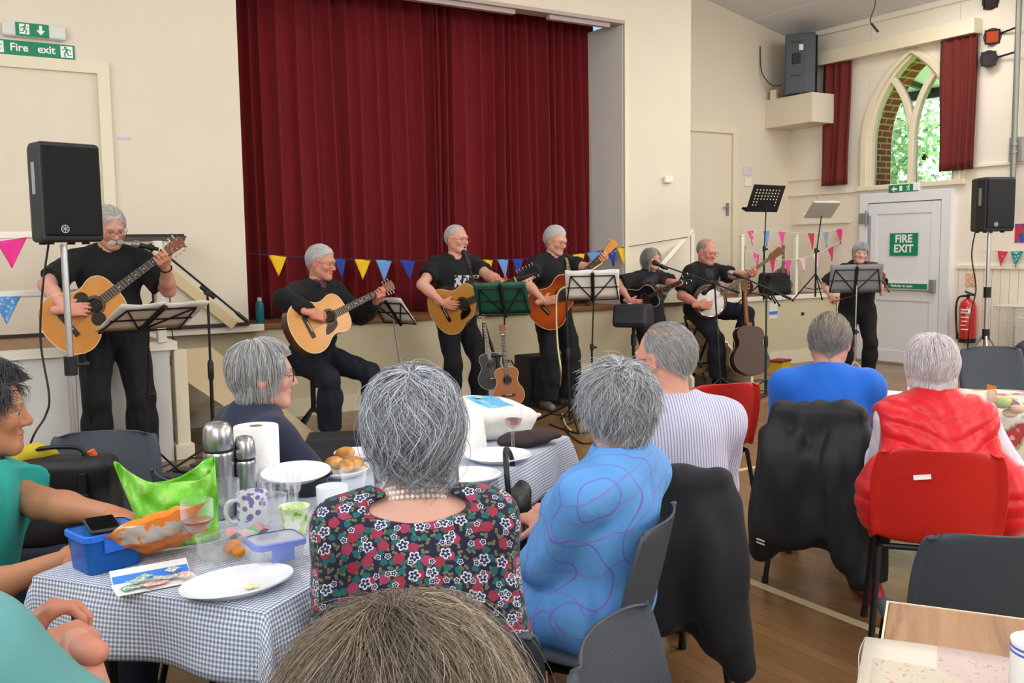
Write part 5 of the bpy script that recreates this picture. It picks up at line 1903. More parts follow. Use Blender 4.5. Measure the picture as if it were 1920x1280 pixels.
# ================================================================== THE BAND
def xy(u, v, d):
	p = W(u, v, d)
	return (p.x, p.y, 0.0)
def on_pixels(sh, nut, normal, sc=1.0, hx=0.085, neck_len=0.37):
	"""world matrix of a guitar whose sound hole is at sh=(u, v, depth) and whose nut shows at pixel nut"""
	S = W(*sh)
	L = (0.25 + neck_len - hx) * sc
	best, bd = None, 9
	for i in range(-60, 61):
		d = sh[2] + i * 0.01
		N = W(nut[0], nut[1], d)
		e = abs((N - S).length - L)
		if e < bd - 1e-6:
			best, bd = N, e
	n = (best - S).normalized()
	return frame(n, normal, S - n * hx * sc)
def play(P, gm, strum=(0.03, 0.025), fret=0.42, sc=1.0, depth=0.105, strum_pole=(0.9, -0.4, 0.25), fret_pole=(-0.5, -0.2, -1.0), curl_r=28, curl_l=46, y_l=-0.055):
	"""arm targets (person-local) for a player holding a guitar with world matrix gm"""
	I = P.mw.inverted() @ gm
	pt = lambda x, y, z: np.array(I @ Vector((x * sc, y * sc, z * sc)))
	dr = lambda x, y, z: np.array(I.to_3x3() @ Vector((x, y, z)))
	zt = depth / 2
	R_ = dict(hand=pt(strum[0] - 0.085, strum[1] + 0.055, zt + 0.045), dir=dr(0.80, -0.60, -0.05), dorsal=dr(0.1, 0.1, 1), curl=curl_r, pole=strum_pole, thumb=0.3)
	L_ = dict(hand=pt(0.25 + fret * 0.37 / 0.42 * 0.86, y_l, zt - 0.075), dir=dr(0.05, 0.25, 1.0), dorsal=dr(-0.12, -1, 0.3), curl=(curl_l, curl_l + 5, curl_l + 8, curl_l + 4), pole=fret_pole, thumb=0.1)
	return {'R': R_, 'L': L_}
def build_player(label, loc, heading, gm, sc=1.0, depth=0.105, pk=None, **kw):
	"""Person needs the arms before it is posed: pose once without a mesh object to get the frame"""
	class _F: pass
	def arms(mw):
		f = _F(); f.mw = mw
		return play(f, gm, sc=sc, depth=depth, **(pk or {}))
	return Person(label, loc, heading, arms=arms, **kw)
TO_CAM = lambda p: (Vector((0, 0, EYE)) - Vector(p)).normalized()
# --- standing guitarist at the left, behind the speaker pole
gm = on_pixels((179, 572, 5.92), (318, 468), Vector((-0.05, -1, 0.16)), 1.0)
P1 = build_player('person in black T-shirt standing behind speaker pole playing acoustic guitar, head bowed', xy(212, 500, 6.17), 182, gm, aim=(206, 426, 6.12), h=1.78, head=(-14, 24, -4), build=1.12, belly=0.05, skin='d29a86', hs=1.08, lean=3,
				feet={'R': A(0.13, 0.02, 0.088), 'L': A(-0.16, 0.0, 0.088)})
P1.make_body(); P1.shirt(BLACK_CLOTH, infl=0.016, upto=0.82, hem=0.12, loose=0.022, amp=0.006)
P1.trousers(BLACK_TROUSER, flare=0.035, infl=0.022, amp=0.008); P1.shoes(SHOE_BLACK, (14, -14))
P1.hair('d8d4cc', 1900, 0.07, flow=(0.3, -0.9, -0.3), lift=0.2, vol=(0.03, 0.12), seed=2, front=0.5)
P1.moustache('cfcac2'); P1.glasses(WIRE)
guitar('acoustic_guitar', 'natural honey-topped acoustic guitar with two black guards played behind speaker pole', gm, SPRUCE3, MAHOG, guard='double', head_mat=wood_mat('head_veneer', '8a4a26', '6d3518', 0.3))
m = MB()
c, d = P1.wr['L'], nrm(P1.el['L'] - P1.wr['L'])
x, y = perp(d); cc = Vector(c + d * 0.035)
m.tube([cc + (x * math.cos(a) + y * math.sin(a)) * 0.037 for a in [i * PI / 10 for i in range(20)]], 0.005, 6, closed=True)
m.build('wristband', BLACK_PLASTIC, P1.root)
# --- seated guitarist
gm = on_pixels((611, 597, 7.0), (712, 546), Vector((-0.12, -1, 0.18)), 1.0)
P2 = build_player('person in black jumper and glasses perched on a stool playing acoustic guitar', xy(618, 640, 7.25), 160, gm, aim=(602, 492, 7.28), h=1.74, seat=0.56, head=(-22, 12, 0), build=1.1, belly=0.04, skin='cf8f78', lean=8, fem=False,
				feet={'R': A(0.10, 0.30, 0.10), 'L': A(-0.30, 0.44, 0.09)}, knees={'R': (0.3, 1, 0.5), 'L': (-0.4, 1, 0.8)})
P2.make_body(); P2.shirt(BLACK_CLOTH, 'jumper', 'long', infl=0.018, hem=0.13, amp=0.006, loose=0.014)
P2.shirt(mat('plum_check_shirt', '5d3a44', 0.8), 'shirt', 'none', infl=0.006, collar=True, seed=0)
P2.trousers(NAVY_TROUSER, infl=0.022, flare=0.03, amp=0.007); P2.shoes(SHOE_BLACK, (5, -18))
P2.hair('e4e2df', 1900, 0.05, flow=(0.2, -1, -0.2), lift=0.22, vol=(0.03, 0.11), seed=4, front=0.52)
P2.glasses(WIRE)
guitar('acoustic_guitar', 'natural acoustic guitar with dark teardrop guard on the seated player in jumper', gm, SPRUCE2, MAHOG)
t = thing('stool', 'black tripod stool under the seated guitarist in jumper', 'stool', (P2.loc[0], P2.loc[1], 0))
m = MB(); m.lathe([(0.0, 0.50), (0.15, 0.50), (0.17, 0.515), (0.17, 0.545), (0.15, 0.56), (0.0, 0.56)], 24); m.build('seat', BLACK_PLASTIC, t, smooth=50)
m = MB(); m.cyl((0, 0, 0.2), (0, 0, 0.51), 0.02); m.cyl((0, 0, 0.40), (0.06, 0, 0.40), 0.012); m.build('column', BLACK_METAL, t)
for k in range(4):
	a = 0.5 + k * PI / 2
	m = MB(); m.cyl((0, 0, 0.24), (0.22 * math.cos(a), 0.22 * math.sin(a), 0.012), 0.015, n=8); m.build('leg', BLACK_METAL, t)
# --- standing singer
gm = on_pixels((874, 566, 7.88), (972, 520), Vector((-0.25, -1, 0.10)), 1.02)
P3 = build_player('person in black T-shirt with white print singing and playing twelve-string guitar', xy(853, 560, 8.15), 172, gm, aim=(856, 449, 8.1), h=1.74, head=(-14, 3, 0), build=1.08, belly=0.03, skin='d59c86', mouth=0.35, twist=18, pk=dict(fret=0.36),
				feet={'R': A(0.12, 0.02, 0.088), 'L': A(-0.17, 0.10, 0.088)})
P3.make_body()
def print_tee(name, region, panels, base='0d0f12', ink='cfd3d6'):
	"""a black jersey whose chest carries a pale printed panel; region = x0, x1, z0, z1 in the wearer's own frame"""
	g = NG(name, 0.85, sheen=0.03)
	x, y, z = g.xyz()
	x0, x1, z0, z1 = region
	inx = g.math('MULTIPLY', g.math('GREATER_THAN', x, x0), g.math('LESS_THAN', x, x1))
	inz = g.math('MULTIPLY', g.math('GREATER_THAN', z, z0), g.math('LESS_THAN', z, z1))
	iny = g.math('GREATER_THAN', y, 0.02)
	msk = g.math('MULTIPLY', g.math('MULTIPLY', inx, inz), iny)
	pw = (x1 - x0) / panels
	st = g.math('GREATER_THAN', g.math('FRACT', g.math('DIVIDE', g.math('SUBTRACT', x, x0), pw)), 0.22)
	n = g.noise(g.tc.outputs['Object'], 45, 3, 0.6)
	blot = g.math('GREATER_THAN', n, 0.47)
	g.color(g.mix(g.math('MULTIPLY', g.math('MULTIPLY', msk, st), blot), base, ink))
	g.bump(g.noise(g.tc.outputs['Object'], 350, 2), 0.1, 0.002)
	return g.m
P3.shirt(print_tee('black_tee_white_print', (-0.13, 0.09, P3.P[2] + 0.16, P3.P[2] + 0.36), 3), infl=0.016, upto=0.62, hem=0.12, loose=0.018, amp=0.006, seed=5)
P3.trousers(BLACK_TROUSER, infl=0.018, flare=0.028, amp=0.007, seed=8); P3.shoes(SHOE_BLACK, (14, -20))
P3.hair('d9d6d2', 1700, 0.035, flow=(0.1, -1, -0.2), lift=0.15, vol=(0.01, 0.06), seed=6, front=0.68, bald=0.45)
P3.glasses(WIRE)
guitar('acoustic_guitar', 'natural twelve-string cutaway guitar with grey pickup ring held by the singer', gm, SPRUCE2, MAHOG, cut=True, sc=1.02, strings=12, head_mat=BLACK_PLASTIC)
# --- standing player of the orange guitar
gm = on_pixels((1051, 551, 8.36), (1141, 464), Vector((-0.2, -1, 0.12)), 1.0)
P4 = build_player('person with white hair in black T-shirt looking down at orange guitar', xy(1036, 560, 8.62), 176, gm, aim=(1042, 451, 8.55), h=1.74, head=(-13, 18, 0), build=1.05, skin='d6a08a',
				feet={'R': A(0.13, 0.05, 0.088), 'L': A(-0.14, 0.02, 0.088)})
P4.make_body()
P4.shirt(print_tee('black_tee_grey_print', (-0.12, 0.06, P4.P[2] + 0.22, P4.P[2] + 0.36), 1, ink='3d5057'), infl=0.016, upto=0.66, hem=0.12, loose=0.018, amp=0.006, seed=11)
P4.trousers(BLACK_TROUSER, infl=0.026, flare=0.045, amp=0.009, seed=12); P4.shoes(mat('grey_trainers', '6f6a64', 0.6), (16, -16))
P4.hair('eeece8', 2000, 0.06, flow=(0.1, -0.9, 0.1), lift=0.4, vol=(0.05, 0.16), seed=7, front=0.55)
P4.glasses(WIRE)
guitar('classical_guitar', 'orange sunburst cutaway guitar with gilded headstock and dark bridge', gm, ORANGE_TOP, MAHOG, cut=True, guard=None, hole=True, bridge='narrow', head_mat=mat('gilded_head', 'd8892f', 0.3, 0.1))
# strap over the left shoulder
m = MB()
a = Vector(P4.sh['L'] + A(0.03, 0.0, 0.07)); I = P4.mw.inverted()
path = smooth_path([a + Vector((0.0, -0.08, -0.06)), a + Vector((0.02, -0.02, 0.012)), a + Vector((0.03, 0.10, -0.05)), Vector(P4.P) + Vector((-0.06, 0.165, 0.28)), I @ (gm @ Vector((0.2, 0.05, 0.055)))], 6)
for i in range(len(path) - 1):
	p, q = path[i], path[i + 1]
	w = Vector((0.025, 0, 0))
	m.add([p - w, p + w, q + w, q - w], [(0, 1, 2, 3)])
m.build('guitar_strap', mat('tan_strap', '9c8a63', 0.7), P4.root, smooth=60, solid=0.004)
# --- standing woman with the small bass
gm = on_pixels((1212, 556, 9.06), (1281, 524), Vector((-0.25, -1, 0.1)), 0.78)
P5 = build_player('person with long grey hair in striped black top singing into a microphone', xy(1216, 560, 9.3), 178, gm, sc=0.78, aim=(1221, 485, 9.22), h=1.60, head=(-4, 4, 0), build=1.08, skin='d49a86', fem=True, mouth=0.9,
				pk=dict(strum=(0.0, 0.0), fret=0.40), feet={'R': A(0.11, 0.02, 0.085), 'L': A(-0.12, 0.04, 0.085)})
P5.make_body()
def band_tee():
	g = NG('black_top_coloured_bands', 0.85)
	x, y, z = g.xyz()
	k = P5.P[2]
	zz = g.math('SUBTRACT', z, g.math('MULTIPLY', g.math('ABSOLUTE', x), -0.35))
	n = g.noise(g.tc.outputs['Object'], 14, 3)
	zz = g.math('ADD', zz, g.math('MULTIPLY', g.math('SUBTRACT', n, 0.5), 0.05))
	t = g.math('DIVIDE', g.math('SUBTRACT', zz, k + 0.12), 0.34)
	g.color(g.ramp(t, [(0.0, '14161a'), (0.18, '14161a'), (0.24, '1f4a4f'), (0.38, '173a40'), (0.44, 'a59668'), (0.5, '17181c'), (0.62, 'b9b2a2'), (0.66, '18191d'), (0.86, '3a2c33'), (0.92, '17181c')]))
	return g.m
P5.shirt(band_tee(), 'top', infl=0.018, upto=0.85, hem=0.2, loose=0.025, amp=0.006, seed=15)
P5.trousers(BLACK_TROUSER, infl=0.02, flare=0.03, seed=14); P5.shoes(SHOE_BLACK, (12, -12))
P5.hair('8d8782', 2600, 0.30, style='crown', lift=0.06, grav=0.9, vol=(0.03, 0.14), seed=8, front=0.5, two=('b9b5b0', lambda U: np.clip(0.6 * U[:, 1] + 0.3, 0, 1)), part=0.0, lenvar=0.15, r=0.0014, steps=9)
guitar('bass_ukulele', 'small dark-bodied bass ukulele with grey fretboard held by the woman singing', gm, mat('black_bass_top', '1a1a1c', 0.3), mat('black_bass_side', '121214', 0.35), sc=0.78, guard=None, strings=4, head_mat=BLACK_PLASTIC)
# --- seated banjo player
def banjo(label, mw):
	t = thing('banjo', label, 'banjo', mw=mw)
	m = MB(); m.lathe([(0.001, 0.03), (0.135, 0.03), (0.14, 0.027)], 36, cap=True); m.build('drum_head', mat('banjo_skin', 'e9e6df', 0.45, var=0.04, vscale=12), t, smooth=40)
	m = MB(); m.lathe([(0.140, -0.04), (0.150, -0.04), (0.150, 0.032), (0.146, 0.036), (0.138, 0.032)], 36, cap=False); m.build('rim', CHROME, t, smooth=40)
	m = MB(); m.lathe([(0.001, -0.055), (0.175, -0.05), (0.18, -0.03), (0.165, -0.02), (0.15, -0.02)], 36); m.build('resonator', MAHOG, t, smooth=40)
	for k in range(16):
		a = 2 * PI * k / 16
		m = MB(); m.cyl((0.154 * math.cos(a), 0.154 * math.sin(a), -0.03), (0.154 * math.cos(a), 0.154 * math.sin(a), 0.034), 0.0035, n=6); m.build('tension_hook', CHROME, t)
	m = MB(); m.prism([(0.14, -0.019), (0.72, -0.016), (0.72, 0.016), (0.14, 0.019)], 0.012, 0.034); m.build('neck', MAHOG_NECK, t, smooth=0, bevel=0.004)
	m = MB(); m.prism([(0.13, -0.018), (0.72, -0.015), (0.72, 0.015), (0.13, 0.018)], 0.034, 0.039); fb = m.build('fretboard', mat('grey_fretboard', '6d655c', 0.4), t, smooth=0)
	m = MB()
	for k in range(1, 20):
		fx = 0.72 - 0.67 * (1 - 2 ** (-k / 12))
		m.bb((fx - 0.001, -0.016, 0.039), (fx + 0.001, 0.016, 0.0405))
	m.build('fret', STRING, fb, smooth=0)
	m = MB(); m.prism([(0.72, -0.016), (0.75, -0.035), (0.87, -0.04), (0.88, 0), (0.87, 0.04), (0.75, 0.035), (0.72, 0.016)], 0.012, 0.028); h = m.build('headstock', MAHOG_NECK, t, smooth=0, bevel=0.003)
	for px, sg in ((0.77, 1), (0.84, 1), (0.77, -1), (0.84, -1)):
		m = MB(); m.cyl((px, sg * 0.022, 0.028), (px, sg * 0.022, 0.042), 0.004, n=6); m.cyl((px, sg * 0.03, 0.02), (px, sg * 0.055, 0.02), 0.003, n=6); m.ball((px, sg * 0.06, 0.02), (0.01, 0.006, 0.007), 8, 6); m.build('tuning_peg', CHROME, h)
	m = MB(); m.bb((-0.045, -0.03, 0.031), (-0.040, 0.03, 0.045)); m.build('bridge', EBONY, t, smooth=0)
	m = MB(); m.prism([(-0.13, -0.02), (-0.06, -0.03), (-0.06, 0.03), (-0.13, 0.02)], 0.033, 0.046); m.build('tailpiece', BLACK_METAL, t, smooth=0)
	m = MB()
	for k in range(5): m.cyl((-0.09, -0.014 + 0.007 * k, 0.046), (0.72, -0.010 + 0.005 * k, 0.042), 0.0006, n=4)
	m.build('string', STRING, t)
	return t
Sb = W(1331, 566, 9.62); nb = (W(1412, 506, 9.55) - Sb).normalized()
gm = frame(nb, (-0.35, -1, 0.12), Sb)
loc = xy(1312, 600, 9.88)
class _F: pass
def banjo_arms(mw):
	I = mw.inverted() @ gm
	pt = lambda x, y, z: np.array(I @ Vector((x, y, z))); dr = lambda x, y, z: np.array(I.to_3x3() @ Vector((x, y, z)))
	return {'R': dict(hand=pt(-0.10, 0.05, 0.085), dir=dr(0.8, -0.6, -0.05), dorsal=dr(0, 0.1, 1), curl=34, pole=(0.6, -0.7, -0.6)),
			'L': dict(hand=pt(0.52, -0.055, -0.03), dir=dr(0.05, 0.25, 1), dorsal=dr(-0.1, -1, 0.3), curl=48, pole=(-0.4, -0.2, -1), thumb=0.1)}
P6 = Person('person in glasses and black T-shirt sitting on a high stool playing a banjo', loc, 172, h=1.74, seat=0.73, head=(2, 16, 0), build=1.1, belly=0.04, skin='d2937f', lean=4, aim=(1325, 472, 9.85), arms=banjo_arms,
			feet={'R': A(0.08, 0.30, 0.09), 'L': A(-0.22, 0.36, 0.34)}, knees={'R': (0.2, 1, 0.4), 'L': (-0.6, 1, 0.6)})
f = _F(); f.mw = P6.mw; loc = P6.loc; I = P6.mw.inverted() @ gm
P6.make_body()
P6.shirt(print_tee('black_tee_faint_print', (-0.07, 0.07, P6.P[2] + 0.30, P6.P[2] + 0.40), 1, ink='2e3a40'), infl=0.016, upto=0.85, hem=0.14, loose=0.022, amp=0.006, seed=21)
P6.trousers(NAVY_TROUSER, infl=0.02, flare=0.028, amp=0.007, seed=22); P6.shoes(SHOE_BLACK, (4, -25), pitch=(0, 20))
P6.hair('b5aea8', 1500, 0.03, flow=(0.1, -1, -0.3), lift=0.12, vol=(0.01, 0.05), seed=9, front=0.8, bald=0.9)
P6.glasses(WIRE)
banjo('banjo with round white head on the lap of the player on high stool', gm)
m = MB()
a = Vector(P6.sh['L'] + A(0.04, 0.02, 0.075))
path = smooth_path([a + Vector((0, -0.1, -0.06)), a, a + Vector((0.0, 0.11, -0.07)), Vector(P6.P) + Vector((-0.06, 0.19, 0.26)), I @ Vector((0.12, 0.12, 0))], 6)
path = [Vector(p) for p in path]
for i in range(len(path) - 1):
	w = Vector((0.02, 0, 0)); p, q = path[i], path[i + 1]
	m.add([p - w, p + w, q + w, q - w], [(0, 1, 2, 3)])
m.build('banjo_strap', mat('grey_strap', '6f736c', 0.7), P6.root, smooth=60, solid=0.004)
t = thing('bar_stool', 'black folding high stool under the banjo player', 'stool', (loc[0], loc[1], 0), -R(172))
m = MB(); m.lathe([(0.0, 0.685), (0.16, 0.685), (0.175, 0.70), (0.17, 0.725), (0.0, 0.73)], 24); m.build('seat', BLACK_PLASTIC, t, smooth=50)
for sx in (-1, 1):
	for sy in (-1, 1):
		m = MB(); m.cyl((sx * 0.12, -sy * 0.10, 0.685), (sx * 0.17, sy * 0.24, 0.01), 0.012, n=8); m.build('leg', BLACK_METAL, t)
m = MB(); m.cyl((-0.17, 0.17, 0.25), (0.17, 0.17, 0.25), 0.011, n=8); m.cyl((-0.165, -0.15, 0.25), (0.165, -0.15, 0.25), 0.011, n=8); m.build('foot_rail', BLACK_METAL, t)
# --- fiddle player at the far right
loc = xy(1607, 560, 9.98)
f.mw = Matrix.Translation(loc) @ Matrix.Rotation(-R(200), 4, 'Z')
vb = Vector((-0.11, 0.20, 1.17)); vn = Vector((-0.22, 0.85, -0.45)).normalized()
P7 = Person('person in black standing behind the grey music stand holding a fiddle under chin', loc, 222, aim=(1613, 474, 9.9), h=1.58, head=(0, 6, 8), build=1.2, belly=0.05, skin='d8a592', fem=True,
			arms={'R': dict(hand=(0.30, 0.20, 0.92), dir=(-0.1, 0.8, -0.5), dorsal=(0.7, 0.3, 0.5), curl=40, pole=(0.8, -0.6, -0.3)),
				'L': dict(hand=(-0.15, 0.40, 1.00), dir=(0.2, 0.3, 1), dorsal=(-1, 0.5, 0), curl=50, pole=(-0.4, 0.1, -1))},
			feet={'R': A(0.12, 0, 0.085), 'L': A(-0.12, 0, 0.085)})
f.mw = P7.mw
P7.make_body()
P7.shirt(BLACK_CLOTH, 'tunic', 'short', infl=0.022, upto=0.95, hem=0.24, loose=0.03, amp=0.007, seed=31)
P7.trousers(BLACK_TROUSER, infl=0.018, flare=0.02, seed=32); P7.shoes(SHOE_BLACK, (10, -10))
P7.hair('b4b1ae', 2200, 0.10, style='crown', lift=0.15, grav=0.6, vol=(0.04, 0.16), seed=12, front=0.42, two=('c2c0bd', lambda U: np.clip(U[:, 2] * 0.5 + 0.2, 0, 1)), lenvar=0.3)
def fiddle(label, mw):
	t = thing('violin', label, 'violin', mw=mw)
	pr = [(-0.178, 0), (-0.172, 0.05), (-0.14, 0.095), (-0.09, 0.102), (-0.045, 0.085), (-0.03, 0.062), (0.0, 0.054), (0.03, 0.060), (0.055, 0.072), (0.09, 0.083), (0.13, 0.08), (0.165, 0.05), (0.178, 0)]
	q = [(p.x, max(0, p.y)) for p in smooth_path([(a, b, 0) for a, b in pr], 3)]
	m = MB()
	poly = q + [(x, -w) for x, w in reversed(q[1:-1])]
	m.prism(list(reversed(poly)), -0.018, 0.018)
	m.build('body', wood_mat('violin_varnish', '7d2c17', '5a1d0f', 0.2, coat=0.6), t, smooth=0, bevel=0.005)
	m = MB(); m.prism([(0.06, -0.02), (0.31, -0.012), (0.31, 0.012), (0.06, 0.02)], 0.026, 0.034); m.build('fingerboard', EBONY, t, smooth=0)
	m = MB(); m.tube([(0.17, 0, 0.012), (0.31, 0, 0.018)], [0.014, 0.011], 8); m.build('neck', MAHOG_NECK, t)
	m = MB(); m.tube(smooth_path([(0.31, 0, 0.018), (0.37, 0, 0.008), (0.40, 0, -0.008), (0.41, 0, 0.008), (0.395, 0, 0.008)], 4), 0.010, 8); m.build('scroll', MAHOG_NECK, t)
	m = MB(); m.bb((-0.035, -0.025, 0.018), (-0.031, 0.025, 0.045)); m.build('bridge', PEARL, t, smooth=0)
	m = MB(); m.bb((-0.16, -0.018, 0.02), (-0.06, 0.018, 0.028)); m.build('tailpiece', EBONY, t, smooth=0)
	m = MB()
	for k in range(4): m.cyl((-0.06, -0.012 + 0.008 * k, 0.03), (-0.033, -0.015 + 0.010 * k, 0.046), 0.0006, n=4); m.cyl((-0.033, -0.015 + 0.010 * k, 0.046), (0.31, -0.008 + 0.0053 * k, 0.036), 0.0006, n=4)
	m.build('string', STRING, t)
	return t
fiddle('red-brown fiddle tucked under the chin behind the grey music stand', f.mw @ frame(vn, (0.1, 0.25, 1), vb))
m = MB(); a, b = P7.wr['R'] + A(0, 0.07, -0.06), P7.wr['R'] + A(-0.42, 0.34, 0.10)
m.cyl(f.mw @ Vector(a), f.mw @ Vector(b), 0.004, n=6); m.cyl(f.mw @ Vector(a + A(.012, .012, 0)), f.mw @ Vector(b + A(.01, .01, 0)), 0.002, n=4)
tag(m.build('violin_bow', MAHOG_NECK), 'thin brown fiddle bow held low beside the grey music stand', 'bow')
# ================================================================== STANDS, MICROPHONES, SPEAKERS
# music stand of the left guitarist
p = W(268, 612, 5.72)
music_stand('black wire music stand with white sheets in front of the left guitarist', (p.x, p.y), W(262, 620, 5.62), R(-4), R(61), w=0.46, h=0.34,
			sheets=[(-0.125, 0.25, 'sheet_music', 'left white sheet pair on the stand before the left guitarist'), (0.125, 0.25, 'sheet_music', 'right white sheet pair on the stand before the left guitarist')], side=-0.25)
p = W(752, 700, 7.6)
music_stand('chrome-legged music stand with a white booklet between seated guitarist and singer', (p.x, p.y), W(750, 606, 7.6), R(70), R(40), w=0.36, h=0.26, metal=mat('satin_chrome', 'a9abad', 0.3, 0.9),
			sheets=[(0.0, 0.36, 'sheet_music', 'white booklet on the chrome-legged stand left of the singer')], desk_mat=BLACK_METAL)
p = W(945, 640, 7.55)
GREEN_F = mat('green_folder', '0d4a37', 0.45, bump=0.1, bscale=80)
music_stand('black music stand carrying a dark green folder in front of the singer', (p.x, p.y), W(948, 590, 7.5), R(20), R(24), w=0.40, h=0.28, side=0.25,
			sheets=[(-0.105, 0.21, 'folder', 'left cover of the dark green folder on singer\'s stand'), (0.105, 0.21, 'folder', 'right cover of the dark green folder on singer\'s stand')], sheet_mat=GREEN_F)
p = W(1110, 690, 8.1)
music_stand('black wire music stand with white sheets right of the orange guitar', (p.x, p.y), W(1112, 562, 8.1), R(18), R(34), w=0.46, h=0.30, side=0.2,
			sheets=[(-0.12, 0.235, 'sheet_music', 'left white sheet on the wire stand right of orange guitar'), (0.12, 0.235, 'sheet_music', 'right white sheet on the wire stand right of orange guitar')])
p = W(1602, 700, 9.4)
music_stand('silver-legged music stand with grey folder hiding the fiddle player', (p.x, p.y), W(1603, 548, 9.4), R(33), R(12), w=0.5, h=0.27, metal=mat('satin_chrome', 'a9abad'),
			sheets=[(-0.13, 0.255, 'folder', 'left grey page of the folder before the fiddle player'), (0.13, 0.255, 'folder', 'right grey page of the folder before the fiddle player')], sheet_mat=mat('grey_folder', '7b7d80', 0.5))
p = W(1432, 540, 9.75)
music_stand('black perforated music stand on the stage beside the alcove door', (p.x, p.y), W(1428, 397, 9.75), R(-5), R(28), 'plate', w=0.50, h=0.30, base_z=STAGE_Z, side=0.15, hub=0.25)
p = W(1529, 538, 10.3)
music_stand('black tripod music stand with a tilted white desk on stage before right wall', (p.x, p.y), W(1533, 408, 10.3), R(0), R(58), 'flat', w=0.42, h=0.32, desk_mat=mat('pale_desk', 'c9c6bd', 0.5), base_z=STAGE_Z, side=0.5, hub=0.3, tripod_r=0.24,
			sheets=[(0.0, 0.42, 'sheet_music', 'large white sheet on the tilted stand by the right wall')])
p = W(283, 470, 7.35)
music_stand('black music stand tipped flat on the platform behind the left guitarist', (p.x, p.y), W(282, 451, 7.35), R(10), R(84), 'flat', w=0.50, h=0.30, base_z=STAGE_Z, hub=0.25)
# microphone stands
p = W(398, 800, 6.35)
mic_stand('tall black boom microphone stand in front of the left guitarist', (W(392, 640, 6.35).x, W(392, 640, 6.35).y), W(389, 548, 6.35), (W(300, 468, 6.2), W(463, 602, 6.5)), rz=1.0)
mic('microphone on the long boom pointing at the left guitarist', W(246, 456, 6.13), W(300, 468, 6.2), ball_mat=mat('silver_grille', '8d9094', 0.4, 0.7))
b = W(912, 700, 7.72)
mic_stand('black microphone stand in front of the singing man', (b.x, b.y), W(905, 590, 7.72), (W(876, 486, 7.78), W(925, 660, 7.7)), rz=0.4, tripod_r=0.28)
mic('black microphone at the mouth of the singing man', W(868, 468, 7.80), W(876, 488, 7.78))
b = W(1068, 690, 7.75)
mic_stand('dark upright microphone stand in front of the orange guitar', (b.x, b.y), W(1062, 560, 7.75), None, rz=0.1, tripod_r=0.33)
b = W(1352, 690, 9.2)
mic_stand('black microphone stand between woman singer and banjo player', (b.x, b.y), W(1340, 530, 9.2), (W(1232, 494, 9.0), W(1385, 548, 9.25)), rz=0.9, tripod_r=0.26)
mic('black microphone at the mouth of the woman singer', W(1223, 490, 9.0), W(1241, 499, 9.02))
b = W(1436, 690, 9.0)
mic_stand('dark green microphone stand with long boom right of the banjo player', (b.x, b.y), W(1437, 556, 9.0), (W(1385, 516, 8.95), W(1482, 560, 9.05)), mat_=mat('dark_green_metal', '16302b', 0.4, 0.3), rz=0.6, tripod_r=0.3)
mic('silver-headed microphone pointing at the banjo player\'s neck', W(1364, 509, 8.93), W(1392, 520, 8.95), ball_mat=mat('silver_grille', '8d9094'))
mic('black microphone clipped low in front of the banjo drum', W(1316, 552, 9.3), W(1335, 538, 9.25))
# personal monitor on a pole in front of the woman singer
c = W(1188, 590, 8.75)
t = thing('monitor_speaker', 'rounded black monitor speaker on a pole before the woman singer', 'speaker', (c.x, c.y, c.z - 0.12), R(-145))
m = MB(); m.prism([(-0.17, 0.03), (-0.12, 0.19), (0.12, 0.19), (0.17, 0.03), (0.15, -0.02), (-0.15, -0.02)], -0.16, 0.16, tf=lambda q: Vector((q.x, q.z, q.y + 0.03)))
m.build('cabinet', mat('speaker_cabinet', '26282b'), t, smooth=0, bevel=0.03, segs=3)
m = MB(); m.prism([(-0.05, 0), (0, 0.03), (0.05, 0), (0, -0.03)], 0, 0.01, tf=lambda q: Vector((q.x, q.y - 0.04, 0.222 + q.z))); m.build('badge', mat('badge_silver', 'b9bcc0', 0.3, 0.5), t, smooth=0)
b = W(1180, 690, 8.75)
t = thing('speaker_stand', 'black straight pole stand holding the rounded monitor speaker', 'speaker stand', (c.x, c.y, 0))
m = MB(); m.cyl((0, 0, 0.03), (0, 0, c.z - 0.1), 0.016); m.build('pole', BLACK_METAL, t)
m = MB(); m.cyl((0, 0, 0.55), (0, 0, 0.65), 0.026); m.build('collar', BLACK_PLASTIC, t)
stand_tripod(t, 0.30, 0, BLACK_METAL, 0.009, 0.25, 0.8)
# loudspeakers on tripods
p = W(119, 454, 4.95)
loudspeaker('black loudspeaker on a tall pole at left in front of the standing guitarist', (p.x, p.y, p.z), R(195), w=0.31, h=0.50, d=0.29)
speaker_stand('silver speaker stand holding the left loudspeaker', (p.x, p.y, 0), p.z - 0.01, ALU, hub=0.40, collar=0.87, rz=math.atan2(WZ(283, 893, 0.02).y - p.y, WZ(283, 893, 0.02).x - p.x), leg_r=0.52)
p = W(1855, 434, 8.95)
loudspeaker('black loudspeaker on a pole at right beside the white fire door', (p.x, p.y, p.z), R(180 - 22), w=0.31, h=0.50, d=0.29)
speaker_stand('silver tripod speaker stand at right beside the fire extinguisher', (p.x, p.y, 0), p.z - 0.01, ALU, hub=0.58, collar=0.98, rz=1.7, leg_r=0.42)
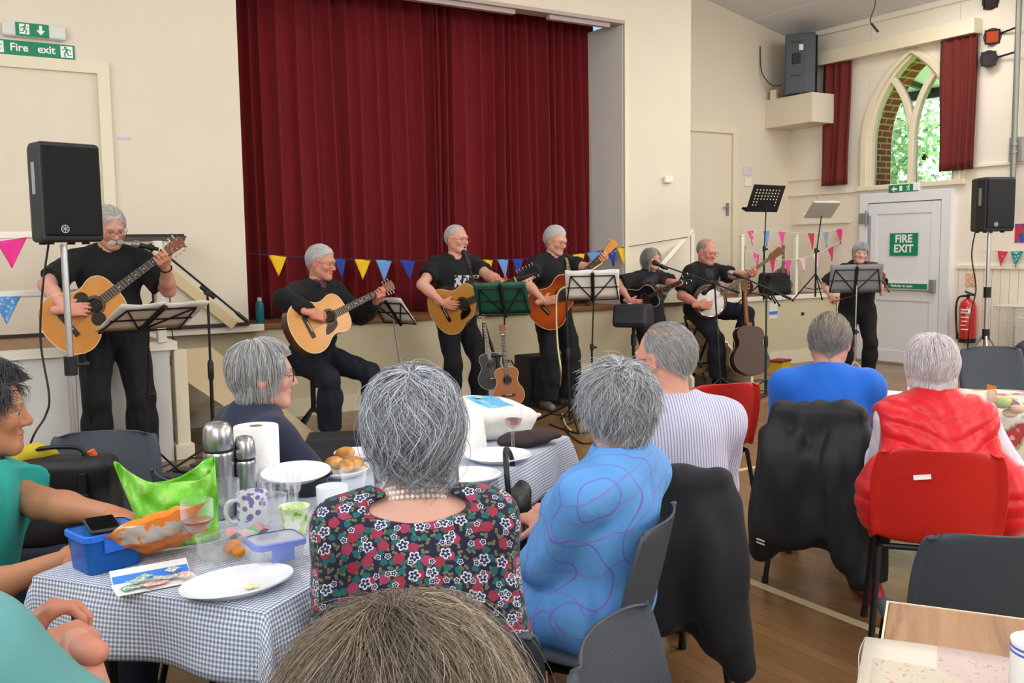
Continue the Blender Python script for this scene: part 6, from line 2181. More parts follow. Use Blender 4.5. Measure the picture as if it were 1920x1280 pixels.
# wall speaker on its boxed shelf
t = thing('wall_shelf', 'cream boxed shelf in the top corner carrying a speaker', 'shelf', (9.62, 8.62, 2.98))
m = MB(); m.bb((-0.08, -0.40, 0), (0.41, 0.38, 0.36)); m.build('box', CREAM, t, smooth=0)
m = MB(); m.bb((-0.075, 0.20, 0.36), (-0.03, 0.30, 0.48)); m.build('upright_block', CREAM_GLOSS, t, smooth=0, bevel=0.006)
t = thing('wall_speaker', 'dark grey speaker on cream boxed shelf high in the corner', 'speaker', (9.70, 8.58, 3.355), R(221))
m = MB()
m.prism([(-0.2, -0.17), (0.2, -0.17), (0.225, 0.08), (0.225, 0.2), (-0.225, 0.2), (-0.225, 0.08)], 0, 0.74)
m.build('cabinet', mat('dark_grey_speaker', '4c5259', 0.5, bump=0.2, bscale=250), t, smooth=0, bevel=0.02)
m = MB(); m.bb((-0.2, 0.2, 0.03), (0.2, 0.222, 0.71)); m.build('grille', mat('speaker_grille', '0b0b0d'), t, smooth=0, bevel=0.008)
m = MB(); m.bb((0.2, -0.085, 0.36), (0.219, 0.075, 0.50)); m.build('handle_recess', mat('recess_shade', '1c1e21', 0.6), t, smooth=0, bevel=0.01)  # dark block stands in for the shaded hollow of the handle
m = MB(); m.bb((0.205, -0.10, 0.215), (0.2205, 0.09, 0.225)); m.bb((0.205, -0.10, 0.63), (0.2205, 0.09, 0.64)); m.build('panel_groove', BLACK_PLASTIC, t, smooth=0)
m = MB(); m.bb((0.2, 0.0, 0.53), (0.222, 0.065, 0.60)); m.build('sticker', PAPER, t, smooth=0)
m = MB(); m.tube(smooth_path([Vector((9.42, ALC_Y - 0.02, 4.02)), Vector((9.43, ALC_Y - 0.04, 3.7)), Vector((9.5, 8.86, 3.52)), Vector((9.56, 8.74, 3.50))], 6), 0.006, 6)
tag(m.build('speaker_cable', CABLE, smooth=60), 'thin black cable running down wall to the corner speaker', 'cable')
# instruments leaning about
def stand_fixed(label, base, kind):
	t = thing('guitar_stand', label, 'guitar stand', (base.x, base.y, 0))
	stand_tripod(t, 0.2, 0, BLACK_METAL, 0.008, 0.22, 0.5)
	m = MB(); m.cyl((0, 0, 0.1), (0, 0.05, 0.62), 0.011); m.cyl((-0.05, 0.05, 0.62), (0.05, 0.05, 0.62), 0.009); m.build('upright', BLACK_METAL, t)
	m = MB()
	for x in (-0.09, 0.09): m.tube([(x * 0.1, 0, 0.2), (x, -0.03, 0.2), (x, -0.12, 0.2), (x, -0.13, 0.24)], 0.009, 8)
	m.build('cradle', BLACK_METAL, t)
	return t
b = W(945, 725, 7.35)
sc = 0.62
n = Vector((0.0, 0.16, 1)).normalized()
guitar('ukulele', 'small brown ukulele standing upright on a black stand right of singer', frame(n, (-0.45, -1, 0), Vector((b.x, b.y - 0.05, 0.24 + 0.25 * sc))), wood_mat('uke_top', 'a0602f', '8a4c22', 0.35), MAHOG, sc=sc, guard=None, strings=4, neck_len=0.40)
stand_fixed('low black stand cradling the small ukulele right of the singer', Vector((b.x, b.y + 0.05, 0)), 0)
b = W(936, 700, 7.62)
mm = frame(Vector((-0.05, 0.2, 1)), (-0.6, -1, 0), Vector((b.x - 0.02, b.y + 0.08, 0.47)))
guitar('mandolin', 'dark small-bodied instrument with pale pegs behind the small ukulele', mm, EBONY, EBONY, sc=0.60, guard=None, strings=8, head_mat=wood_mat('pale_head', 'b9854f', '9a6a3c', 0.4), neck_len=0.42)
b = W(1416, 640, 9.45)
guitar('acoustic_guitar', 'brown acoustic guitar leaning back to front against stage right of banjo', frame(Vector((0.14, 0.22, 1)), (0.32, 0.95, -0.2), Vector((b.x, b.y + 0.08, 0.40))), SPRUCE, CEDAR_BACK, group=None)
b = W(1462, 620, 9.75)
t = thing('guitar_strap', 'brown leather guitar strap hanging down stage front beside leaning guitar', 'strap', (b.x, LIP_Y - 0.04, STAGE_Z))
m = MB()
for i in range(8):
	z0, z1 = 0.03 - i * 0.075, 0.03 - (i + 1) * 0.075
	yy = -0.015 - 0.01 * math.sin(i)
	m.add([(-0.032, yy, z0), (0.032, yy, z0), (0.032, yy - 0.003, z1), (-0.032, yy - 0.003, z1)], [(0, 1, 2, 3)])
m.build('band', mat('brown_leather', '7c4a30', 0.5, var=0.2, vscale=20), t, smooth=60, solid=0.005)
m = MB(); m.bb((-0.012, -0.03, -0.66), (0.012, -0.01, -0.57)); m.build('end_tab', BLACK_PLASTIC, t, smooth=0)
b = W(1408, 520, 10.2)
for (u, v, d, lab, ml) in ((1404, 520, 9.62, 'guitar with brown neck standing on stage behind the railing, left one', MAHOG), (1478, 520, 9.9, 'guitar with grey-brown neck standing on stage behind white post', CEDAR_BACK)):
	b = WA(u - 6, 545, 1, 8.62)
	guitar('stage_guitar', lab, frame(Vector((0.16, 0.16, 1)), (-0.5, -1, 0.1), Vector((b.x - 0.05, min(b.y, 8.72), STAGE_Z + 0.16))), MAHOG if ml is MAHOG else CEDAR_BACK, ml, guard=None, sc=0.62)
b = W(1446, 530, 9.55)
m = SDF((-0.24, -0.14, 0), (0.24, 0.14, 0.32), 0.01)
m.rbox((0, 0, 0.14), (0.2, 0.11, 0.135), 0.05, 0); m.ripple(0.012, 22, 4)
V, Fc = m.mesh()
o = np_mesh('rucksack', V, Fc, mat('black_nylon', '15171b', 0.55, bump=0.2, bscale=200)); b = WA(1452, 545, 1, 8.30); o.location = (b.x, 8.30, STAGE_Z)
tag(o, 'black soft bag on the stage behind the right railing', 'bag')
# stage-front guitar amp boxes
def amp(label, loc, rz, w, h, d, logo=None, back=0.0):
	t = thing('amplifier', label, 'amplifier', loc, rz)
	m = MB(); m.prism([(-d / 2, 0), (d / 2, 0), (d / 2 - back, h), (-d / 2, h)], -w / 2, w / 2, tf=lambda p: Vector((p.z, p.x, p.y)))
	m.build('cabinet', mat('amp_cabinet', '1d1e20', 0.6, bump=0.3, bscale=300), t, smooth=0, bevel=0.015)
	al = math.atan2(back, h)
	F = Matrix.Translation((0, d / 2, 0)) @ Matrix.Rotation(al, 4, 'X')
	m = MB(); m.bb((-w / 2 + 0.03, -0.004, 0.03), (w / 2 - 0.03, 0.008, h - 0.05)); g = m.build('grille', mat('amp_grille', '2a2c2e', 0.5, 0.3, bump=0.4, bscale=500), t, smooth=0); g.matrix_local = F
	if logo:
		M = Matrix(((-1, 0, 0, 0), (0, 0, 1, 0.010), (0, 1, 0, h * 0.80), (0, 0, 0, 1)))
		o = text_mesh(logo, 0.05, 'badge', mat('badge_white', 'e8e6e0', 0.4), t, F @ Matrix.Translation((-0.02, 0, 0)) @ M, bold=0.0015)
	return t
p = W(652, 850, 5.3)
amp('black amplifier with white CUBE lettering on floor before the seated guitarist', (p.x, p.y, 0), R(180 - 25), 0.45, 0.43, 0.30, 'CUBE', 0.10)
p = W(1012, 690, 8.95)
amp('tall black amplifier behind the legs of the orange guitar player', (p.x, min(p.y, 7.75), 0), R(180), 0.40, 0.46, 0.28)
# ================================================================== THE AUDIENCE, TABLES AND WHAT STANDS ON THEM
def lframe(loc, heading):
	mw = Matrix.Translation(loc) @ Matrix.Rotation(-R(heading), 4, 'Z')
	inv = mw.inverted()
	return lambda p: np.array(inv @ Vector(p))
# ------------------------------------------------------------------ cloth materials
def floral_dress():
	g = NG('floral_dress', 0.85, sheen=0.1)
	x, y, z = g.xyz()
	cv = g.n('CombineXYZ')
	nx, ny, nz = g.xyz('Normal')
	side = g.math('GREATER_THAN', g.math('ABSOLUTE', nx), 0.74)
	g.put(cv.inputs[0], g.math('ADD', x, g.math('MULTIPLY', side, g.math('SUBTRACT', y, x)))); g.put(cv.inputs[1], g.math('ADD', z, g.math('MULTIPLY', g.math('MULTIPLY', y, 0.6), g.math('SUBTRACT', 1.0, side))))
	P2 = cv.outputs[0]
	col = lin('171a36')
	def layer(scale, off, petals, r0, r1, dep, seedrot=0.0):
		mp = g.n('Mapping'); mp.inputs['Location'].default_value = off
		g.nt.links.new(P2, mp.inputs[0])
		v = g.n('TexVoronoi', {'Scale': scale, 'Randomness': 0.75}, voronoi_dimensions='2D')
		g.nt.links.new(mp.outputs[0], v.inputs['Vector'])
		sb = g.n('VectorMath', operation='SUBTRACT')
		sc = g.n('VectorMath', operation='SCALE'); sc.inputs['Scale'].default_value = 1.0
		g.nt.links.new(mp.outputs[0], sb.inputs[0]); g.nt.links.new(v.outputs['Position'], sb.inputs[1])
		sp = g.n('SeparateXYZ'); g.nt.links.new(sb.outputs[0], sp.inputs[0])
		wn = g.n('SeparateColor'); g.nt.links.new(v.outputs['Color'], wn.inputs[0])
		ang = g.math('ADD', g.math('ARCTAN2', sp.outputs[1], sp.outputs[0]), g.math('MULTIPLY', wn.outputs[0], 6.28))
		pet = g.math('MULTIPLY', g.math('ABSOLUTE', g.math('SINE', g.math('MULTIPLY', ang, petals / 2))), dep)
		d = g.math('ADD', g.math('DIVIDE', v.outputs['Distance'], 1.0), g.math('MULTIPLY', pet, -1.0))
		return d, wn, v
	# olive sprigs
	d, wn, v = layer(64, (3.1, 1.7, 0), 2, 0, 0, 0.28)
	leaf = g.math('LESS_THAN', d, 0.10)
	col = g.mix(leaf, col, '6f6a4a')
	# teal blobs
	d, wn, v = layer(44, (7.7, 4.2, 0), 3, 0, 0, 0.10)
	k = g.math('MULTIPLY', g.math('LESS_THAN', d, 0.27), g.math('LESS_THAN', wn.outputs[1], 0.62))
	col = g.mix(k, col, '17605f')
	# red and pink roses: ringed discs
	d, wn, v = layer(28, (1.3, 9.1, 0), 5, 0, 0, 0.05)
	k = g.math('MULTIPLY', g.math('LESS_THAN', d, 0.30), g.math('LESS_THAN', wn.outputs[1], 0.72))
	ring = g.math('GREATER_THAN', g.math('SINE', g.math('MULTIPLY', d, 62.0)), -0.1)
	rose = g.mix(ring, '7c1f33', g.mix(wn.outputs[2], 'a22c3e', 'ad4a72'))
	col = g.mix(k, col, rose)
	# white outlined five-petal flowers, two sizes
	for sc, off, thr, lim in ((25, (5.2, 2.6, 0), 0.27, 0.55), (48, (2.2, 6.6, 0), 0.29, 0.32)):
		d, wn, v = layer(sc, off, 5, 0, 0, 0.13)
		use = g.math('LESS_THAN', wn.outputs[1], lim)
		outer = g.math('MULTIPLY', g.math('LESS_THAN', d, thr - 0.07), use)
		inner = g.math('MULTIPLY', g.math('LESS_THAN', d, thr - 0.155), use)
		core = g.math('MULTIPLY', g.math('LESS_THAN', v.outputs['Distance'], 0.07), use)
		col = g.mix(outer, col, 'cfcfda'); col = g.mix(inner, col, '232a4e'); col = g.mix(core, col, 'b9bccb')
	g.color(col)
	g.bump(g.noise(g.tc.outputs['Object'], 300, 2), 0.1, 0.002)
	return g.m
def stripes(name, a, b, period, frac=0.35, axis=0, c=None):
	g = NG(name, 0.8)
	co = g.xyz()
	f = g.math('FRACT', g.math('DIVIDE', co[axis], period))
	col = g.mix(g.math('LESS_THAN', f, frac), a, b)
	if c:
		f2 = g.math('FRACT', g.math('DIVIDE', co[axis], period * 2))
		col = g.mix(g.math('LESS_THAN', f2, frac * 0.4), col, c)
	g.color(col)
	g.bump(g.noise(g.tc.outputs['Object'], 30, 3), 0.25, 0.01)
	return g.m
def blue_shirt_mat():
	g = NG('blue_line_print_shirt', 0.8)
	n = g.n('TexNoise', {'Scale': 5.0, 'Detail': 1})
	g.nt.links.new(g.tc.outputs['Object'], n.inputs['Vector'])
	x, y, z = g.xyz()
	w = g.math('MULTIPLY', g.math('SUBTRACT', n.outputs['Fac'], 0.5), 0.22)
	l1 = g.math('LESS_THAN', g.math('ABSOLUTE', g.math('SUBTRACT', g.math('FRACT', g.math('DIVIDE', g.math('ADD', g.math('ADD', x, y), w), 0.06)), 0.5)), 0.028)
	l2 = g.math('LESS_THAN', g.math('ABSOLUTE', g.math('SUBTRACT', g.math('FRACT', g.math('DIVIDE', g.math('ADD', g.math('SUBTRACT', z, g.math('MULTIPLY', x, 0.4)), w), 0.075)), 0.5)), 0.024)
	base = g.mix(g.noise(g.tc.outputs['Object'], 9, 3), '4a8ad4', '70aae2')
	c = g.mix(g.math('MULTIPLY', l1, 0.95), base, '6f6ac4')
	c = g.mix(g.math('MULTIPLY', l2, 0.85), c, '8f6cc0')
	g.color(c)
	g.bump(g.noise(g.tc.outputs['Object'], 25, 4), 0.3, 0.012)
	return g.m
def gingham(name, dark='707a96', mid='adb5c6', light='e8ebf0', period=0.0095):
	g = NG(name, 0.8)
	sp = g.n('SeparateXYZ'); g.nt.links.new(g.tc.outputs['UV'], sp.inputs[0])
	a = g.math('LESS_THAN', g.math('FRACT', g.math('DIVIDE', sp.outputs[0], period)), 0.5)
	b = g.math('LESS_THAN', g.math('FRACT', g.math('DIVIDE', sp.outputs[1], period)), 0.5)
	s = g.math('MULTIPLY', g.math('ADD', a, b), 0.5)
	g.color(g.ramp(s, [(0.0, light), (0.33, mid), (0.67, dark)], 'CONSTANT'))
	return g.m
# ------------------------------------------------------------------ tables
TA = Vector((0.81, 0.587, 0)).normalized()     # long direction of the rows of tables
TP = Vector((-TA.y, TA.x, 0))
def table(label, corner, L, Wd, top_mat, h=0.73, along=TA, across=TP):
	mw = Matrix(((along.x, across.x, 0, corner[0]), (along.y, across.y, 0, corner[1]), (0, 0, 1, 0), (0, 0, 0, 1)))
	t = thing('folding_table', label, 'table', mw=mw)
	m = MB(); m.bb((0, 0, h - 0.022), (L, Wd, h)); m.build('tabletop', top_mat, t, smooth=0, bevel=0.003)
	m = MB()
	for lo, hi in (((-0.004, -0.004, h - 0.026), (L + 0.004, 0.0, h + 0.001)), ((-0.004, Wd, h - 0.026), (L + 0.004, Wd + 0.004, h + 0.001)), ((-0.004, 0, h - 0.026), (0, Wd, h + 0.001)), ((L, 0, h - 0.026), (L + 0.004, Wd, h + 0.001))):
		m.bb(lo, hi)
	m.build('edging', mat('cream_edging', 'e2cfae', 0.5), t, smooth=0)
	for x in (0.12, L - 0.12):
		for y in (0.07, Wd - 0.07):
			m = MB(); m.cyl((x, y, h - 0.02), (x + (0.02 if x > 1 else -0.02), y, 0.0), 0.014, n=10); m.build('leg', BLACK_METAL, t)
	m = MB()
	for x in (0.12, L - 0.12): m.cyl((x, 0.07, 0.15), (x, Wd - 0.07, 0.15), 0.01, n=8)
	m.build('cross_rail', BLACK_METAL, t)
	return t, mw
def tablecloth(label, mw, L, Wd, h, m_, drop=0.16, seed=0, gap=0.004, x0=0.0):
	rg = random.Random(seed)
	nx, ny = 120, 70
	vs, uvs, fs = [], [], []
	ph = [rg.uniform(0, 6) for _ in range(4)]
	for j in range(ny + 1):
		for i in range(nx + 1):
			s = x0 - drop + (L - x0 + 2 * drop) * i / nx
			t = -drop + (Wd + 2 * drop) * j / ny
			cx, cy = min(max(s, x0 - 0.010), L + 0.010), min(max(t, -0.010), Wd + 0.010)
			dx, dy = s - cx, t - cy
			r = math.hypot(dx, dy)
			z = h + gap
			x, y = cx, cy
			if r > 1e-6:
				ux, uy = dx / r, dy / r
				corner = min(abs(dx), abs(dy)) / drop
				rr = min(r, drop * (1 + 0.08 * corner))
				fl = 0.006 + 0.014 * (rr / drop)
				wv = 0.012 * math.sin((cx * 13 + cy * 17) + ph[0]) + 0.007 * math.sin((cx * 29 + cy * 23) + ph[1])
				ang = math.atan2(uy, ux)
				flare = (0.055 * corner + fl + wv * (rr / drop)) * min(1.0, rr / 0.04)
				x += ux * (flare + 0.006); y += uy * (flare + 0.006)
				z -= max(0.0, rr - 0.004)
			vs.append((x, y, z)); uvs.append((s, t))
	for j in range(ny):
		for i in range(nx):
			a = j * (nx + 1) + i
			fs.append((a, a + 1, a + nx + 2, a + nx + 1))
	m = MB(); m.add(vs, fs)
	o = m.build('tablecloth', m_, smooth=60, uv=uvs, solid=0.0015)
	o.matrix_world = mw
	tag(o, label, 'tablecloth')
	return o
WOOD_TOP = NG('wood_laminate', 0.35)
_v = WOOD_TOP.mapped('Object', (0.9, 13, 1))
_n = WOOD_TOP.n('TexNoise', {'Scale': 2.2, 'Detail': 8, 'Roughness': 0.62, 'Distortion': 0.7}); WOOD_TOP.nt.links.new(_v, _n.inputs['Vector'])
WOOD_TOP.color(WOOD_TOP.ramp(_n.outputs['Fac'], [(0.32, '6f4526'), (0.5, '97683d'), (0.68, 'a67a50')]))
WOOD_TOP = WOOD_TOP.m
H_T = 0.73
_, MA = table('long folding table under the blue gingham cloth', (0.545, 1.845), 1.86, 0.60, WOOD_TOP)
tablecloth('small blue and white gingham cloth draped over the long table', MA, 1.86, 0.60, H_T, gingham('gingham_blue'), seed=1)
_, MBm = table('folding table under the red flowered cloth beside the person in red gilet', (3.70, 2.60), 1.8, 0.60, WOOD_TOP, along=-TP, across=TA)
def rosy():
	g = NG('red_flower_oilcloth', 0.4)
	sp = g.tc.outputs['UV']
	v = g.n('TexVoronoi', {'Scale': 7.0, 'Randomness': 0.8}, voronoi_dimensions='2D'); g.nt.links.new(sp, v.inputs['Vector'])
	n = g.n('TexNoise', {'Scale': 30.0, 'Detail': 2}); g.nt.links.new(sp, n.inputs['Vector'])
	d = g.math('ADD', v.outputs['Distance'], g.math('MULTIPLY', g.math('SUBTRACT', n.outputs['Fac'], 0.5), 0.35))
	c = g.mix(g.math('LESS_THAN', d, 0.36), 'd9cfc0', '9a9f78')
	c = g.mix(g.math('LESS_THAN', d, 0.27), c, 'b23a44')
	c = g.mix(g.math('LESS_THAN', d, 0.08), c, 'd9a9a0')
	g.color(c)
	return g.m
tablecloth('cream oilcloth with red flowers on the table beside red gilet', MBm, 1.8, 0.60, H_T, rosy(), seed=5, drop=0.24)
_, MC = table('bare wood-grain folding table with cream edging at the lower right corner', (1.62, 1.18), 1.25, 0.62, WOOD_TOP, along=Vector((-0.83, -0.557, 0)).normalized(), across=Vector((0.557, -0.83, 0)).normalized())
def printed_paper():
	g = NG('printed_paper_cloth', 0.6)
	v = g.n('TexVoronoi', {'Scale': 6.0}, distance='CHEBYCHEV'); g.nt.links.new(g.tc.outputs['Object'], v.inputs['Vector'])
	sc = g.n('SeparateColor'); g.nt.links.new(v.outputs['Color'], sc.inputs[0])
	n = g.noise(g.tc.outputs['Object'], 110, 4)
	c = g.ramp(sc.outputs[0], [(0.0, 'c9bda9'), (0.35, 'c0a07a'), (0.6, 'c6b0ab'), (0.8, 'b8956a')], 'CONSTANT')
	c = g.mix(g.math('LESS_THAN', n, 0.36), c, 'b58a72')
	c = g.mix(g.math('GREATER_THAN', v.outputs['Distance'], 0.46), c, 'd6cbbb')
	g.color(c)
	return g.m
m = MB()
m.grid(lambda u, v: Vector((0.21 + 0.9 * u, -0.03 + 0.66 * v, H_T + 0.004 + 0.002 * math.sin(u * 17 + v * 9))), 20, 16)
m.grid(lambda u, v: Vector((0.21 + 0.9 * u, -0.03 - 0.006 * math.sin(u * 20), H_T + 0.004 - 0.16 * v)), 20, 6)
o = m.build('paper_runner', printed_paper(), smooth=60, solid=0.001); o.matrix_world = MC
tag(o, 'printed cream and tan paper cloth over the wood-grain table', 'tablecloth')
# ------------------------------------------------------------------ people listening
FLORAL = floral_dress()
def jacket_on_chair(label, chair_loc, rz, m_, z0=0.16, seed=1, wide=0.25, w0=0.235, sleeve=True, marks=False, lean=0.0, top=0.775):
	S = SDF((-0.48, -0.55, 0.02), (0.48, 0.05, 0.9), 0.009)
	S.rbox((0, -0.262, top - 0.16), (w0, 0.055, 0.175), 0.05, 0.03)
	S.cone((-wide * 0.6, -0.285, 0.60), (-wide * 0.95, -0.33, z0 + 0.20), 0.085, 0.07, 0.05)
	S.cone((wide * 0.6, -0.285, 0.60), (wide * 0.95, -0.33, z0 + 0.14), 0.085, 0.075, 0.05)
	S.rbox((0, -0.30, (0.60 + z0 + 0.14) / 2), (wide, 0.045, (0.60 - z0 - 0.14) / 2), 0.04, 0.06)
	if sleeve:
		S.cone((wide * 0.95, -0.28, 0.66), (wide * 1.18, -0.36, z0 + 0.06), 0.062, 0.05, 0.03)
		S.cone((-wide * 0.95, -0.28, 0.66), (-wide * 1.12, -0.33, z0 + 0.12), 0.062, 0.052, 0.03)
	S.ripple(0.013, 20, seed, (1, 1, 0.45)); S.ripple(0.007, 52, seed + 5, (1, 1, 0.35))
	S.cone((0, -0.30, z0 + 0.02), (0.05, -0.34, z0 + 0.16), 0.07, 0.03, 0.04, 's')
	V, F = S.mesh()
	t = thing('jacket', label, 'jacket', chair_loc, rz)
	np_mesh('shell', V, F, m_, t)
	if marks:
		m = MB()
		for k in range(2): m.box((-wide * 1.02, -0.405, z0 + 0.165 + 0.014 * k), (0.035, 0.004, 0.005), Matrix.Rotation(0.25, 3, 'Y'))
		m.build('white_mark', PAPER, t, smooth=0)
	return t
# --- woman in the flowered dress, centre
loc = xy(772, 900, 2.0)
C1 = Person('person with grey bob in dark flowered dress and pearls, seen from behind', loc, 24, aim=(775, 806, 2.0), h=1.56, seat=0.42, tl=0.90, lean=7, head=(4, 6, 3), build=1.02, belly=0.03, skin='d7a592', fem=True, hs=1.16, res=0.0065,
			arms={'R': dict(hand=(0.08, 0.27, 0.60), pole=(0.35, -0.8, -0.8), curl=30), 'L': dict(hand=(-0.10, 0.29, 0.62), pole=(-0.35, -0.8, -0.8), curl=30)})
C1.make_body()
C1.shirt(FLORAL, 'dress', 'long', infl=0.016, hem=0.2, neck=0.098, amp=0.004, freq=26, seed=41, loose=0.018, fend=0.8, neck_drop=0.006, bscoop=0.030)
C1.trousers(mat('black_skirt_cloth', '17181d', 0.8), 'skirt', infl=0.03, flare=0.03, seed=42); C1.shoes(SHOE_BLACK)
C1.len_fn = lambda U: np.where(U[:, 2] < -0.2, 0.36, 1.0) * np.where(U[:, 0] < 0, 0.9, 1.05)
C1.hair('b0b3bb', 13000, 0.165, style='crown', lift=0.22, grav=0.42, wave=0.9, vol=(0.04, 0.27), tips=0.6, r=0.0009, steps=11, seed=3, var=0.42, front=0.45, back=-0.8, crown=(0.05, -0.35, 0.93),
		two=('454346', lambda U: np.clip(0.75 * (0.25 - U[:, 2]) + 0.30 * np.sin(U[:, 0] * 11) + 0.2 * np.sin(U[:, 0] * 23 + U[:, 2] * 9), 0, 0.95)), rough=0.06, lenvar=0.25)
t = MB()
def necklace(P, rows=3):
	for r_ in range(rows):
		rad, zc = 0.068 + 0.003 * r_, 0.028 - 0.011 * r_
		n = 44
		for i in range(n):
			a = 2 * PI * i / n
			p = P.N + P.up * (zc + 0.02 * P.k) * 1.0 + P.rt * (rad * math.cos(a)) + P.fw * (rad * math.sin(a) * 1.05 + 0.012) - P.up * (0.02 * (1 + math.sin(a)))
			t.ball(p, 0.0048, 8, 6)
necklace(C1)
t.build('pearl_necklace', mat('pearl', 'ece6df', 0.22, spec=0.7), C1.root)
ch = make_chair('charcoal plastic chair under the person in flowered dress', GREY_POLY, (C1.loc[0], C1.loc[1] - 0.02, 0), -R(24))
# --- foreground head
loc = xy(752, 1300, 0.90)
C0 = Person('person with tousled brown-grey hair, head only, nearest the bottom edge', loc, 30, aim=(752, 1392, 0.88), h=1.6, seat=0.40, tl=0.86, lean=6, head=(0, 6, 0), build=1.0, skin='d7a592', fem=True, hs=1.13, res=0.007)
C0.make_body()
C0.shirt(mat('grey_brown_cardigan', '5b5550', 0.85), 'cardigan', 'long', infl=0.016, seed=45)
C0.trousers(BLACK_TROUSER, seed=46); C0.shoes(SHOE_BLACK)
C0.hair('6b5e52', 32000, 0.21, style='crown', lift=0.26, grav=0.45, wave=0.5, vol=(0.05, 0.36), r=0.0003, steps=10, seed=5, var=0.5, front=0.4, back=-0.85, crown=(-0.1, 0.15, 0.98), tips=0.25,  # wide strand variation paints shadows into the hair colour
		two=('b09f86', lambda U: np.clip(0.7 * U[:, 0] + 0.25 + 0.35 * np.sin(U[:, 0] * 17 + U[:, 1] * 5), 0, 1)), rough=0.05, lenvar=0.25)
make_chair('charcoal plastic chair under the nearest person with brown-grey hair', GREY_POLY, (C0.loc[0], C0.loc[1], 0), -R(30))
# --- woman in the blue shirt
loc = xy(1120, 950, 2.6); hd = -24
C2 = Person('person with short curly grey hair in patterned blue shirt, hands clasped, on charcoal chair', loc, hd, aim=(1157, 765, 2.5), h=1.58, seat=0.42, tl=0.84, lean=-9, head=(38, 8, 0), build=1.08, belly=0.05, skin='d4a08e', fem=True, hs=1.06, res=0.0065,
			arms=lambda mw: (lambda lf: {'R': dict(hand=lf(W(1034, 975, 2.58)), dir=nrm(lf(W(985, 968, 2.62)) - lf(W(1034, 975, 2.58))), dorsal=(0.2, -0.3, 1), curl=42, pole=(0.9, -0.5, -0.5)),
				'L': dict(hand=lf(W(1060, 952, 2.70)), dir=nrm(lf(W(990, 960, 2.63)) - lf(W(1060, 952, 2.70))), dorsal=(0.1, -0.2, 1), curl=50, pole=(-0.9, -0.3, -0.4))})(lambda p: np.array(mw.inverted() @ Vector(p))))
C2.make_body()
C2.shirt(blue_shirt_mat(), 'shirt', 'long', infl=0.016, hem=0.33, amp=0.009, freq=22, seed=51, loose=0.022, collar=True, fend=0.92, ak=0.014, hips=0.45)
C2.trousers(spotted('peach_print_skirt', 'd9a492', 'efd3c8', 55, 0.42), 'skirt', infl=0.012, flare=0.05, seed=52); C2.shoes(SHOE_BLACK)
C2.hair('b4b7bb', 6500, 0.085, style='crown', lift=0.45, grav=0.3, wave=0.8, vol=(0.05, 0.26), r=0.0011, steps=9, seed=8, var=0.35, front=0.5, back=-0.75, crown=(0.0, -0.5, 0.86), tips=-0.2,
		two=('80807f', lambda U: np.clip(0.4 * (0.3 - U[:, 2]) + 0.3 * np.sin(U[:, 0] * 13 + U[:, 2] * 7), 0, 0.8)), rough=0.1)
make_chair('charcoal plastic chair under the person in the blue shirt', GREY_POLY, (C2.loc[0] - 0.07, C2.loc[1] + 0.03, 0), -R(hd - 12))
# --- man in the striped shirt
loc = xy(1262, 820, 3.22); hd = 22
C3 = Person('person with thinning grey hair in fine striped shirt beside the red chair', loc, hd, aim=(1247, 674, 3.2), h=1.74, seat=0.42, tl=0.90, lean=10, head=(-34, 6, 0), build=1.0, skin='cf9580', hs=1.02, res=0.007,
			arms={'R': dict(hand=(0.10, 0.42, 0.56), curl=20), 'L': dict(hand=(-0.12, 0.40, 0.56), curl=20)})
C3.make_body()
C3.shirt(stripes('fine_blue_stripe_shirt', 'cfcad6', '8f94bb', 0.0095, 0.42), 'shirt', 'long', infl=0.016, hem=0.12, amp=0.006, freq=24, seed=55, loose=0.02, collar=True)
C3.trousers(mat('charcoal_trousers', '3a3b40', 0.85), infl=0.022, flare=0.03, seed=56); C3.shoes(SHOE_BLACK)
C3.hair('a5a29f', 3800, 0.05, flow=(0.0, -1, -0.25), lift=0.12, vol=(0.01, 0.07), r=0.0009, seed=14, bald=0.72, front=0.8, back=-0.72, two=('c9c6c2', lambda U: np.clip(0.3 - U[:, 2], 0, 0.8)), wave=0.15)
C3.glasses(WIRE)
make_chair('charcoal plastic chair under the person in the striped shirt', GREY_POLY, (C3.loc[0] - 0.10, C3.loc[1] + 0.06, 0), -R(hd))
jacket_on_chair('long black coat hung over the chair of the person in striped shirt', (C3.loc[0] - 0.10, C3.loc[1] + 0.06, 0), -R(hd + 4), mat('black_wool', '121319', 0.85, sheen=0.05), z0=0.14, seed=3, wide=0.17, w0=0.20)
# --- man in the bright blue sweater
loc = xy(1540, 800, 4.12); hd = 47
C4 = Person('person with grey hair in bright blue sweater, head bent to the right', loc, hd, aim=(1556, 642, 4.28), h=1.72, seat=0.42, tl=0.86, lean=17, head=(14, 20, 0), build=0.98, belly=0.03, skin='cb9380', hs=1.06, res=0.0075,
			arms={'R': dict(hand=(0.14, 0.42, 0.66), curl=25, pole=(0.25, -0.6, -1)), 'L': dict(hand=(-0.12, 0.42, 0.66), curl=25, pole=(-0.25, -0.6, -1))})
C4.make_body()
C4.shirt(mat('royal_blue_wool', '0f5fc4', 0.85, bump=0.2, bscale=260, sheen=0.15), 'sweater', 'long', infl=0.016, hem=0.14, amp=0.006, freq=20, seed=61, loose=0.02, neck=0.072)
C4.shirt(mat('dark_check_collar', '2b3a44', 0.8), 'shirt', 'none', infl=0.004, collar=True, seed=0)
C4.trousers(mat('stone_trousers', '8d8577', 0.85), infl=0.02, flare=0.03, seed=62); C4.shoes(mat('brown_shoe', '4a2a22', 0.5))
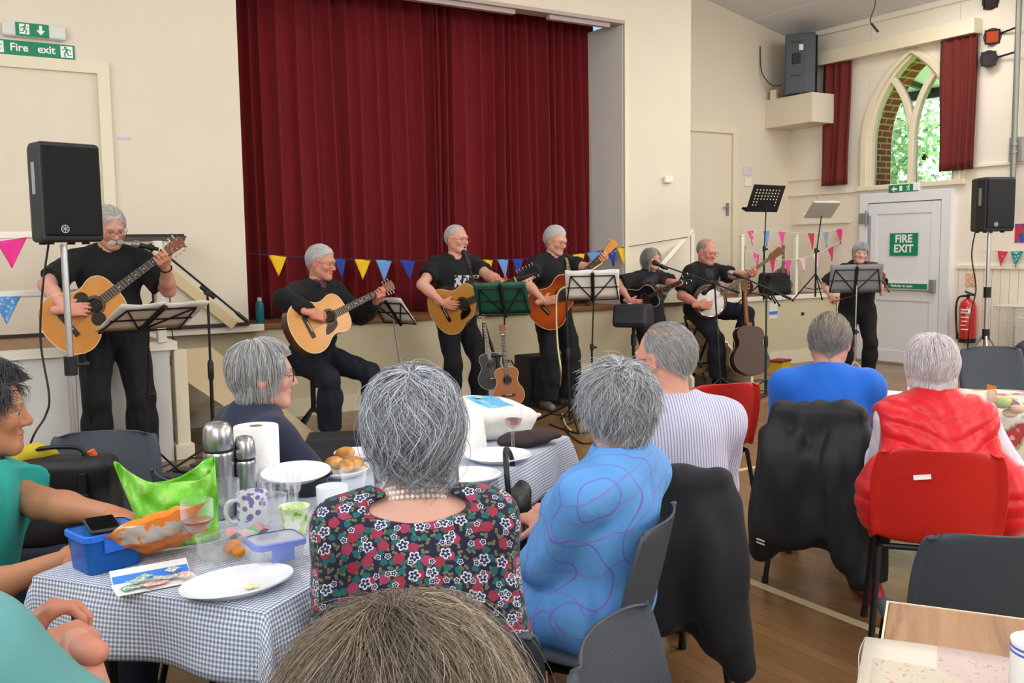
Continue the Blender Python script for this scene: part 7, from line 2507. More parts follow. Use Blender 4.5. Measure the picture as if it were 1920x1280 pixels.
C4.hair('8f8b8c', 3600, 0.075, flow=(0.35, -0.85, -0.2), lift=0.15, vol=(0.02, 0.13), r=0.0011, seed=16, bald=0.1, front=0.62, back=-0.75, wave=0.5, two=('b0a190', lambda U: np.clip(U[:, 2] * 0.9 - 0.1, 0, 0.9)))
C4.glasses(mat('dark_frame', '2a2522', 0.4))
make_chair('charcoal plastic chair under the person in the blue sweater', GREY_POLY, (C4.loc[0], C4.loc[1], 0), -R(hd + 14))
jacket_on_chair('black jacket with white cuff marks over the chair of blue sweater person', (C4.loc[0], C4.loc[1], 0), -R(hd + 14), mat('black_softshell', '191b20', 0.6, bump=0.15, bscale=120), z0=0.06, seed=6, wide=0.18, w0=0.20, marks=True, top=0.80)
# --- woman in the red gilet
loc = xy(1752, 850, 3.62); hd = 40
C5 = Person('person with white hair in quilted red gilet over white sleeves on red chair', loc, hd, aim=(1747, 690, 3.52), h=1.55, seat=0.41, tl=0.86, lean=12, head=(6, 10, 3), build=1.05, belly=0.05, skin='d6a08e', fem=True, hs=1.14, res=0.0072,
			arms={'R': dict(hand=(0.22, 0.36, 0.66), curl=25, pole=(0.5, -0.5, -0.8)), 'L': dict(hand=(-0.10, 0.36, 0.66), curl=25, pole=(-0.2, -0.6, -1))})
C5.make_body()
C5.shirt(mat('white_lilac_blouse', 'd8d5e2', 0.8, var=0.06, vscale=18), 'blouse', 'long', infl=0.012, hem=0.1, amp=0.004, seed=65, loose=0.024)
C5.trousers(mat('black_leggings', '131417', 0.85), infl=0.014, flare=0.01, seed=66); C5.shoes(mat('red_leather_shoe', 'a3202c', 0.4))
pts = [C5.P, C5.N] + [C5.sh[d] for d in 'RL']
lo, hi = C5.bounds(pts, 0.34)
S = SDF(lo, hi, 0.007)
C5.torso(S, 0.028, 0.06)
for sg in (1, -1):     # the padded skirts spread past the chair back
	S.ell(C5.P + A(sg * 0.215, -0.05, 0.05), A(0.088, 0.10, 0.145), 0.13)
X, Y, Z = S.ax[0][:, None, None], S.ax[1][None, :, None], S.ax[2][None, None, :]
zz = (Z - C5.P[2]) - 0.42 * np.abs(X) * np.clip((Z - C5.P[2] - 0.12) * 8, 0, 1) + 0.010 * np.sin(X * 21)
quilt = np.abs(np.sin(zz * PI / 0.062))
S.D += (0.0075 * (0.6 - quilt ** 0.7)).astype(np.float32)
S.ripple(0.003, 60, 3)
for sd, sg in (('R', 1), ('L', -1)):
	S.ell(C5.sh[sd] + C5.rt * sg * 0.105 - C5.up * 0.08, A(0.055, 0.10, 0.17), 0.015, 's')
S.cone(C5.N + C5.up * 0.03, C5.N + C5.up * 0.3 + C5.fw * 0.05, 0.066, 0.09, 0.01, 's')
S.half(C5.P - A(0, 0, 0.07), A(0, 0, -1))
V, Fc = S.mesh()
np_mesh('gilet', V, Fc, mat('red_quilted_nylon', 'd3131f', 0.38, sheen=0.1, bump=0.15, bscale=120), C5.root)
S = SDF(C5.N - 0.15, C5.N + 0.15, 0.006)
S.cone(C5.N - C5.up * 0.01 + C5.fw * 0.01, C5.N + C5.up * 0.035 + C5.fw * 0.015, 0.085, 0.082, 0.0)
S.cone(C5.N - C5.up * 0.05, C5.N + C5.up * 0.2 + C5.fw * 0.03, 0.066, 0.072, 0.005, 's')
S.half(C5.N + C5.up * 0.05, C5.up)
V, Fc = S.mesh(); np_mesh('gilet_collar', V, Fc, mat('red_quilted_nylon', 'd3131f'), C5.root)
C5.hair('e9e4e6', 4200, 0.10, style='crown', lift=0.22, grav=0.5, wave=0.35, vol=(0.04, 0.20), r=0.0012, steps=8, seed=18, var=0.12, front=0.5, back=-0.78, crown=(0.1, -0.35, 0.93), tips=0.5, two=('d9c6c6', lambda U: np.clip(U[:, 2] * 0.5, 0, 0.4)))
CHR = make_chair('red plastic chair with white sticker under the person in red gilet', RED_POLY, (C5.loc[0] - 0.06, C5.loc[1] - 0.01, 0), -R(hd + 10))
m = MB(); m.box((-0.055, -0.259, 0.675), (0.055, 0.003, 0.016), Matrix.Rotation(-0.13, 3, 'Y')); m.build('sticker', PAPER, CHR, smooth=0)
# --- woman in the navy jacket
loc = xy(492, 800, 3.12); hd = 84
C6 = Person('person in navy jacket and dark glasses in profile behind steel flasks', loc, hd, aim=(492, 702, 3.1), h=1.60, seat=0.42, tl=0.92, lean=6, head=(20, 4, 0), build=1.08, skin='cf9a88', fem=True, hs=1.03, res=0.0075,
			arms={'R': dict(hand=(0.05, 0.36, 0.60), curl=25, pole=(1, -0.6, -0.5)), 'L': dict(hand=(-0.08, 0.38, 0.60), curl=25, pole=(-1, -0.6, -0.5))})
C6.make_body()
C6.shirt(mat('cream_blouse', 'd9d2c4', 0.8), 'blouse', 'none', infl=0.008, collar=True, seed=0)
C6.shirt(mat('navy_wool', '1a2138', 0.85, sheen=0.08), 'jacket', 'long', infl=0.024, hem=0.18, amp=0.006, freq=22, seed=71, loose=0.026, neck=0.066, scoop=0.20)
C6.trousers(NAVY_TROUSER, seed=72); C6.shoes(SHOE_BLACK)
C6.hair('b4b3b2', 5200, 0.125, style='crown', lift=0.10, grav=0.55, wave=0.15, vol=(0.03, 0.18), r=0.0012, steps=9, seed=20, var=0.32, front=0.45, back=-0.8, crown=(0.05, -0.35, 0.93), tips=0.35, face_clear=0.075,
		two=('6f655c', lambda U: np.clip(0.5 * (0.25 - U[:, 2]) + 0.45 * np.clip(U[:, 1], 0, 1), 0, 0.85)), lenvar=0.2)
C6.glasses(mat('dark_frame', '2a2522'))
make_chair('charcoal plastic chair under the person in navy jacket', GREY_POLY, (C6.loc[0], C6.loc[1], 0), -R(hd))
# --- young man in teal at the left edge
TEAL = mat('teal_jersey', '1fa39a', 0.8, sheen=0.1, bump=0.1, bscale=300)
loc = xy(-38, 900, 2.6); hd = 97
C7 = Person('person with dark wavy hair in teal T-shirt in profile at the left edge', loc, hd, aim=(-34, 772, 2.6), h=1.72, seat=0.42, tl=0.90, lean=7, head=(0, 4, 0), build=1.0, skin='b9805f', hs=1.06, res=0.007,
			arms=lambda mw: (lambda lf: {'R': dict(hand=lf(W(120, 1050, 2.40)), dorsal=(0.4, 0.2, 1), curl=30, pole=(0.5, -1, -0.6)), 'L': dict(hand=lf(W(235, 972, 2.55)), dorsal=(-0.2, 0.2, 1), curl=30, pole=(-0.4, -1, -0.6))})(lambda p: np.array(mw.inverted() @ Vector(p))))
C7.make_body()
C7.shirt(TEAL, infl=0.018, upto=0.72, hem=0.14, loose=0.024, amp=0.006, freq=26, seed=75)
C7.trousers(mat('denim', '232c44', 0.85, var=0.1, vscale=60), infl=0.02, flare=0.02, seed=76); C7.shoes(SHOE_BLACK)
C7.hair('3d3c40', 5200, 0.075, style='crown', lift=0.7, grav=0.15, wave=1.0, vol=(0.06, 0.30), r=0.0011, steps=9, seed=22, var=0.4, front=0.55, back=-0.7, crown=(0, -0.5, 0.86), two=('77757a', lambda U: np.clip(0.4 * np.sin(U[:, 0] * 12 + U[:, 2] * 15), 0, 0.8)), rough=0.08, face_clear=0.085)
m = MB()
e = C7.sh['R'] + (C7.el['R'] - C7.sh['R']) * 0.42
od = nrm(np.cross(C7.el['R'] - C7.sh['R'], A(0, 1, 0))); od = od if od[0] > 0 else -od
x_, y_ = perp(Vector(od))
for r0 in (0.026,):
	m.tube([Vector(e + od * 0.083) + (x_ * math.cos(a) + y_ * math.sin(a)) * r0 for a in [i * PI / 12 for i in range(24)]], 0.0022, 6, closed=True)
m.build('sleeve_badge', mat('pale_badge', 'bfe3df', 0.6), C7.root)
make_chair('charcoal plastic chair under the person in teal T-shirt', GREY_POLY, (C7.loc[0], C7.loc[1], 0), -R(hd))
# --- person in grey-teal at the lower left corner
hd = 60
_s = W(22, 1205, 1.28)
loc = (_s.x - 0.19 * math.cos(R(hd)) - 0.07 * math.sin(R(hd)), _s.y + 0.19 * math.sin(R(hd)) - 0.07 * math.cos(R(hd)), 0.0)
lf = lframe(loc, hd)
C8 = Person('person in grey-teal T-shirt cropped at the lower left corner, hands clasped', loc, hd, h=1.66, seat=0.42, tl=0.95, lean=2, head=(0, 5, 0), build=1.12, belly=0.04, skin='c98d76', hs=1.06, res=0.007,
			arms={'R': dict(hand=lf(W(145, 1208, 1.50)), dir=nrm(lf(W(85, 1172, 1.60)) - lf(W(145, 1208, 1.50))), dorsal=(0.3, -0.2, 1), curl=35, pole=(1, -0.35, -0.9)),
				'L': dict(hand=lf(W(18, 1195, 1.60)), dorsal=(-0.2, 0, 1), curl=40, pole=(-0.6, -0.8, -0.6))})
C8.make_body()
C8.shirt(mat('grey_teal_jersey', '5d9c9b', 0.8, sheen=0.1, bump=0.1, bscale=300), infl=0.018, upto=0.80, hem=0.14, loose=0.03, amp=0.005, freq=22, seed=79)
C8.trousers(NAVY_TROUSER, seed=80); C8.shoes(SHOE_BLACK)
C8.hair('6a6460', 2500, 0.06, flow=(0, -1, -0.2), seed=24)
make_chair('charcoal plastic chair under the cropped person in grey-teal', GREY_POLY, (C8.loc[0], C8.loc[1], 0), -R(hd))
# ------------------------------------------------------------------ empty chairs
def chair_back_at(label, mt, u, v, d, hd):
	p = W(u, v, d)
	return make_chair(label, mt, (p.x + 0.265 * math.sin(R(hd)), p.y + 0.265 * math.cos(R(hd)), 0), -R(hd))
chair_back_at('empty red plastic chair beyond the person in striped shirt', RED_POLY, 1366, 800, 4.75, 14)
chair_back_at('empty charcoal chair at bottom centre right of brown-grey hair', GREY_POLY, 1120, 1215, 1.73, 150)
chair_back_at('empty charcoal chair behind the wood-grain table at right edge', GREY_POLY, 1898, 1100, 2.22, 40)
chair_back_at('empty charcoal chair beyond the red flowered table near speaker stand', GREY_POLY, 1852, 720, 6.3, 215)
p = xy(160, 850, 3.45)
make_chair('charcoal chair at left holding the black bag', GREY_POLY, p, -R(205))
# ================================================================== ON AND AROUND THE TABLES
ZT = H_T + 0.0062
def on_table(u, v): return WZ(u, v, ZT)
def put(name, label, cat, u, v, rz=0.0, group=None, dz=0.0):
	p = on_table(u, v)
	return thing(name, label, cat, (p.x, p.y, p.z + dz), rz, group)
STEEL = mat('brushed_steel', 'b4b6b8', 0.28, 1.0)
def see_through(name, solid, rough=0.08, c='f2f5f8'):
	m_ = mat(name, c, rough, spec=0.7)
	nt = m_.node_tree
	b = nt.nodes['Principled BSDF']; out = nt.nodes['Material Output']
	tr = nt.nodes.new('ShaderNodeBsdfTransparent'); mx = nt.nodes.new('ShaderNodeMixShader'); lw = nt.nodes.new('ShaderNodeLayerWeight'); ad = nt.nodes.new('ShaderNodeMath')
	lw.inputs['Blend'].default_value = 0.35
	ad.operation = 'MULTIPLY_ADD'; ad.inputs[1].default_value = 0.35; ad.inputs[2].default_value = solid
	nt.links.new(lw.outputs['Facing'], ad.inputs[0]); nt.links.new(ad.outputs[0], mx.inputs[0])
	nt.links.new(tr.outputs[0], mx.inputs[1]); nt.links.new(b.outputs[0], mx.inputs[2]); nt.links.new(mx.outputs[0], out.inputs[0])
	return m_
CLEAR = see_through('clear_plastic', 0.05)
DRINK = see_through('clear_glass', 0.02, 0.03)
ROSE = mat('rose_wine', 'e8a586', 0.05, trans=0.85, ior=1.33)
CHINA = mat('white_china', 'ebecee', 0.18, spec=0.6)
def flask(label, u, v, r, h):
	t = put('vacuum_flask', label, 'flask', u, v)
	k = h * 0.70
	m = MB(); m.lathe([(r * 0.9, 0), (r, 0.01), (r, k - 0.012), (r * 0.97, k - 0.004), (r * 0.9, k)], 32); m.build('body', STEEL, t, smooth=40)
	m = MB(); m.lathe([(r * 0.955, k - 0.006), (r * 0.955, k + 0.004)], 32); m.build('seal_ring', BLACK_PLASTIC, t, smooth=40)
	m = MB(); m.lathe([(r * 0.95, k + 0.004), (r, k + 0.009), (r, h - 0.045), (r * 0.93, h - 0.018), (r * 0.72, h - 0.004), (r * 0.3, h), (0.0005, h)], 32); m.build('cup_lid', STEEL, t, smooth=50)
flask('tall brushed steel vacuum flask standing on the gingham cloth', 415, 968, 0.040, 0.262)
flask('short slim steel vacuum flask standing beside the tall flask', 463, 960, 0.030, 0.215)
t = put('kitchen_roll', 'white kitchen roll standing behind the two steel flasks', 'kitchen roll', 485, 925)
m = MB(); m.lathe([(0.02, 0), (0.064, 0), (0.065, 0.004), (0.065, 0.201), (0.064, 0.205), (0.02, 0.205)], 36, cap=False); m.build('paper', mat('kitchen_paper', 'f1efec', 0.9, bump=0.3, bscale=120), t, smooth=40)
m = MB(); m.lathe([(0.02, 0.205), (0.0195, 0.0)], 24, cap=False); m.build('card_core', mat('card_core', '9a8468', 0.8), t, smooth=40)
def oval_plate(label, u, v, a, b, rz, dz=0.0, tilt=(0, 0), name='plate', rim=0.022, mt=None):
	t = put(name, label, 'plate', u, v, rz, None, dz)
	t.rotation_euler = (tilt[0], tilt[1], rz)
	prof = [(0.0, 0.004), (0.60, 0.004), (0.74, 0.007), (0.90, rim * 0.8), (0.99, rim), (1.0, rim - 0.003), (0.88, rim * 0.55), (0.72, 0.001), (0.55, 0.0), (0.0, 0.0)]
	m = MB()
	n = 48
	vs = [(a * r * math.cos(2 * PI * j / n), b * r * math.sin(2 * PI * j / n), z) for r, z in prof for j in range(n)]
	fs = [(i * n + j, i * n + (j + 1) % n, (i + 1) * n + (j + 1) % n, (i + 1) * n + j) for i in range(len(prof) - 1) for j in range(n)]
	m.add(vs, fs); m.build('dish', mt or CHINA, t, smooth=50)
	return t
RZ = math.atan2(TA.y, TA.x)
oval_plate('large oval white platter at the near edge of the gingham cloth', 446, 1104, 0.125, 0.088, RZ - 0.45)
m = MB(); p = on_table(468, 1108); m.ball((p.x, p.y, ZT + 0.010), (0.012, 0.01, 0.004), 8, 6); m.ball((p.x + 0.014, p.y - 0.004, ZT + 0.010), (0.008, 0.006, 0.004), 8, 6)
tag(m.build('cake_crumb', mat('pale_cake', 'e4dba8', 0.8)), 'pale cake crumb left on the large near platter', 'crumb')
oval_plate('oval white platter resting tilted on the bowls behind the plastic forks', 556, 932, 0.115, 0.078, RZ - 0.25, 0.058, (0.16, 0.0))
m = MB(); m.lathe([(0.045, 0), (0.07, 0.05), (0.072, 0.055), (0.067, 0.052), (0.043, 0.004)], 28); o = m.build('bowl', mat('dark_bowl', '2a2d30', 0.4)); p = on_table(575, 925); o.location = p
tag(o, 'dark bowl under the tilted oval platter', 'bowl')
oval_plate('round white plate at the far end of the gingham cloth by the wine glass', 934, 862, 0.115, 0.115, 0)
oval_plate('white plate half hidden behind the right shoulder of flowered dress', 880, 900, 0.10, 0.10, 0)
oval_plate('small white plate behind the bread rolls on the far cloth edge', 672, 858, 0.085, 0.085, 0)
oval_plate('shallow white dish holding the bread rolls', 648, 890, 0.10, 0.07, RZ)
BREAD = NG('golden_crust', 0.55)
_n = BREAD.n('TexNoise', {'Scale': 18.0, 'Detail': 4}); BREAD.nt.links.new(BREAD.tc.outputs['Object'], _n.inputs['Vector'])
BREAD.color(BREAD.ramp(_n.outputs['Fac'], [(0.3, 'a8622a'), (0.5, 'cf8f48'), (0.7, 'ecd09a')])); BREAD = BREAD.m
for k, (u, v, dz, lab) in enumerate(((628, 884, 0.03, 'leftmost'), (650, 888, 0.028, 'front middle'), (667, 884, 0.03, 'rightmost'), (648, 874, 0.045, 'topmost'))):
	p = on_table(u, v)
	m = MB(); m.ball((0, 0, 0), (0.034, 0.025, 0.021), 14, 10); o = m.build('bread_roll', BREAD); o.location = (p.x, p.y, ZT + dz); o.rotation_euler = (0.2 * k, 0.1, 0.9 * k)
	tag(o, lab + ' golden bread roll in the shallow white dish', 'bread roll', 'bread rolls in the dish')
def goblet(label, u, v, h=0.16, r=0.038, fill=0.35, tint=True):
	t = put('wine_glass', label, 'wine glass', u, v)
	b0 = h * 0.48
	m = MB()
	m.lathe([(0.032, 0.0), (0.032, 0.002), (0.006, 0.008), (0.0045, b0 - 0.015), (0.008, b0), (r * 0.75, b0 + 0.02), (r, b0 + 0.045), (r * 0.97, h), (r * 0.94, h), (r * 0.96, b0 + 0.046), (r * 0.71, b0 + 0.023), (0.0005, b0 + 0.006)], 28)
	m.build('glass', DRINK, t, smooth=50)
	if fill:
		z1 = b0 + 0.02 + (h - b0) * fill * 0.55
		m = MB(); m.lathe([(0.0005, b0 + 0.007), (r * 0.69, b0 + 0.024), (r * 0.92, min(z1, b0 + 0.046)), (r * 0.93, z1), (0.0005, z1)], 28); m.build('wine', ROSE, t, smooth=30)
goblet('plastic wine glass with a little rose wine on the gingham cloth beside the orange bag', 374, 1062, 0.155, 0.037)
goblet('empty clear plastic wine glass between tall flask and floral mug', 427, 1000, 0.14, 0.035, 0)
goblet('wine glass of rose at far end of cloth before the dark folded cap', 962, 850, 0.165, 0.036, 0.5)
def mug(label, u, v, m_, r=0.04, h=0.09, handle=None):
	t = put('mug', label, 'mug', u, v)
	m = MB(); m.lathe([(r * 0.9, 0), (r, 0.008), (r, h), (r * 0.93, h), (r * 0.92, 0.01), (0.0005, 0.008)], 32); m.build('body', m_, t, smooth=40)
	if handle is not None:
		d = Vector((math.cos(handle), math.sin(handle), 0))
		m = MB(); m.tube(smooth_path([d * r * 0.95 + Vector((0, 0, h * 0.8)), d * r * 1.55 + Vector((0, 0, h * 0.75)), d * r * 1.7 + Vector((0, 0, h * 0.45)), d * r * 1.4 + Vector((0, 0, h * 0.2)), d * r * 0.95 + Vector((0, 0, h * 0.18))], 5), 0.0055, 8); m.build('handle', CHINA, t, smooth=50)
FLORAL_MUG = NG('mug_with_purple_flowers', 0.2)
_v = FLORAL_MUG.n('TexVoronoi', {'Scale': 55.0}); FLORAL_MUG.nt.links.new(FLORAL_MUG.tc.outputs['Object'], _v.inputs['Vector'])
_x, _y, _z = FLORAL_MUG.xyz()
_mask = FLORAL_MUG.math('MULTIPLY', FLORAL_MUG.math('LESS_THAN', _v.outputs['Distance'], 0.42), FLORAL_MUG.math('GREATER_THAN', _z, 0.02))
FLORAL_MUG.color(FLORAL_MUG.mix(_mask, 'e6e5ea', '8a78b4')); FLORAL_MUG = FLORAL_MUG.m
mug('white mug printed with purple flowers beside the plastic forks', 475, 985, FLORAL_MUG, handle=PI * 0.95)
mug('plain white mug just left of the flowered dress shoulder', 624, 950, CHINA, 0.045, 0.06, None)
def tumbler(label, u, v, r, h, m_=None):
	t = put('plastic_cup', label, 'cup', u, v)
	m = MB(); m.lathe([(r * 0.72, 0), (r, h), (r * 1.06, h + 0.002), (r * 0.97, h), (r * 0.70, 0.004), (0.0005, 0.004)], 28); m.build('wall', m_ or CLEAR, t, smooth=40)
	return t
tumbler('clear plastic tumbler in front of the bread rolls', 664, 928, 0.040, 0.075)
GREEN_CUP = NG('green_pattern_cup', 0.4)
_v = GREEN_CUP.n('TexVoronoi', {'Scale': 45.0}); GREEN_CUP.nt.links.new(GREEN_CUP.tc.outputs['Object'], _v.inputs['Vector'])
GREEN_CUP.color(GREEN_CUP.ramp(_v.outputs['Distance'], [(0.0, '6fae3c'), (0.3, 'cfe39a'), (0.6, 'f0f2e2')], 'CONSTANT')); GREEN_CUP = GREEN_CUP.m
tumbler('paper cup with green dots holding clear plastic forks', 553, 1000, 0.038, 0.07, GREEN_CUP)
def fork(label, u, v, tilt, az, h=0.15, dz=0.03):
	p = on_table(u, v)
	t = thing('plastic_fork', label, 'fork', (p.x, p.y, ZT + dz)); t.rotation_euler = (tilt * math.cos(az), tilt * math.sin(az), az)
	t['group'] = 'plastic forks standing in cups'
	m = MB(); m.bb((-0.004, -0.001, 0), (0.004, 0.001, h * 0.62)); m.bb((-0.011, -0.001, h * 0.62), (0.011, 0.001, h * 0.72)); m.build('handle', CLEAR, t, smooth=0)
	m = MB()
	for k in range(4): m.bb((-0.0105 + 0.006 * k, -0.001, h * 0.72), (-0.0075 + 0.006 * k, 0.001, h))
	m.build('tines', CLEAR, t, smooth=0)
labs = ['leftmost', 'second from the left', 'third from the left', 'third from the right', 'second from the right', 'rightmost']
for k in range(6):
	fork('clear plastic fork in the green dotted cup, %s' % labs[k], 543 + 4 * k, 1000, 0.22 * abs(k - 2.5) / 2.5 + 0.05, 0.5 + k * 1.05, 0.13 + 0.006 * (k % 3))
tumbler('clear tumbler crowded with plastic forks beside floral mug', 512, 985, 0.038, 0.08)
for k in range(6):
	fork('clear plastic fork in the tumbler beside the floral mug, %s' % labs[k], 503 + 4 * k, 985, 0.20 * abs(k - 2.5) / 2.5 + 0.05, 1.1 + k * 1.05, 0.135 + 0.006 * (k % 3))
def tub(label, u, v, w, d, h, rz, m_, lid=None, name='food_tub', lid_m=None):
	t = put(name, label, 'tub', u, v, rz)
	def ring(s, z, rr=0.018, n=6):
		out = []
		for cx, cy, a0 in ((w / 2 - rr, d / 2 - rr, 0), (-w / 2 + rr, d / 2 - rr, PI / 2), (-w / 2 + rr, -d / 2 + rr, PI), (w / 2 - rr, -d / 2 + rr, 1.5 * PI)):
			for i in range(n + 1):
				a = a0 + PI / 2 * i / n
				out.append(((cx + rr * math.cos(a)) * s, (cy + rr * math.sin(a)) * s, z))
		return out
	rings = [ring(0.9, 0), ring(1.0, h), ring(1.05, h + 0.002), ring(0.98, h - 0.002), ring(0.87, 0.004)]
	n = len(rings[0])
	m = MB(); m.add([p for r_ in rings for p in r_], [(i * n + j, i * n + (j + 1) % n, (i + 1) * n + (j + 1) % n, (i + 1) * n + j) for i in range(4) for j in range(n)] + [tuple(range(n - 1, -1, -1)), tuple(4 * n + j for j in range(n))])
	m.build('box', m_, t, smooth=40)
	if lid:
		rr = [ring(1.07, h + 0.001), ring(1.07, h + 0.013), ring(0.98, h + 0.015)]
		m = MB(); m.add([p for r_ in rr for p in r_], [(i * n + j, i * n + (j + 1) % n, (i + 1) * n + (j + 1) % n, (i + 1) * n + j) for i in range(2) for j in range(n)]); m.build('lid_rim', lid_m, t, smooth=40)
		m = MB(); m.add(ring(1.0, h + 0.013), [tuple(range(n))]); m.build('lid_panel', lid, t, smooth=0)
		for sg in (1, -1): m = MB(); m.bb((-w * 0.22, sg * d * 0.535 - 0.003, h - 0.028), (w * 0.22, sg * d * 0.535 + 0.003, h + 0.008)); m.build('clip', lid_m, t, smooth=0)
	return t
BLUE_RIM = mat('lilac_blue_rim', '7f8fd6', 0.35)
tub('clear box with lilac-blue clip lid at the near right of the gingham', 518, 1058, 0.115, 0.095, 0.05, RZ - 0.6, CLEAR, mat('frosted_lid', 'dfe2ee', 0.25, trans=0.6, ior=1.2), lid_m=BLUE_RIM)
tub('open clear tub with orange fruit pieces left of the blue-lidded box', 424, 1040, 0.12, 0.085, 0.045, RZ - 0.2, CLEAR)
for k, (u, v) in enumerate(((432, 1042), (448, 1048), (440, 1034))):
	p = on_table(u, v); m = MB(); m.ball((0, 0, 0), (0.017, 0.014, 0.013), 12, 8); o = m.build('fruit_piece', mat('orange_fruit', 'e08a2c', 0.5, var=0.2, vscale=60)); o.location = (p.x, p.y, ZT + 0.018)
	tag(o, ('left', 'right', 'back')[k] + ' orange fruit piece in the open clear tub', 'fruit', 'fruit pieces in the tub')
m = MB(); m.grid(lambda u, v: Vector((0.10 * (u - 0.5), 0.06 * (v - 0.5), 0.012 * math.sin(u * 9) * math.cos(v * 7) + 0.02)), 14, 10); o = m.build('sandwich_wrapper', spotted('pink_green_wrap', 'd98a94', '7fae8e', 30, 0.5), smooth=60, solid=0.0015); o.location = on_table(462, 1012)
tag(o, 'crumpled pink and green wrapper behind the clear boxes', 'wrapper')
BLUE_TUB = mat('translucent_blue_plastic', '2f78d8', 0.15, trans=0.45, ior=1.2)
tub('translucent blue lunch box at left edge of gingham carrying a phone', 200, 1058, 0.135, 0.115, 0.075, RZ - 0.35, BLUE_TUB, BLUE_TUB, 'lunch_box', mat('bright_blue_lid', '2a6fe0', 0.25))
p = on_table(200, 1058)
t = thing('mobile_phone', 'black phone lying on the blue lunch box lid', 'phone', (p.x - 0.005, p.y + 0.0, ZT + 0.0925), RZ + 0.95)
m = MB(); m.bb((-0.062, -0.034, 0), (0.062, 0.034, 0.008)); m.build('case', mat('tan_phone_case', '3a332d', 0.4), t, smooth=0, bevel=0.003)
m = MB(); m.bb((-0.058, -0.031, 0.008), (0.058, 0.031, 0.0087)); m.build('screen', mat('phone_screen', '07080a', 0.06), t, smooth=0)
# folded card with tickets
p = on_table(290, 1092)
t = thing('folded_leaflet', 'white leaflet with blue band lying at the left of gingham cloth', 'leaflet', (p.x, p.y, ZT), RZ - 0.62)
m = MB(); m.grid(lambda u, v: Vector((-0.085 + 0.17 * u, -0.05 + 0.075 * v, 0.002)), 4, 4); m.build('page', PAPER, t, smooth=0, solid=0.001)
m = MB(); m.grid(lambda u, v: Vector((-0.082 + 0.164 * u, 0.025 + 0.035 * v, 0.002 + 0.022 * v)), 4, 4); m.build('raised_flap', PAPER, t, smooth=0, solid=0.001)
m = MB(); m.grid(lambda u, v: Vector((-0.080 + 0.160 * u, 0.026 + 0.018 * v, 0.0035 + 0.0115 * v)), 2, 2); m.build('blue_band', mat('leaflet_blue', '3f86e0', 0.4), t, smooth=0)
TK = [spotted('ticket_print_green', '8fb3a2', 'dfe4dc', 120, 0.4), spotted('ticket_print_pink', 'e0a29a', 'efe3da', 120, 0.4), spotted('ticket_print_grey', 'a9b0b4', 'e6e4da', 120, 0.4)]
for k, (x, y, a, lab) in enumerate(((-0.045, -0.022, 0.1, 'left'), (-0.005, -0.030, 0.25, 'middle'), (0.025, -0.006, -0.2, 'upper'), (-0.03, 0.006, 0.4, 'back left'), (0.06, -0.028, 0.9, 'right'), (0.045, 0.018, 0.5, 'top right'))):
	c = Vector((p.x, p.y, 0)) + Matrix.Rotation(RZ - 0.62, 3, 'Z') @ Vector((x, y, 0))
	m = MB(); m.grid(lambda u, v: Vector(((u - 0.5) * (0.055 if k < 4 else 0.03), (v - 0.5) * 0.026, 0.003 + 0.002 * math.sin(u * 5 + k))), 6, 3); o = m.build('raffle_ticket', TK[k % 3], smooth=60, solid=0.0006)
	o.location = (c.x, c.y, ZT + 0.004 + 0.0022 * k); o.rotation_euler = (0, 0, RZ - 0.5 + a)
	tag(o, 'small printed ticket on the white leaflet, the %s one' % lab, 'ticket', 'raffle tickets on the leaflet')
# bags
ORANGE = NG('orange_snack_bag', 0.25, spec=0.6)
_x, _y, _z = ORANGE.xyz()
_n = ORANGE.noise(ORANGE.tc.outputs['Object'], 26, 3)
_win = ORANGE.math('MULTIPLY', ORANGE.math('GREATER_THAN', _z, 0.058), ORANGE.math('LESS_THAN', _z, 0.105))
_win = ORANGE.math('MULTIPLY', _win, ORANGE.math('GREATER_THAN', _n, 0.44))
_c = ORANGE.mix(ORANGE.noise(ORANGE.tc.outputs['Object'], 9, 2), 'e06a12', 'f59a2a')
ORANGE.color(ORANGE.mix(_win, _c, 'c4b8ac')); ORANGE.bump(ORANGE.noise(ORANGE.tc.outputs['Object'], 35, 4), 0.25, 0.006); ORANGE = ORANGE.m
p = on_table(300, 1050)
t = thing('snack_bag', 'orange crinkly snack bag with clear middle beside the blue lunch box', 'snack bag', (p.x, p.y, ZT), RZ - 0.75)
m = MB()
Mb = Matrix.Rotation(-0.20, 3, 'Y') @ Matrix.Rotation(-0.62, 3, 'X')
def pack(u, v, sg):
	a, b = 2 * u - 1, 2 * v - 1
	th = 0.036 * (1 - abs(a) ** 3.0) * (1 - abs(b) ** 3.0)
	cr = 0.004 * math.sin(7 * a + 5 * b) * math.sin(6 * b - 4 * a) + 0.0012 * math.sin(17 * a - 13 * b)
	pin = 1 + 0.10 * a * a * b * b - 0.10 * (1 - b * b) * abs(a) ** 6
	q = Mb @ Vector((0.105 * a * pin, 0.085 * b * (1 + 0.12 * a * a), sg * th + cr))
	return Vector((q.x, q.y + 0.01, max(0.001, q.z + 0.066)))
m.grid(lambda u, v: pack(u, v, 1), 36, 30); m.grid(lambda u, v: pack(1 - u, v, -1), 36, 30)
np.random.seed(3)
m.build('bag', ORANGE, t, smooth=35)
m = MB(); m.grid(lambda u, v: pack(0.40 + 0.14 * u, 0.56 + 0.17 * v, 1) + Mb @ Vector((0, 0, 0.0018)), 6, 6); m.build('logo_patch', spotted('snack_logo', 'c8285a', 'f2e6ea', 50, 0.4), t, smooth=40)
GREENB = NG('lime_carrier_bag', 0.3, spec=0.6)
_n = GREENB.noise(GREENB.tc.outputs['Object'], 16, 4)
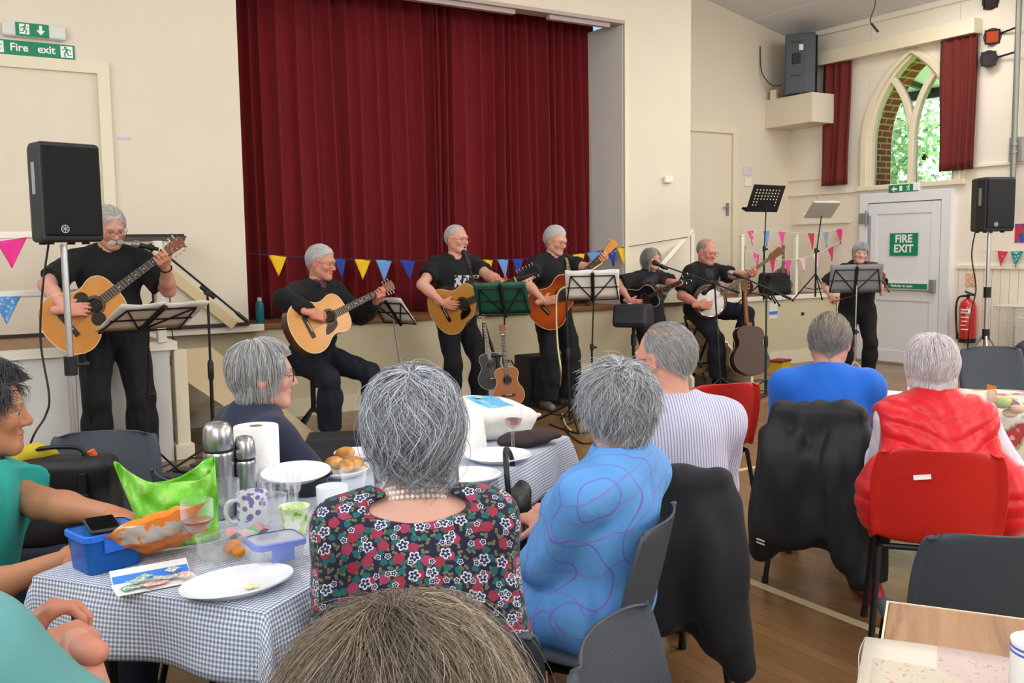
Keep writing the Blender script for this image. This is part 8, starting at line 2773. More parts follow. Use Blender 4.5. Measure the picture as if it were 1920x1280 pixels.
GREENB.color(GREENB.ramp(_n, [(0.3, '4da31c'), (0.52, '74cc34'), (0.62, '9adf62'), (0.72, '8f9a5a')])); GREENB.bump(_n, 0.7, 0.015); GREENB = GREENB.m
p = on_table(345, 1012)
t = thing('carrier_bag', 'lime green plastic carrier bag standing open behind the orange bag', 'bag', (p.x, p.y, ZT), RZ - 0.75)
m = MB()
rg = np.random.RandomState(4)
def bagf(u, v):
	a = 2 * PI * u
	ca, sa = math.cos(a), math.sin(a)
	wx = 0.105 * (0.82 + 0.30 * v) * (abs(ca) ** 0.55) * (1 if ca > 0 else -1)
	wy = 0.045 * (1.0 - 0.55 * v) * (abs(sa) ** 0.7) * (1 if sa > 0 else -1)
	cr = 0.008 * math.sin(a * 5 + v * 9) + 0.005 * math.sin(a * 11 - v * 14)
	top = 0.165 * v + (0.035 * ca * v if ca < 0 else -0.02 * ca * v) * -1 + 0.02 * v * v * math.sin(a * 2 + 0.7)
	return Vector((wx - 0.035 * v, wy + cr * (0.4 + 0.6 * v), max(0.0, top)))
m.grid(bagf, 64, 22, closed_u=True)
m.build('bag', GREENB, t, smooth=70, solid=0.001)
m = MB(); m.add([(-0.08, -0.03, 0.002), (0.08, -0.03, 0.002), (0.08, 0.03, 0.002), (-0.08, 0.03, 0.002)], [(0, 1, 2, 3)]); m.build('base', GREENB, t, smooth=0)
# packet at the far end, cap, glass etc.
p = on_table(925, 822)
t = thing('gift_pack', 'soft pack with pale blue top and white sides at far end of table', 'pack', (p.x + 0.02, p.y + 0.06, ZT), RZ - 0.35)
S = SDF((-0.2, -0.17, -0.01), (0.2, 0.17, 0.2), 0.006)
S.rbox((0, 0, 0.07), (0.155, 0.12, 0.062), 0.045, 0, rot=np.array(Matrix.Rotation(0.12, 3, 'Y') @ Matrix.Rotation(0.22, 3, 'X')))
S.rbox((0.17, -0.02, 0.06), (0.05, 0.07, 0.012), 0.01, 0.05)
S.ripple(0.006, 30, 8); S.half((0, 0, 0), (0, 0, -1))
V, F = S.mesh()
np_mesh('wrap', V, F, mat('white_soft_wrap', 'e6e2da', 0.6, var=0.05, vscale=20), t)
PB = NG('pale_blue_print', 0.5)
_n = PB.noise(PB.tc.outputs['Object'], 30, 3)
PB.color(PB.ramp(_n, [(0.35, '4ea3d8'), (0.55, '74bfe6'), (0.7, 'a8d8ee')])); PB = PB.m
m = MB()
Mr = Matrix.Rotation(0.12, 3, 'Y') @ Matrix.Rotation(0.22, 3, 'X')
m.grid(lambda u, v: Mr @ Vector(((u - 0.5) * 0.25, (v - 0.5) * 0.20, 0.066 - 0.012 * (2 * u - 1) ** 4 - 0.012 * (2 * v - 1) ** 4)) + Vector((0, 0, 0.07)), 14, 12); m.build('printed_top', PB, t, smooth=60, solid=0.002)
m = MB(); m.lathe([(0.0005, 0.0), (0.016, 0.0)], 16, Mr @ Vector((-0.05, 0.03, 0.072)) + Vector((0, 0, 0.07)), cap=False); m.build('yellow_spot', mat('print_yellow', 'f1dc6a', 0.5), t, smooth=0)
p = on_table(900, 850)
t = thing('white_card', 'white card propped up against the blue and white pack', 'card', (p.x, p.y + 0.03, ZT), RZ - 0.55)
m = MB(); m.prism([(-0.05, 0), (0.05, 0), (0.05, 0.15), (-0.05, 0.16)], -0.0015, 0.0015, tf=lambda q: Vector((q.x, q.z + q.y * 0.2, q.y))); m.build('sheet', PAPER, t, smooth=0)
p = on_table(982, 836)
S = SDF((-0.13, -0.1, -0.01), (0.16, 0.1, 0.09), 0.005)
S.ell((0, 0, 0.025), (0.095, 0.065, 0.03), 0.0); S.ell((0.10, 0.01, 0.03), (0.05, 0.04, 0.018), 0.03); S.ripple(0.006, 45, 6); S.half((0, 0, 0), (0, 0, -1))
V, F = S.mesh(); o = np_mesh('cap', V, F, mat('dark_brown_wool', '3a2c2c', 0.85, var=0.15, vscale=40)); o.location = (p.x, p.y, ZT); o.rotation_euler = (0, 0, RZ - 0.9)
tag(o, 'dark brown folded cap lying at the far right corner of cloth', 'cap')
# black handbag beside the woman in blue
p = WZ(962, 985, 0.56)
t = thing('handbag', 'black leather handbag between flowered dress and blue shirt', 'bag', (p.x, p.y, 0.43), RZ + 0.3)
S = SDF((-0.16, -0.1, -0.01), (0.16, 0.1, 0.32), 0.006)
S.rbox((0, 0, 0.13), (0.12, 0.055, 0.125), 0.04, 0); S.ripple(0.006, 40, 3)
V, F = S.mesh(); np_mesh('body', V, F, mat('black_leather', '17181a', 0.4, bump=0.2, bscale=150), t)
m = MB(); m.tube(smooth_path([(-0.10, 0, 0.22), (-0.09, 0.01, 0.33), (0.0, 0.02, 0.38), (0.09, 0.01, 0.33), (0.10, 0, 0.22)], 6), 0.009, 8); m.build('strap', mat('black_leather', '17181a'), t, smooth=60)
m = MB(); p0 = t.location; m.bb((-0.17, -0.12, 0.0), (0.17, 0.12, 0.43))
# stool that carries the bag
o = thing('low_stool', 'low dark stool carrying the black handbag', 'stool', (p0.x, p0.y, 0), RZ + 0.3)
m = MB(); m.bb((-0.15, -0.12, 0.40), (0.15, 0.12, 0.424)); m.build('seat', BLACK_PLASTIC, o, smooth=0, bevel=0.006)
for sx in (-1, 1):
	for sy in (-1, 1):
		m = MB(); m.cyl((sx * 0.12, sy * 0.09, 0.405), (sx * 0.14, sy * 0.11, 0), 0.011, n=8); m.build('leg', BLACK_METAL, o)
# black bag on the left chair
cp = xy(160, 850, 3.45)
t = thing('laptop_bag', 'black bag with orange trim hung on the charcoal chair at left', 'bag', (cp[0] - 0.10, cp[1] - 0.12, 0.44), R(205) * -1)
S = SDF((-0.24, -0.12, -0.02), (0.24, 0.12, 0.36), 0.008)
S.rbox((0, 0, 0.16), (0.19, 0.07, 0.155), 0.04, 0); S.ripple(0.008, 25, 9)
V, F = S.mesh(); np_mesh('body', V, F, mat('black_nylon', '15171b'), t)
for sx in (-0.1, 0.1):
	m = MB(); m.bb((sx - 0.012, 0.066, 0.1), (sx + 0.012, 0.084, 0.27)); m.bb((sx - 0.018, 0.07, 0.17), (sx + 0.018, 0.092, 0.20)); m.build('buckle_strap', BLACK_PLASTIC, t, smooth=0, bevel=0.004)
m = MB(); m.tube(smooth_path([(-0.09, 0, 0.31), (-0.06, 0, 0.345), (0.06, 0, 0.345), (0.09, 0, 0.31)], 5), 0.008, 8); m.build('handle', BLACK_PLASTIC, t, smooth=60)
for sx in (-0.13, 0.14):
	m = MB(); m.tube([(sx, 0, 0.29), (sx + 0.02, 0.01, 0.335)], 0.013, 8); m.build('orange_tab', mat('orange_webbing', 'e2622b', 0.6), t)
m = MB(); S = SDF((-0.16, -0.08, 0), (0.16, 0.08, 0.14), 0.007); S.ell((0, 0, 0.03), (0.13, 0.05, 0.04), 0); S.ripple(0.009, 40, 2); V, F = S.mesh()
o = np_mesh('yellow_cloth', V, F, mat('mustard_cloth', 'b9a41f', 0.8)); o.location = (cp[0] - 0.22, cp[1] - 0.06, 0.725)
tag(o, 'mustard yellow cloth bundled on top of the black bag at left', 'cloth')
# wood table: blue-rimmed mug
t = thing('mug', 'white mug with blue rings at right edge of the wood-grain table', 'mug', (*WZ(1948, 1312, H_T + 0.008).xy, H_T + 0.008))
m = MB(); m.lathe([(0.038, 0), (0.043, 0.008), (0.043, 0.095), (0.040, 0.095), (0.039, 0.01), (0.0005, 0.008)], 32); m.build('body', CHINA, t, smooth=40)
m = MB()
for z in (0.085, 0.077): m.lathe([(0.0434, z), (0.0434, z + 0.004)], 32, cap=False)
m.build('blue_ring', mat('mug_blue', '4a66c8', 0.3), t, smooth=40)
# flowered table
def on2(u, v): return WZ(u, v, ZT + 0.002)
p = on2(1664, 742)
m = MB(); m.grid(lambda u, v: Vector(((u - 0.5) * 0.30, (v - 0.5) * 0.22, 0.004 + 0.003 * math.sin(u * 6))), 8, 6); o = m.build('paper_sheet', PAPER, smooth=60, solid=0.001); o.location = (p.x + 0.06, p.y - 0.04, ZT + 0.002); o.rotation_euler = (0, 0, -0.9)
tag(o, 'white paper sheet on the red flowered cloth beside the blue sweater', 'paper')
p = on2(1893, 788)
t = thing('salad_box', 'large clear box of salad and sandwiches on the red flowered cloth', 'food box', (p.x, p.y, ZT + 0.002), RZ)
m = MB(); m.lathe([(0.07, 0), (0.095, 0.11), (0.099, 0.112), (0.093, 0.11), (0.068, 0.004), (0.0005, 0.004)], 28); m.build('bowl', CLEAR, t, smooth=40)
for k, (c, x, y, z) in enumerate((('b9bd52', 0.02, 0.02, 0.075), ('6b4a5a', 0.04, -0.01, 0.06), ('c9a57e', -0.02, -0.02, 0.05), ('8fa04a', -0.03, 0.03, 0.07), ('d9c49a', 0.0, 0.0, 0.03))):
	m = MB(); m.ball((x, y, z), (0.035, 0.03, 0.018), 10, 8); m.build('filling', mat('filling_%d' % k, c, 0.7, var=0.2, vscale=60), t)
p = on2(1858, 770)
t = thing('snack_packet', 'small orange and yellow packet beside the clear salad box', 'packet', (p.x, p.y, ZT + 0.002), RZ + 0.5)
m = MB(); m.grid(lambda u, v: Vector(((u - 0.5) * 0.07, 0.014 * math.sin(PI * u) * math.sin(PI * v), 0.11 * v)), 8, 8); m.grid(lambda u, v: Vector(((0.5 - u) * 0.07, -0.014 * math.sin(PI * u) * math.sin(PI * v), 0.11 * v)), 8, 8); m.build('wrapper', spotted('packet_print', 'ef8a1e', 'f3c63a', 30, 0.4), t, smooth=60)
p = on2(1918, 800)
m = MB(); m.bb((-0.025, -0.02, 0), (0.025, 0.02, 0.075)); o = m.build('blue_carton', mat('carton_blue', '2f6ad8', 0.4), smooth=0, bevel=0.003); o.location = (p.x, p.y - 0.05, ZT + 0.002)
tag(o, 'small bright blue carton at the right edge of flowered cloth', 'carton')
# on the floor under the chairs
p = WZ(1815, 1085, 0.0)
S = SDF((-0.2, -0.13, -0.01), (0.2, 0.13, 0.4), 0.009)
S.rbox((0, 0, 0.17), (0.15, 0.075, 0.17), 0.05, 0); S.ripple(0.014, 18, 12); S.half((0, 0, 0.0), (0, 0, -1))
V, F = S.mesh(); t = thing('tote_bag', 'grey and cream patterned tote bag on floor under the red chair', 'bag', (p.x + 0.05, p.y + 0.1, 0.0), 0.6)
np_mesh('body', V, F, spotted('grey_leaf_print', '3b3b39', 'a39c8b', 16, 0.42), t)
m = MB(); m.tube(smooth_path([(-0.07, 0, 0.32), (-0.05, 0, 0.42), (0.05, 0, 0.42), (0.07, 0, 0.32)], 5), 0.008, 8); m.build('handle', mat('grey_webbing', '4a4947', 0.7), t, smooth=60)
p = WZ(1640, 1035, 0.0)
t = thing('shopping_bag', 'navy blue bag with white edge on floor between the chairs', 'bag', (p.x + 0.1, p.y + 0.15, 0.0), 0.5)
m = MB(); m.prism([(-0.13, 0), (0.13, 0), (0.15, 0.26), (-0.15, 0.26)], -0.06, 0.06, tf=lambda q: Vector((q.x, q.z, q.y))); m.build('body', mat('navy_bag', '1f2f6a', 0.5), t, smooth=0, bevel=0.01)
m = MB(); m.bb((-0.155, -0.066, 0.235), (0.155, 0.066, 0.265)); m.build('rim', PAPER, t, smooth=0)
p = W(1912, 680, 7.6)
t = thing('rucksack', 'dark blue and black rucksack piled on black cases at right edge', 'bag', (p.x + 0.15, p.y, 0.0), 0.4)
S = SDF((-0.35, -0.3, -0.01), (0.35, 0.3, 0.75), 0.013); S.rbox((0, 0, 0.17), (0.27, 0.2, 0.165), 0.06, 0); S.ell((0.02, 0, 0.47), (0.20, 0.15, 0.20), 0.03); S.ripple(0.012, 16, 4); S.half((0, 0, 0), (0, 0, -1))
V, F = S.mesh(); np_mesh('body', V, F, mat('dark_blue_nylon', '141c2c', 0.5, var=0.3, vscale=4), t)
m = MB(); m.tube(smooth_path([(-0.17, -0.13, 0.30), (-0.12, -0.19, 0.42), (0.02, -0.2, 0.55)], 6), 0.014, 8); m.build('grey_piping', mat('grey_piping', '8f979c', 0.5), t, smooth=60)
# ------------------------------------------------------------------ bunting
CORD_B, CORD_W = mat('navy_cord', '2c3350', 0.7), mat('white_cord', 'e5dfd6', 0.7)
def px_flags(pts, spec):
	"""spec: (u, v_top, half_width_px, drop_px, colour); the parameter along the cord is found from the pixel column"""
	out = []
	path = smooth_path(pts, 8)
	L = [0]
	for a, b in zip(path, path[1:]): L.append(L[-1] + (b - a).length)
	def col(p):
		q = np.array(p) - np.array((0, 0, EYE)); return 960 + FPX * (q @ _r) / (q @ _f), q @ _f
	cs = [col(p) for p in path]
	for (u, hw, dr, c) in spec:
		i = min(range(len(path)), key=lambda k: abs(cs[k][0] - u))
		j = min(len(path) - 1, i + 1) if cs[i][0] < u else max(0, i - 1)
		den = cs[j][0] - cs[i][0]
		t = 0 if abs(den) < 1e-6 else (u - cs[i][0]) / den
		s = L[i] + (L[j] - L[i]) * max(0, min(1, t))
		d = cs[i][1]
		out.append((s / L[-1], FLAG[c], hw * d / FPX, dr * d / FPX))
	return out
yb = LIP_Y + 0.16
P = [WA(345, 462, 1, WALL_Y - 0.01), WA(458, 474, 1, yb), WA(520, 479, 1, yb), WA(640, 485, 1, yb), WA(760, 488, 1, yb), WA(905, 487, 1, yb), WA(1000, 484, 1, yb), WA(1085, 476, 1, yb), WA(1180, 462, 1, WALL_Y - 0.012), WA(1290, 444, 1, WALL_Y - 0.01)]
bunting('navy cord of blue and yellow flags strung across the red stage curtain', P, px_flags(P, [(521, 18, 38, 'yellow'), (637, 13, 36, 'blue'), (680, 17, 37, 'yellow'), (720, 17, 40, 'sky'), (765, 17, 36, 'blue'), (888, 13, 36, 'sky'), (914, 13, 34, 'yellow'), (943, 13, 34, 'sky'), (971, 13, 32, 'blue'), (1085, 13, 33, 'yellow'), (1113, 14, 34, 'sky'), (1146, 11, 32, 'blue'), (1165, 9, 32, 'yellow')]), 0.1, CORD_B)
yr = LIP_Y + 0.10
# right railing: two white posts, two rails
for k, (u, lab) in enumerate(((1390, 'white railing post on stage edge beside the banjo player'), (1491, 'white railing post on stage edge nearer the white fire door'))):
	a = WA(u, 548, 1, yr)
	m = MB(); m.bb((-0.024, -0.024, 0), (0.024, 0.024, 0.72)); m.bb((-0.028, -0.028, 0.72), (0.028, 0.028, 0.745)); o = m.build('railing_post', WHITE_GLOSS, smooth=0, bevel=0.006); o.location = (a.x, yr, STAGE_Z)
	tag(o, lab, 'post')
P = [WA(1396, 432, 1, yr - 0.05), WA(1440, 432, 1, yr - 0.05), WA(1491, 436, 1, yr - 0.05), WA(1540, 436, 1, yr - 0.05), WA(1592, 424, 1, yr - 0.05)]
bunting('upper white cord of pink and blue flags on the right stage railing', P, px_flags(P, [(1407, 9, 28, 'pinkdot'), (1437, 10, 30, 'sky'), (1466, 10, 30, 'pink'), (1521, 10, 30, 'rose'), (1548, 9, 30, 'greyblue'), (1574, 10, 28, 'hot')]), 0.1, CORD_W)
P = [WA(1396, 468, 1, yr - 0.07), WA(1416, 474, 1, yr - 0.07), WA(1450, 484, 1, yr - 0.07), WA(1491, 486, 1, yr - 0.07), WA(1545, 470, 1, yr - 0.07), WA(1592, 440, 1, yr - 0.07)]
bunting('lower white cord of pink print flags on the right stage railing', P, px_flags(P, [(1417, 11, 26, 'pinkdot'), (1448, 10, 30, 'rose'), (1477, 11, 30, 'pink'), (1505, 10, 26, 'pale'), (1530, 11, 28, 'pale'), (1558, 10, 26, 'rose')]), 0.1, CORD_W)
# left platform rails with their flags
yl = PLAT_Y - 0.02
a, b = WA(-60, 440, 1, yl), WA(190, 431, 1, yl)
t = thing('stage_railing', 'white double railing along the left platform edge', 'railing', (0, yl, STAGE_Z))
for (v0, v1) in ((439, 434), (553, 545)):
	a, b = WA(-80, v0 + 2, 1, yl), WA(225, v1 - 2, 1, yl)
	m = MB(); m.bb((a.x, -0.02, a.z - STAGE_Z - 0.022), (b.x, 0.02, a.z - STAGE_Z + 0.022)); m.build('rail', WHITE_GLOSS, t, smooth=0, bevel=0.006)
m = MB(); m.bb((1.36, -0.03, 0), (1.42, 0.03, 0.70)); m.build('end_post', WHITE_GLOSS, t, smooth=0, bevel=0.006)
yf = yl - 0.06
P = [WA(-70, 462, 1, yf), WA(0, 452, 1, yf), WA(50, 444, 1, yf), WA(130, 440, 1, yf)]
bunting('pink triangular flag string on the upper left platform rail', P, px_flags(P, [(22, 27, 54, 'hot')]), 0.1, CORD_W)
P = [WA(-70, 558, 1, yf), WA(0, 556, 1, yf), WA(50, 554, 1, yf), WA(130, 553, 1, yf)]
bunting('blue patterned flag string on the lower left platform rail', P, px_flags(P, [(12, 25, 52, 'bluedot')]), 0.1, CORD_W)
xr = RIGHT_X - 0.05
P = [WA(1838, 470, 0, xr), WA(1872, 470, 0, xr), WA(1900, 471, 0, xr), WA(1960, 468, 0, xr)]
bunting('red and teal printed flags on the right wall beside the loudspeaker', P, px_flags(P, [(1880, 10, 28, 'reddot'), (1907, 12, 30, 'tealdot'), (1935, 12, 30, 'reddot')]), 0.1, CORD_W, face=(-1, 0, 0))
p = WA(1916, 437, 0, RIGHT_X)
m = MB(); m.bb((-0.006, -0.10, -0.10), (0.0, 0.075, 0.10)); o = m.build('wall_poster', spotted('red_white_blue_print', 'c93a4c', '3b5bb0', 14, 0.45), smooth=0); o.location = (RIGHT_X, p.y, p.z)
tag(o, 'small red and blue poster at the right edge of the wall', 'poster')
# handrail of the steps behind the woman singer
a, b = WA(1297, 432, 1, LIP_Y - 0.02), WA(1215, 528, 1, LIP_Y - 0.45)
t = thing('handrail', 'white handrail sloping down from the stage behind the woman singer', 'handrail', (a.x, a.y, 0))
m = MB(); m.tube([Vector((0, 0, a.z)), Vector((b.x - a.x, b.y - a.y, b.z))], 0.030, 8); m.build('rail', WHITE_GLOSS, t, smooth=40)
m = MB(); m.bb((-0.025, -0.02, STAGE_Z - 0.3), (0.025, 0.03, a.z - 0.01)); m.build('post', WHITE_GLOSS, t, smooth=0)
t = thing('wooden_steps', 'cream wooden steps against stage front behind the banjo player', 'stairs', (7.02, LIP_Y - 0.025, 0))
m = MB()
for k in range(3): m.bb((-0.4, -0.28 * (k + 1), 0.56 - 0.20 * k), (0.4, -0.28 * k, 0.60 - 0.20 * k))
m.build('tread', STAGE_WOOD, t, smooth=0)
for sx in (-0.44, 0.40):
	m = MB(); m.prism([(0, 0), (0, 0.70), (-0.12, 0.70), (-0.90, 0.12), (-0.90, 0)], sx, sx + 0.04, tf=lambda q: Vector((q.z, q.x, q.y))); m.build('side_board', CREAM_GLOSS, t, smooth=0)
# ------------------------------------------------------------------ odds and ends
b = on = WA(488, 606, 1, LIP_Y + 0.10)
t = thing('water_bottle', 'teal water bottle standing on the stage edge left of the curtain', 'bottle', (b.x, LIP_Y + 0.10, STAGE_Z))
m = MB(); m.lathe([(0.034, 0), (0.036, 0.01), (0.036, 0.15), (0.030, 0.178), (0.020, 0.19), (0.0005, 0.19)], 24); m.build('body', mat('teal_bottle', '0e6f7c', 0.35), t, smooth=50)
m = MB(); m.lathe([(0.019, 0.19), (0.019, 0.215), (0.012, 0.222), (0.0005, 0.222)], 20); m.build('cap', mat('pale_cap', 'a9c6c6', 0.4), t, smooth=40)
# extinguisher on the right wall
p = WA(1815, 600, 0, RIGHT_X - 0.11)
t = thing('fire_extinguisher', 'red fire extinguisher on the right wall beside the white door', 'extinguisher', (RIGHT_X - 0.12, p.y, 0.34))
m = MB(); m.lathe([(0.075, 0.03), (0.088, 0.04), (0.088, 0.40), (0.075, 0.45), (0.035, 0.485), (0.02, 0.49)], 28); m.build('cylinder', mat('extinguisher_red', 'c21f1d', 0.25, coat=0.5), t, smooth=50)
m = MB(); m.lathe([(0.082, 0.0), (0.092, 0.0), (0.092, 0.045), (0.086, 0.05)], 28); m.build('base_ring', BLACK_PLASTIC, t, smooth=40)
m = MB(); m.cyl((0, 0, 0.48), (0, 0, 0.54), 0.017); m.box((0.0, -0.02, 0.55), (0.025, 0.12, 0.014), Matrix.Rotation(0.3, 3, 'X')); m.box((0, -0.02, 0.525), (0.025, 0.11, 0.012), Matrix.Rotation(-0.1, 3, 'X')); m.build('valve_lever', BLACK_PLASTIC, t, smooth=30)
m = MB(); m.tube(smooth_path([(0, 0.02, 0.52), (-0.02, 0.10, 0.50), (-0.03, 0.125, 0.38), (-0.03, 0.115, 0.20), (-0.03, 0.10, 0.06)], 6), 0.011, 8); m.cyl((-0.03, 0.10, 0.10), (-0.03, 0.098, 0.03), 0.015); m.build('hose', BLACK_PLASTIC, t, smooth=60)
LAB = mat('label_cream', 'efe9dc', 0.4)
m = MB()
def strip(z0, z1, a0, a1, mb, r=0.0886, n=10):
	mb.grid(lambda u, v: Vector((r * math.cos(a0 + (a1 - a0) * u), r * math.sin(a0 + (a1 - a0) * u), z0 + (z1 - z0) * v)), n, 1)
strip(0.33, 0.38, PI * 0.86, PI * 1.28, m); l = m.build('name_panel', LAB, t, smooth=40)
m = MB()
for k in range(4):
	strip(0.28 - 0.045 * k, 0.293 - 0.045 * k, PI * (0.90 + 0.03 * (k % 2)), PI * (1.22 - 0.05 * (k % 3)), m, 0.0887)
m.build('instruction_line', LAB, t, smooth=40)
M = Matrix.Translation((-0.0895, -0.012, 0.355)) @ FACE_R
text_mesh('FOAM', 0.034, 'lettering', mat('extinguisher_red', 'c21f1d'), l, M, bold=0.0008)
m = MB(); q = WA(1822, 524, 0, RIGHT_X); m.bb((-0.01, -0.06, -0.07), (0.0, 0.06, 0.07)); o = m.build('extinguisher_notice', spotted('orange_notice', 'e2a98a', 'e9dcc4', 40, 0.4), smooth=0); o.location = (RIGHT_X - 0.014, q.y, q.z)
tag(o, 'pale orange notice on wall above the fire extinguisher', 'notice')
# wire-mesh radiator guard
p0 = WA(1862, 582, 0, RIGHT_X - 0.42)
t = thing('radiator_guard', 'white mesh radiator guard along the right wall', 'radiator guard', (RIGHT_X - 0.4, p0.y, 0))
MESHW = mat('white_wire', 'c9c6bd', 0.5)
Lg, Hg, Dg = 1.6, 0.78, 0.38
m = MB()
for z in (0.02, Hg):
	for x in (0, Dg): m.cyl((x, 0, z), (x, -Lg, z), 0.010, n=6)
	m.cyl((0, 0, z), (Dg, 0, z), 0.010, n=6)
for x in (0, Dg): m.cyl((x, 0, 0), (x, 0, Hg), 0.010, n=6); m.cyl((x, -Lg, 0), (x, -Lg, Hg), 0.010, n=6)
m.build('frame', MESHW, t)
m = MB()
for i in range(1, 40):
	y = -Lg * i / 40; m.cyl((0, y, 0.02), (0, y, Hg), 0.0022, n=4); m.cyl((0, y, Hg), (Dg, y, Hg), 0.0022, n=4)
for i in range(1, 20):
	z = Hg * i / 20; m.cyl((0, 0, z), (0, -Lg, z), 0.0022, n=4); m.cyl((0, 0, z), (Dg, 0, z), 0.0022, n=4)
for i in range(1, 10):
	x = Dg * i / 10; m.cyl((x, 0, 0.02), (x, 0, Hg), 0.0022, n=4); m.cyl((x, 0, Hg), (x, -Lg, Hg), 0.0022, n=4)
m.build('wire_mesh', MESHW, t)
t2 = thing('radiator', 'white heater with black grille behind the mesh guard', 'radiator', (RIGHT_X - 0.2, p0.y - 0.15, 0))
m = MB(); m.bb((-0.06, -1.2, 0.06), (0.14, 0.0, 0.66)); m.build('casing', mat('heater_white', 'd8d5cc', 0.5), t2, smooth=0, bevel=0.01)
m = MB(); m.bb((-0.066, -0.24, 0.12), (-0.058, -0.06, 0.30)); m.build('grille', mat('dark_grille', '2a2a2a', 0.7), t2, smooth=0)
# stage lamps on a steel pole
q = WA(1906, 30, 0, RIGHT_X - 0.14)
t = thing('lighting_pole', 'grey steel pole fixed up the right wall carrying stage lamps', 'pole', (RIGHT_X - 0.10, q.y, 0))
PIPE = mat('galvanised_pipe', '8c8f86', 0.45, 0.6)
m = MB(); m.cyl((0, 0, 1.72), (0, 0, 4.05), 0.030, n=12); m.build('pipe', PIPE, t)
m = MB(); m.bb((0.03, -0.075, 2.30), (0.10, 0.075, 2.56)); m.build('back_plate', mat('grey_plate', '9b9b92', 0.5), t, smooth=0, bevel=0.004)
for z in (2.40, 2.48): 
	m = MB(); m.cyl((0, 0, z - 0.012), (0, 0, z + 0.012), 0.042, n=12); m.build('pipe_clamp', PIPE, t)
def par_can(label, u, v, d, to, gel, r=0.095, L=0.24):
	c = W(u, v, d)
	dv = (Vector(to) - c).normalized()
	t = thing('stage_lamp', label, 'stage lamp', c)
	x, y = perp(dv)
	rot = Matrix((x, y, dv)).transposed()
	m = MB(); m.lathe([(r * 0.45, -L * 0.7), (r * 0.72, -L * 0.55), (r * 0.80, -L * 0.1), (r * 0.95, L * 0.2), (r * 0.95, L * 0.3), (r * 0.88, L * 0.3), (r * 0.75, 0)], 24, rot=rot); m.build('can', mat('lamp_black', '2c2d2a', 0.5, 0.3), t, smooth=40)
	m = MB(); m.lathe([(0.0005, L * 0.29), (r * 0.9, L * 0.29)], 24, rot=rot, cap=False); m.build('lens', gel, t, smooth=0)
	m = MB(); m.lathe([(r * 0.9, L * 0.28), (r * 1.12, L * 0.28), (r * 1.12, L * 0.33), (r * 0.9, L * 0.33)], 4, rot=rot @ Matrix.Rotation(PI / 4, 3, 'Z'), cap=False); m.build('gel_frame', BLACK_METAL, t, smooth=0)
	pole = Vector((RIGHT_X - 0.10, q.y, c.z + 0.02)) - c
	m = MB(); m.cyl((0, 0, 0), pole, 0.011, n=8); m.build('bracket', BLACK_METAL, t)
GEL_O = mat('orange_gel', 'b5471c', 0.2, spec=0.7)
GEL_D = mat('dark_gel', '2a1d22', 0.15, spec=0.8)
tgt = Vector((5.0, 6.0, 1.3))
par_can('stage lamp with orange gel beside the right window curtain', 1862, 68, 10.3, (6.0, 4.2, 2.6), GEL_O)
par_can('dark stage lamp just under the orange gel lamp', 1855, 112, 10.3, (6.5, 4.6, 3.4), GEL_D)
par_can('dark stage lamp at the top edge above the orange gel lamp', 1862, 2, 10.3, (6.0, 5.5, 3.3), GEL_D)
par_can('stage lamp with bright bulb at the top right corner', 1908, 6, 10.2, (6.0, 3.0, 3.8), mat('bulb_glint', 'e8e6df', 0.1))
m = MB(); m.tube(smooth_path([W(1894, 30, 10.35), W(1884, 90, 10.4), W(1893, 150, 10.42), W(1899, 190, 10.42)], 6), 0.005, 6)
m2 = m.build('lamp_cable', CABLE, smooth=60); tag(m2, 'thin black lamp cable looping beside the steel pole', 'cable')
# hanging cord with a little microphone from the ceiling
a = W(1641, -30, 9.0)
m = MB(); m.tube(smooth_path([W(1641, -34, 9.0), W(1641, 8, 9.0), W(1632, 36, 9.0), W(1634, 44, 9.0)], 6), 0.006, 6)
t = thing('hanging_microphone', 'thin black microphone hanging on a cord from the ceiling', 'microphone', (0, 0, 0))
m.build('cord', CABLE, t, smooth=60)
m = MB(); m.cyl(W(1634, 44, 9.0), W(1647, 60, 9.0), 0.012, n=8); m.build('capsule', BLACK_PLASTIC, t)
# floor and stage cables
def cable(label, pts, r=0.006, m_=None):
	m = MB(); m.tube(smooth_path(pts, 8), r, 6); tag(m.build('cable', m_ or CABLE, smooth=60), label, 'cable')
fl = lambda u, v: WZ(u, v, 0.008)
cable('pale yellow lead hanging from orange guitar to the floor', [W(1130, 492, 8.3), W(1075, 530, 8.15), W(1047, 548, 8.1), W(1043, 590, 8.1), W(1046, 650, 8.1), W(1052, 700, 8.0), fl(1048, 745), fl(1058, 790), fl(1070, 806)], 0.0075, mat('cream_lead', 'd9cfa0', 0.5))
cable('black lead running from left loudspeaker down to the floor', [W(91, 458, 4.95), W(80, 540, 4.95), W(76, 640, 4.95), W(92, 740, 4.95), W(85, 780, 4.95), W(55, 840, 4.9), fl(40, 980)], 0.006)
cable('black lead coiled on floor left of the red chair', [fl(1030, 795), fl(1085, 812), fl(1120, 800), fl(1100, 785), fl(1060, 800), fl(1090, 830), fl(1130, 825)])
cable('black leads trailing on floor by the microphone tripods', [fl(1440, 735), fl(1400, 745), fl(1380, 730), fl(1420, 712), fl(1470, 720), fl(1440, 740), fl(1390, 752)])
cable('black lead hanging from left guitar beside the pole stand', [W(150, 590, 5.9), W(158, 660, 5.9), W(165, 760, 6.0), fl(190, 880)], 0.005)
cable('thin lead looping from stage to floor at the steps', [W(318, 545, 6.6), W(322, 620, 6.9), W(335, 680, 7.1), W(330, 720, 7.1), W(355, 790, 7.1), fl(350, 830)], 0.004)
cable('black lead from the small ukulele stand to the tall amplifier', [W(958, 675, 7.6), W(985, 720, 8.0), fl(1000, 752), fl(960, 760)], 0.006)
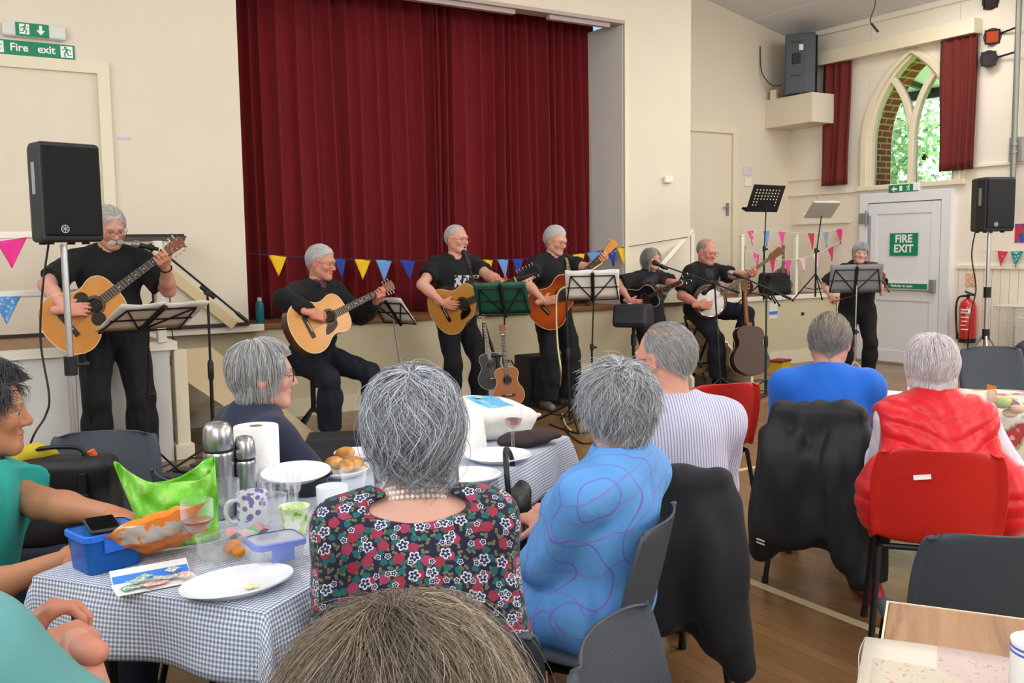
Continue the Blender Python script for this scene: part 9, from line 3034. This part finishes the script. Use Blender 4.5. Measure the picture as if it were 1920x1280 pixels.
cable('black leads behind the right loudspeaker stand', [W(1828, 437, 8.95), W(1822, 480, 8.98), W(1830, 540, 9.0), W(1822, 580, 9.0), W(1815, 640, 9.0), fl(1812, 720)], 0.007)
# small things on the stage front and floor
q = WA(1450, 582, 1, LIP_Y - 0.004)
m = MB(); m.bb((-0.07, -0.003, -0.10), (0.07, 0.0, 0.11)); o = m.build('wall_notice', PAPER, smooth=0); o.location = (q.x, LIP_Y - 0.002, q.z)
mb = MB(); mb.bb((-0.07, -0.0045, -0.05), (0.07, -0.003, -0.01)); mb.build('blue_band', mat('leaflet_blue', '3f86e0'), o, smooth=0)
tag(o, 'white notice with a blue band on stage front beside the leather strap', 'notice')
for u, v, lab in ((1505, 588, 'small black finger hole in the cream stage front near fiddle player'), (1101, 572, 'small dark socket plate on stage front behind wire music stand')):
	q = WA(u, v, 1, LIP_Y - 0.004); m = MB(); m.bb((-0.025, -0.006, -0.018), (0.025, 0.0, 0.018)); o = m.build('latch_plate', BLACK_PLASTIC, smooth=0, bevel=0.004); o.location = (q.x, LIP_Y - 0.002, q.z); tag(o, lab, 'latch')
q = WZ(1462, 700, 0.0)
t = thing('music_case', 'yellow box with red lid edge on floor by the green microphone stand', 'box', (q.x, q.y, 0), 0.3)
m = MB(); m.bb((-0.11, -0.08, 0), (0.11, 0.08, 0.14)); m.build('box', mat('yellow_box', 'd9b62a', 0.5), t, smooth=0, bevel=0.005)
m = MB(); m.bb((-0.12, -0.085, 0.14), (0.12, 0.085, 0.16)); m.build('lid', mat('dark_red_lid', '8a1f22', 0.5), t, smooth=0)
q = WZ(1299, 690, 0.0)
t = thing('drinks_flask', 'purple bottle standing on floor behind the banjo player high stool', 'bottle', (q.x, q.y, 0.0))
m = MB(); m.lathe([(0.045, 0), (0.048, 0.01), (0.048, 0.2), (0.03, 0.24), (0.03, 0.27), (0.0005, 0.27)], 20); m.build('body', mat('purple_bottle', '5a2348', 0.4), t, smooth=50)
q = WZ(352, 905, 0.0)
t = thing('pedal_board', 'black pedal board on floor in front of the wooden steps', 'pedal board', (q.x, q.y, 0), RZ)
m = MB(); m.bb((-0.28, -0.16, 0), (0.28, 0.16, 0.05)); m.build('tray', BLACK_PLASTIC, t, smooth=0, bevel=0.01)
for k in range(3):
	m = MB(); m.bb((-0.22 + 0.16 * k, -0.07, 0.05), (-0.12 + 0.16 * k, 0.07, 0.095)); m.build('pedal', mat('pedal_%d' % k, ('33363b', '22252c', '3c3f3d')[k], 0.4), t, smooth=0, bevel=0.006)
# every repeat carries its group
GROUPS = dict(stacking_chair='plastic stacking chairs', music_stand='music stands of the band', microphone_stand='microphone stands', microphone='microphones', sheet_music='sheets on the music stands', folder='folders on the music stands',
			bunting='strings of bunting flags', plate='white plates on the gingham cloth', wine_glass='plastic wine glasses', vacuum_flask='steel vacuum flasks', mug='mugs', plastic_cup='plastic cups', cable='leads on floor and stage', stage_lamp='stage lamps on the wall pole',
			acoustic_guitar='acoustic guitars', stage_guitar='guitars standing on the stage', loudspeaker='loudspeakers on tripods', speaker_stand='speaker stands', window_curtain='curtains of the arched window', stage_curtain='halves of the stage curtain',
			railing_post='posts of the stage railing', person='people in the hall', jacket='coats over chair backs', folding_table='folding tables', amplifier='amplifiers', rucksack='bags')
import re
for o in list(bpy.data.objects):
	k = re.sub(r'\.\d+$', '', o.name)
	if o.parent is None and o.get('label') and not o.get('group') and k in GROUPS:
		o['group'] = GROUPS[k]
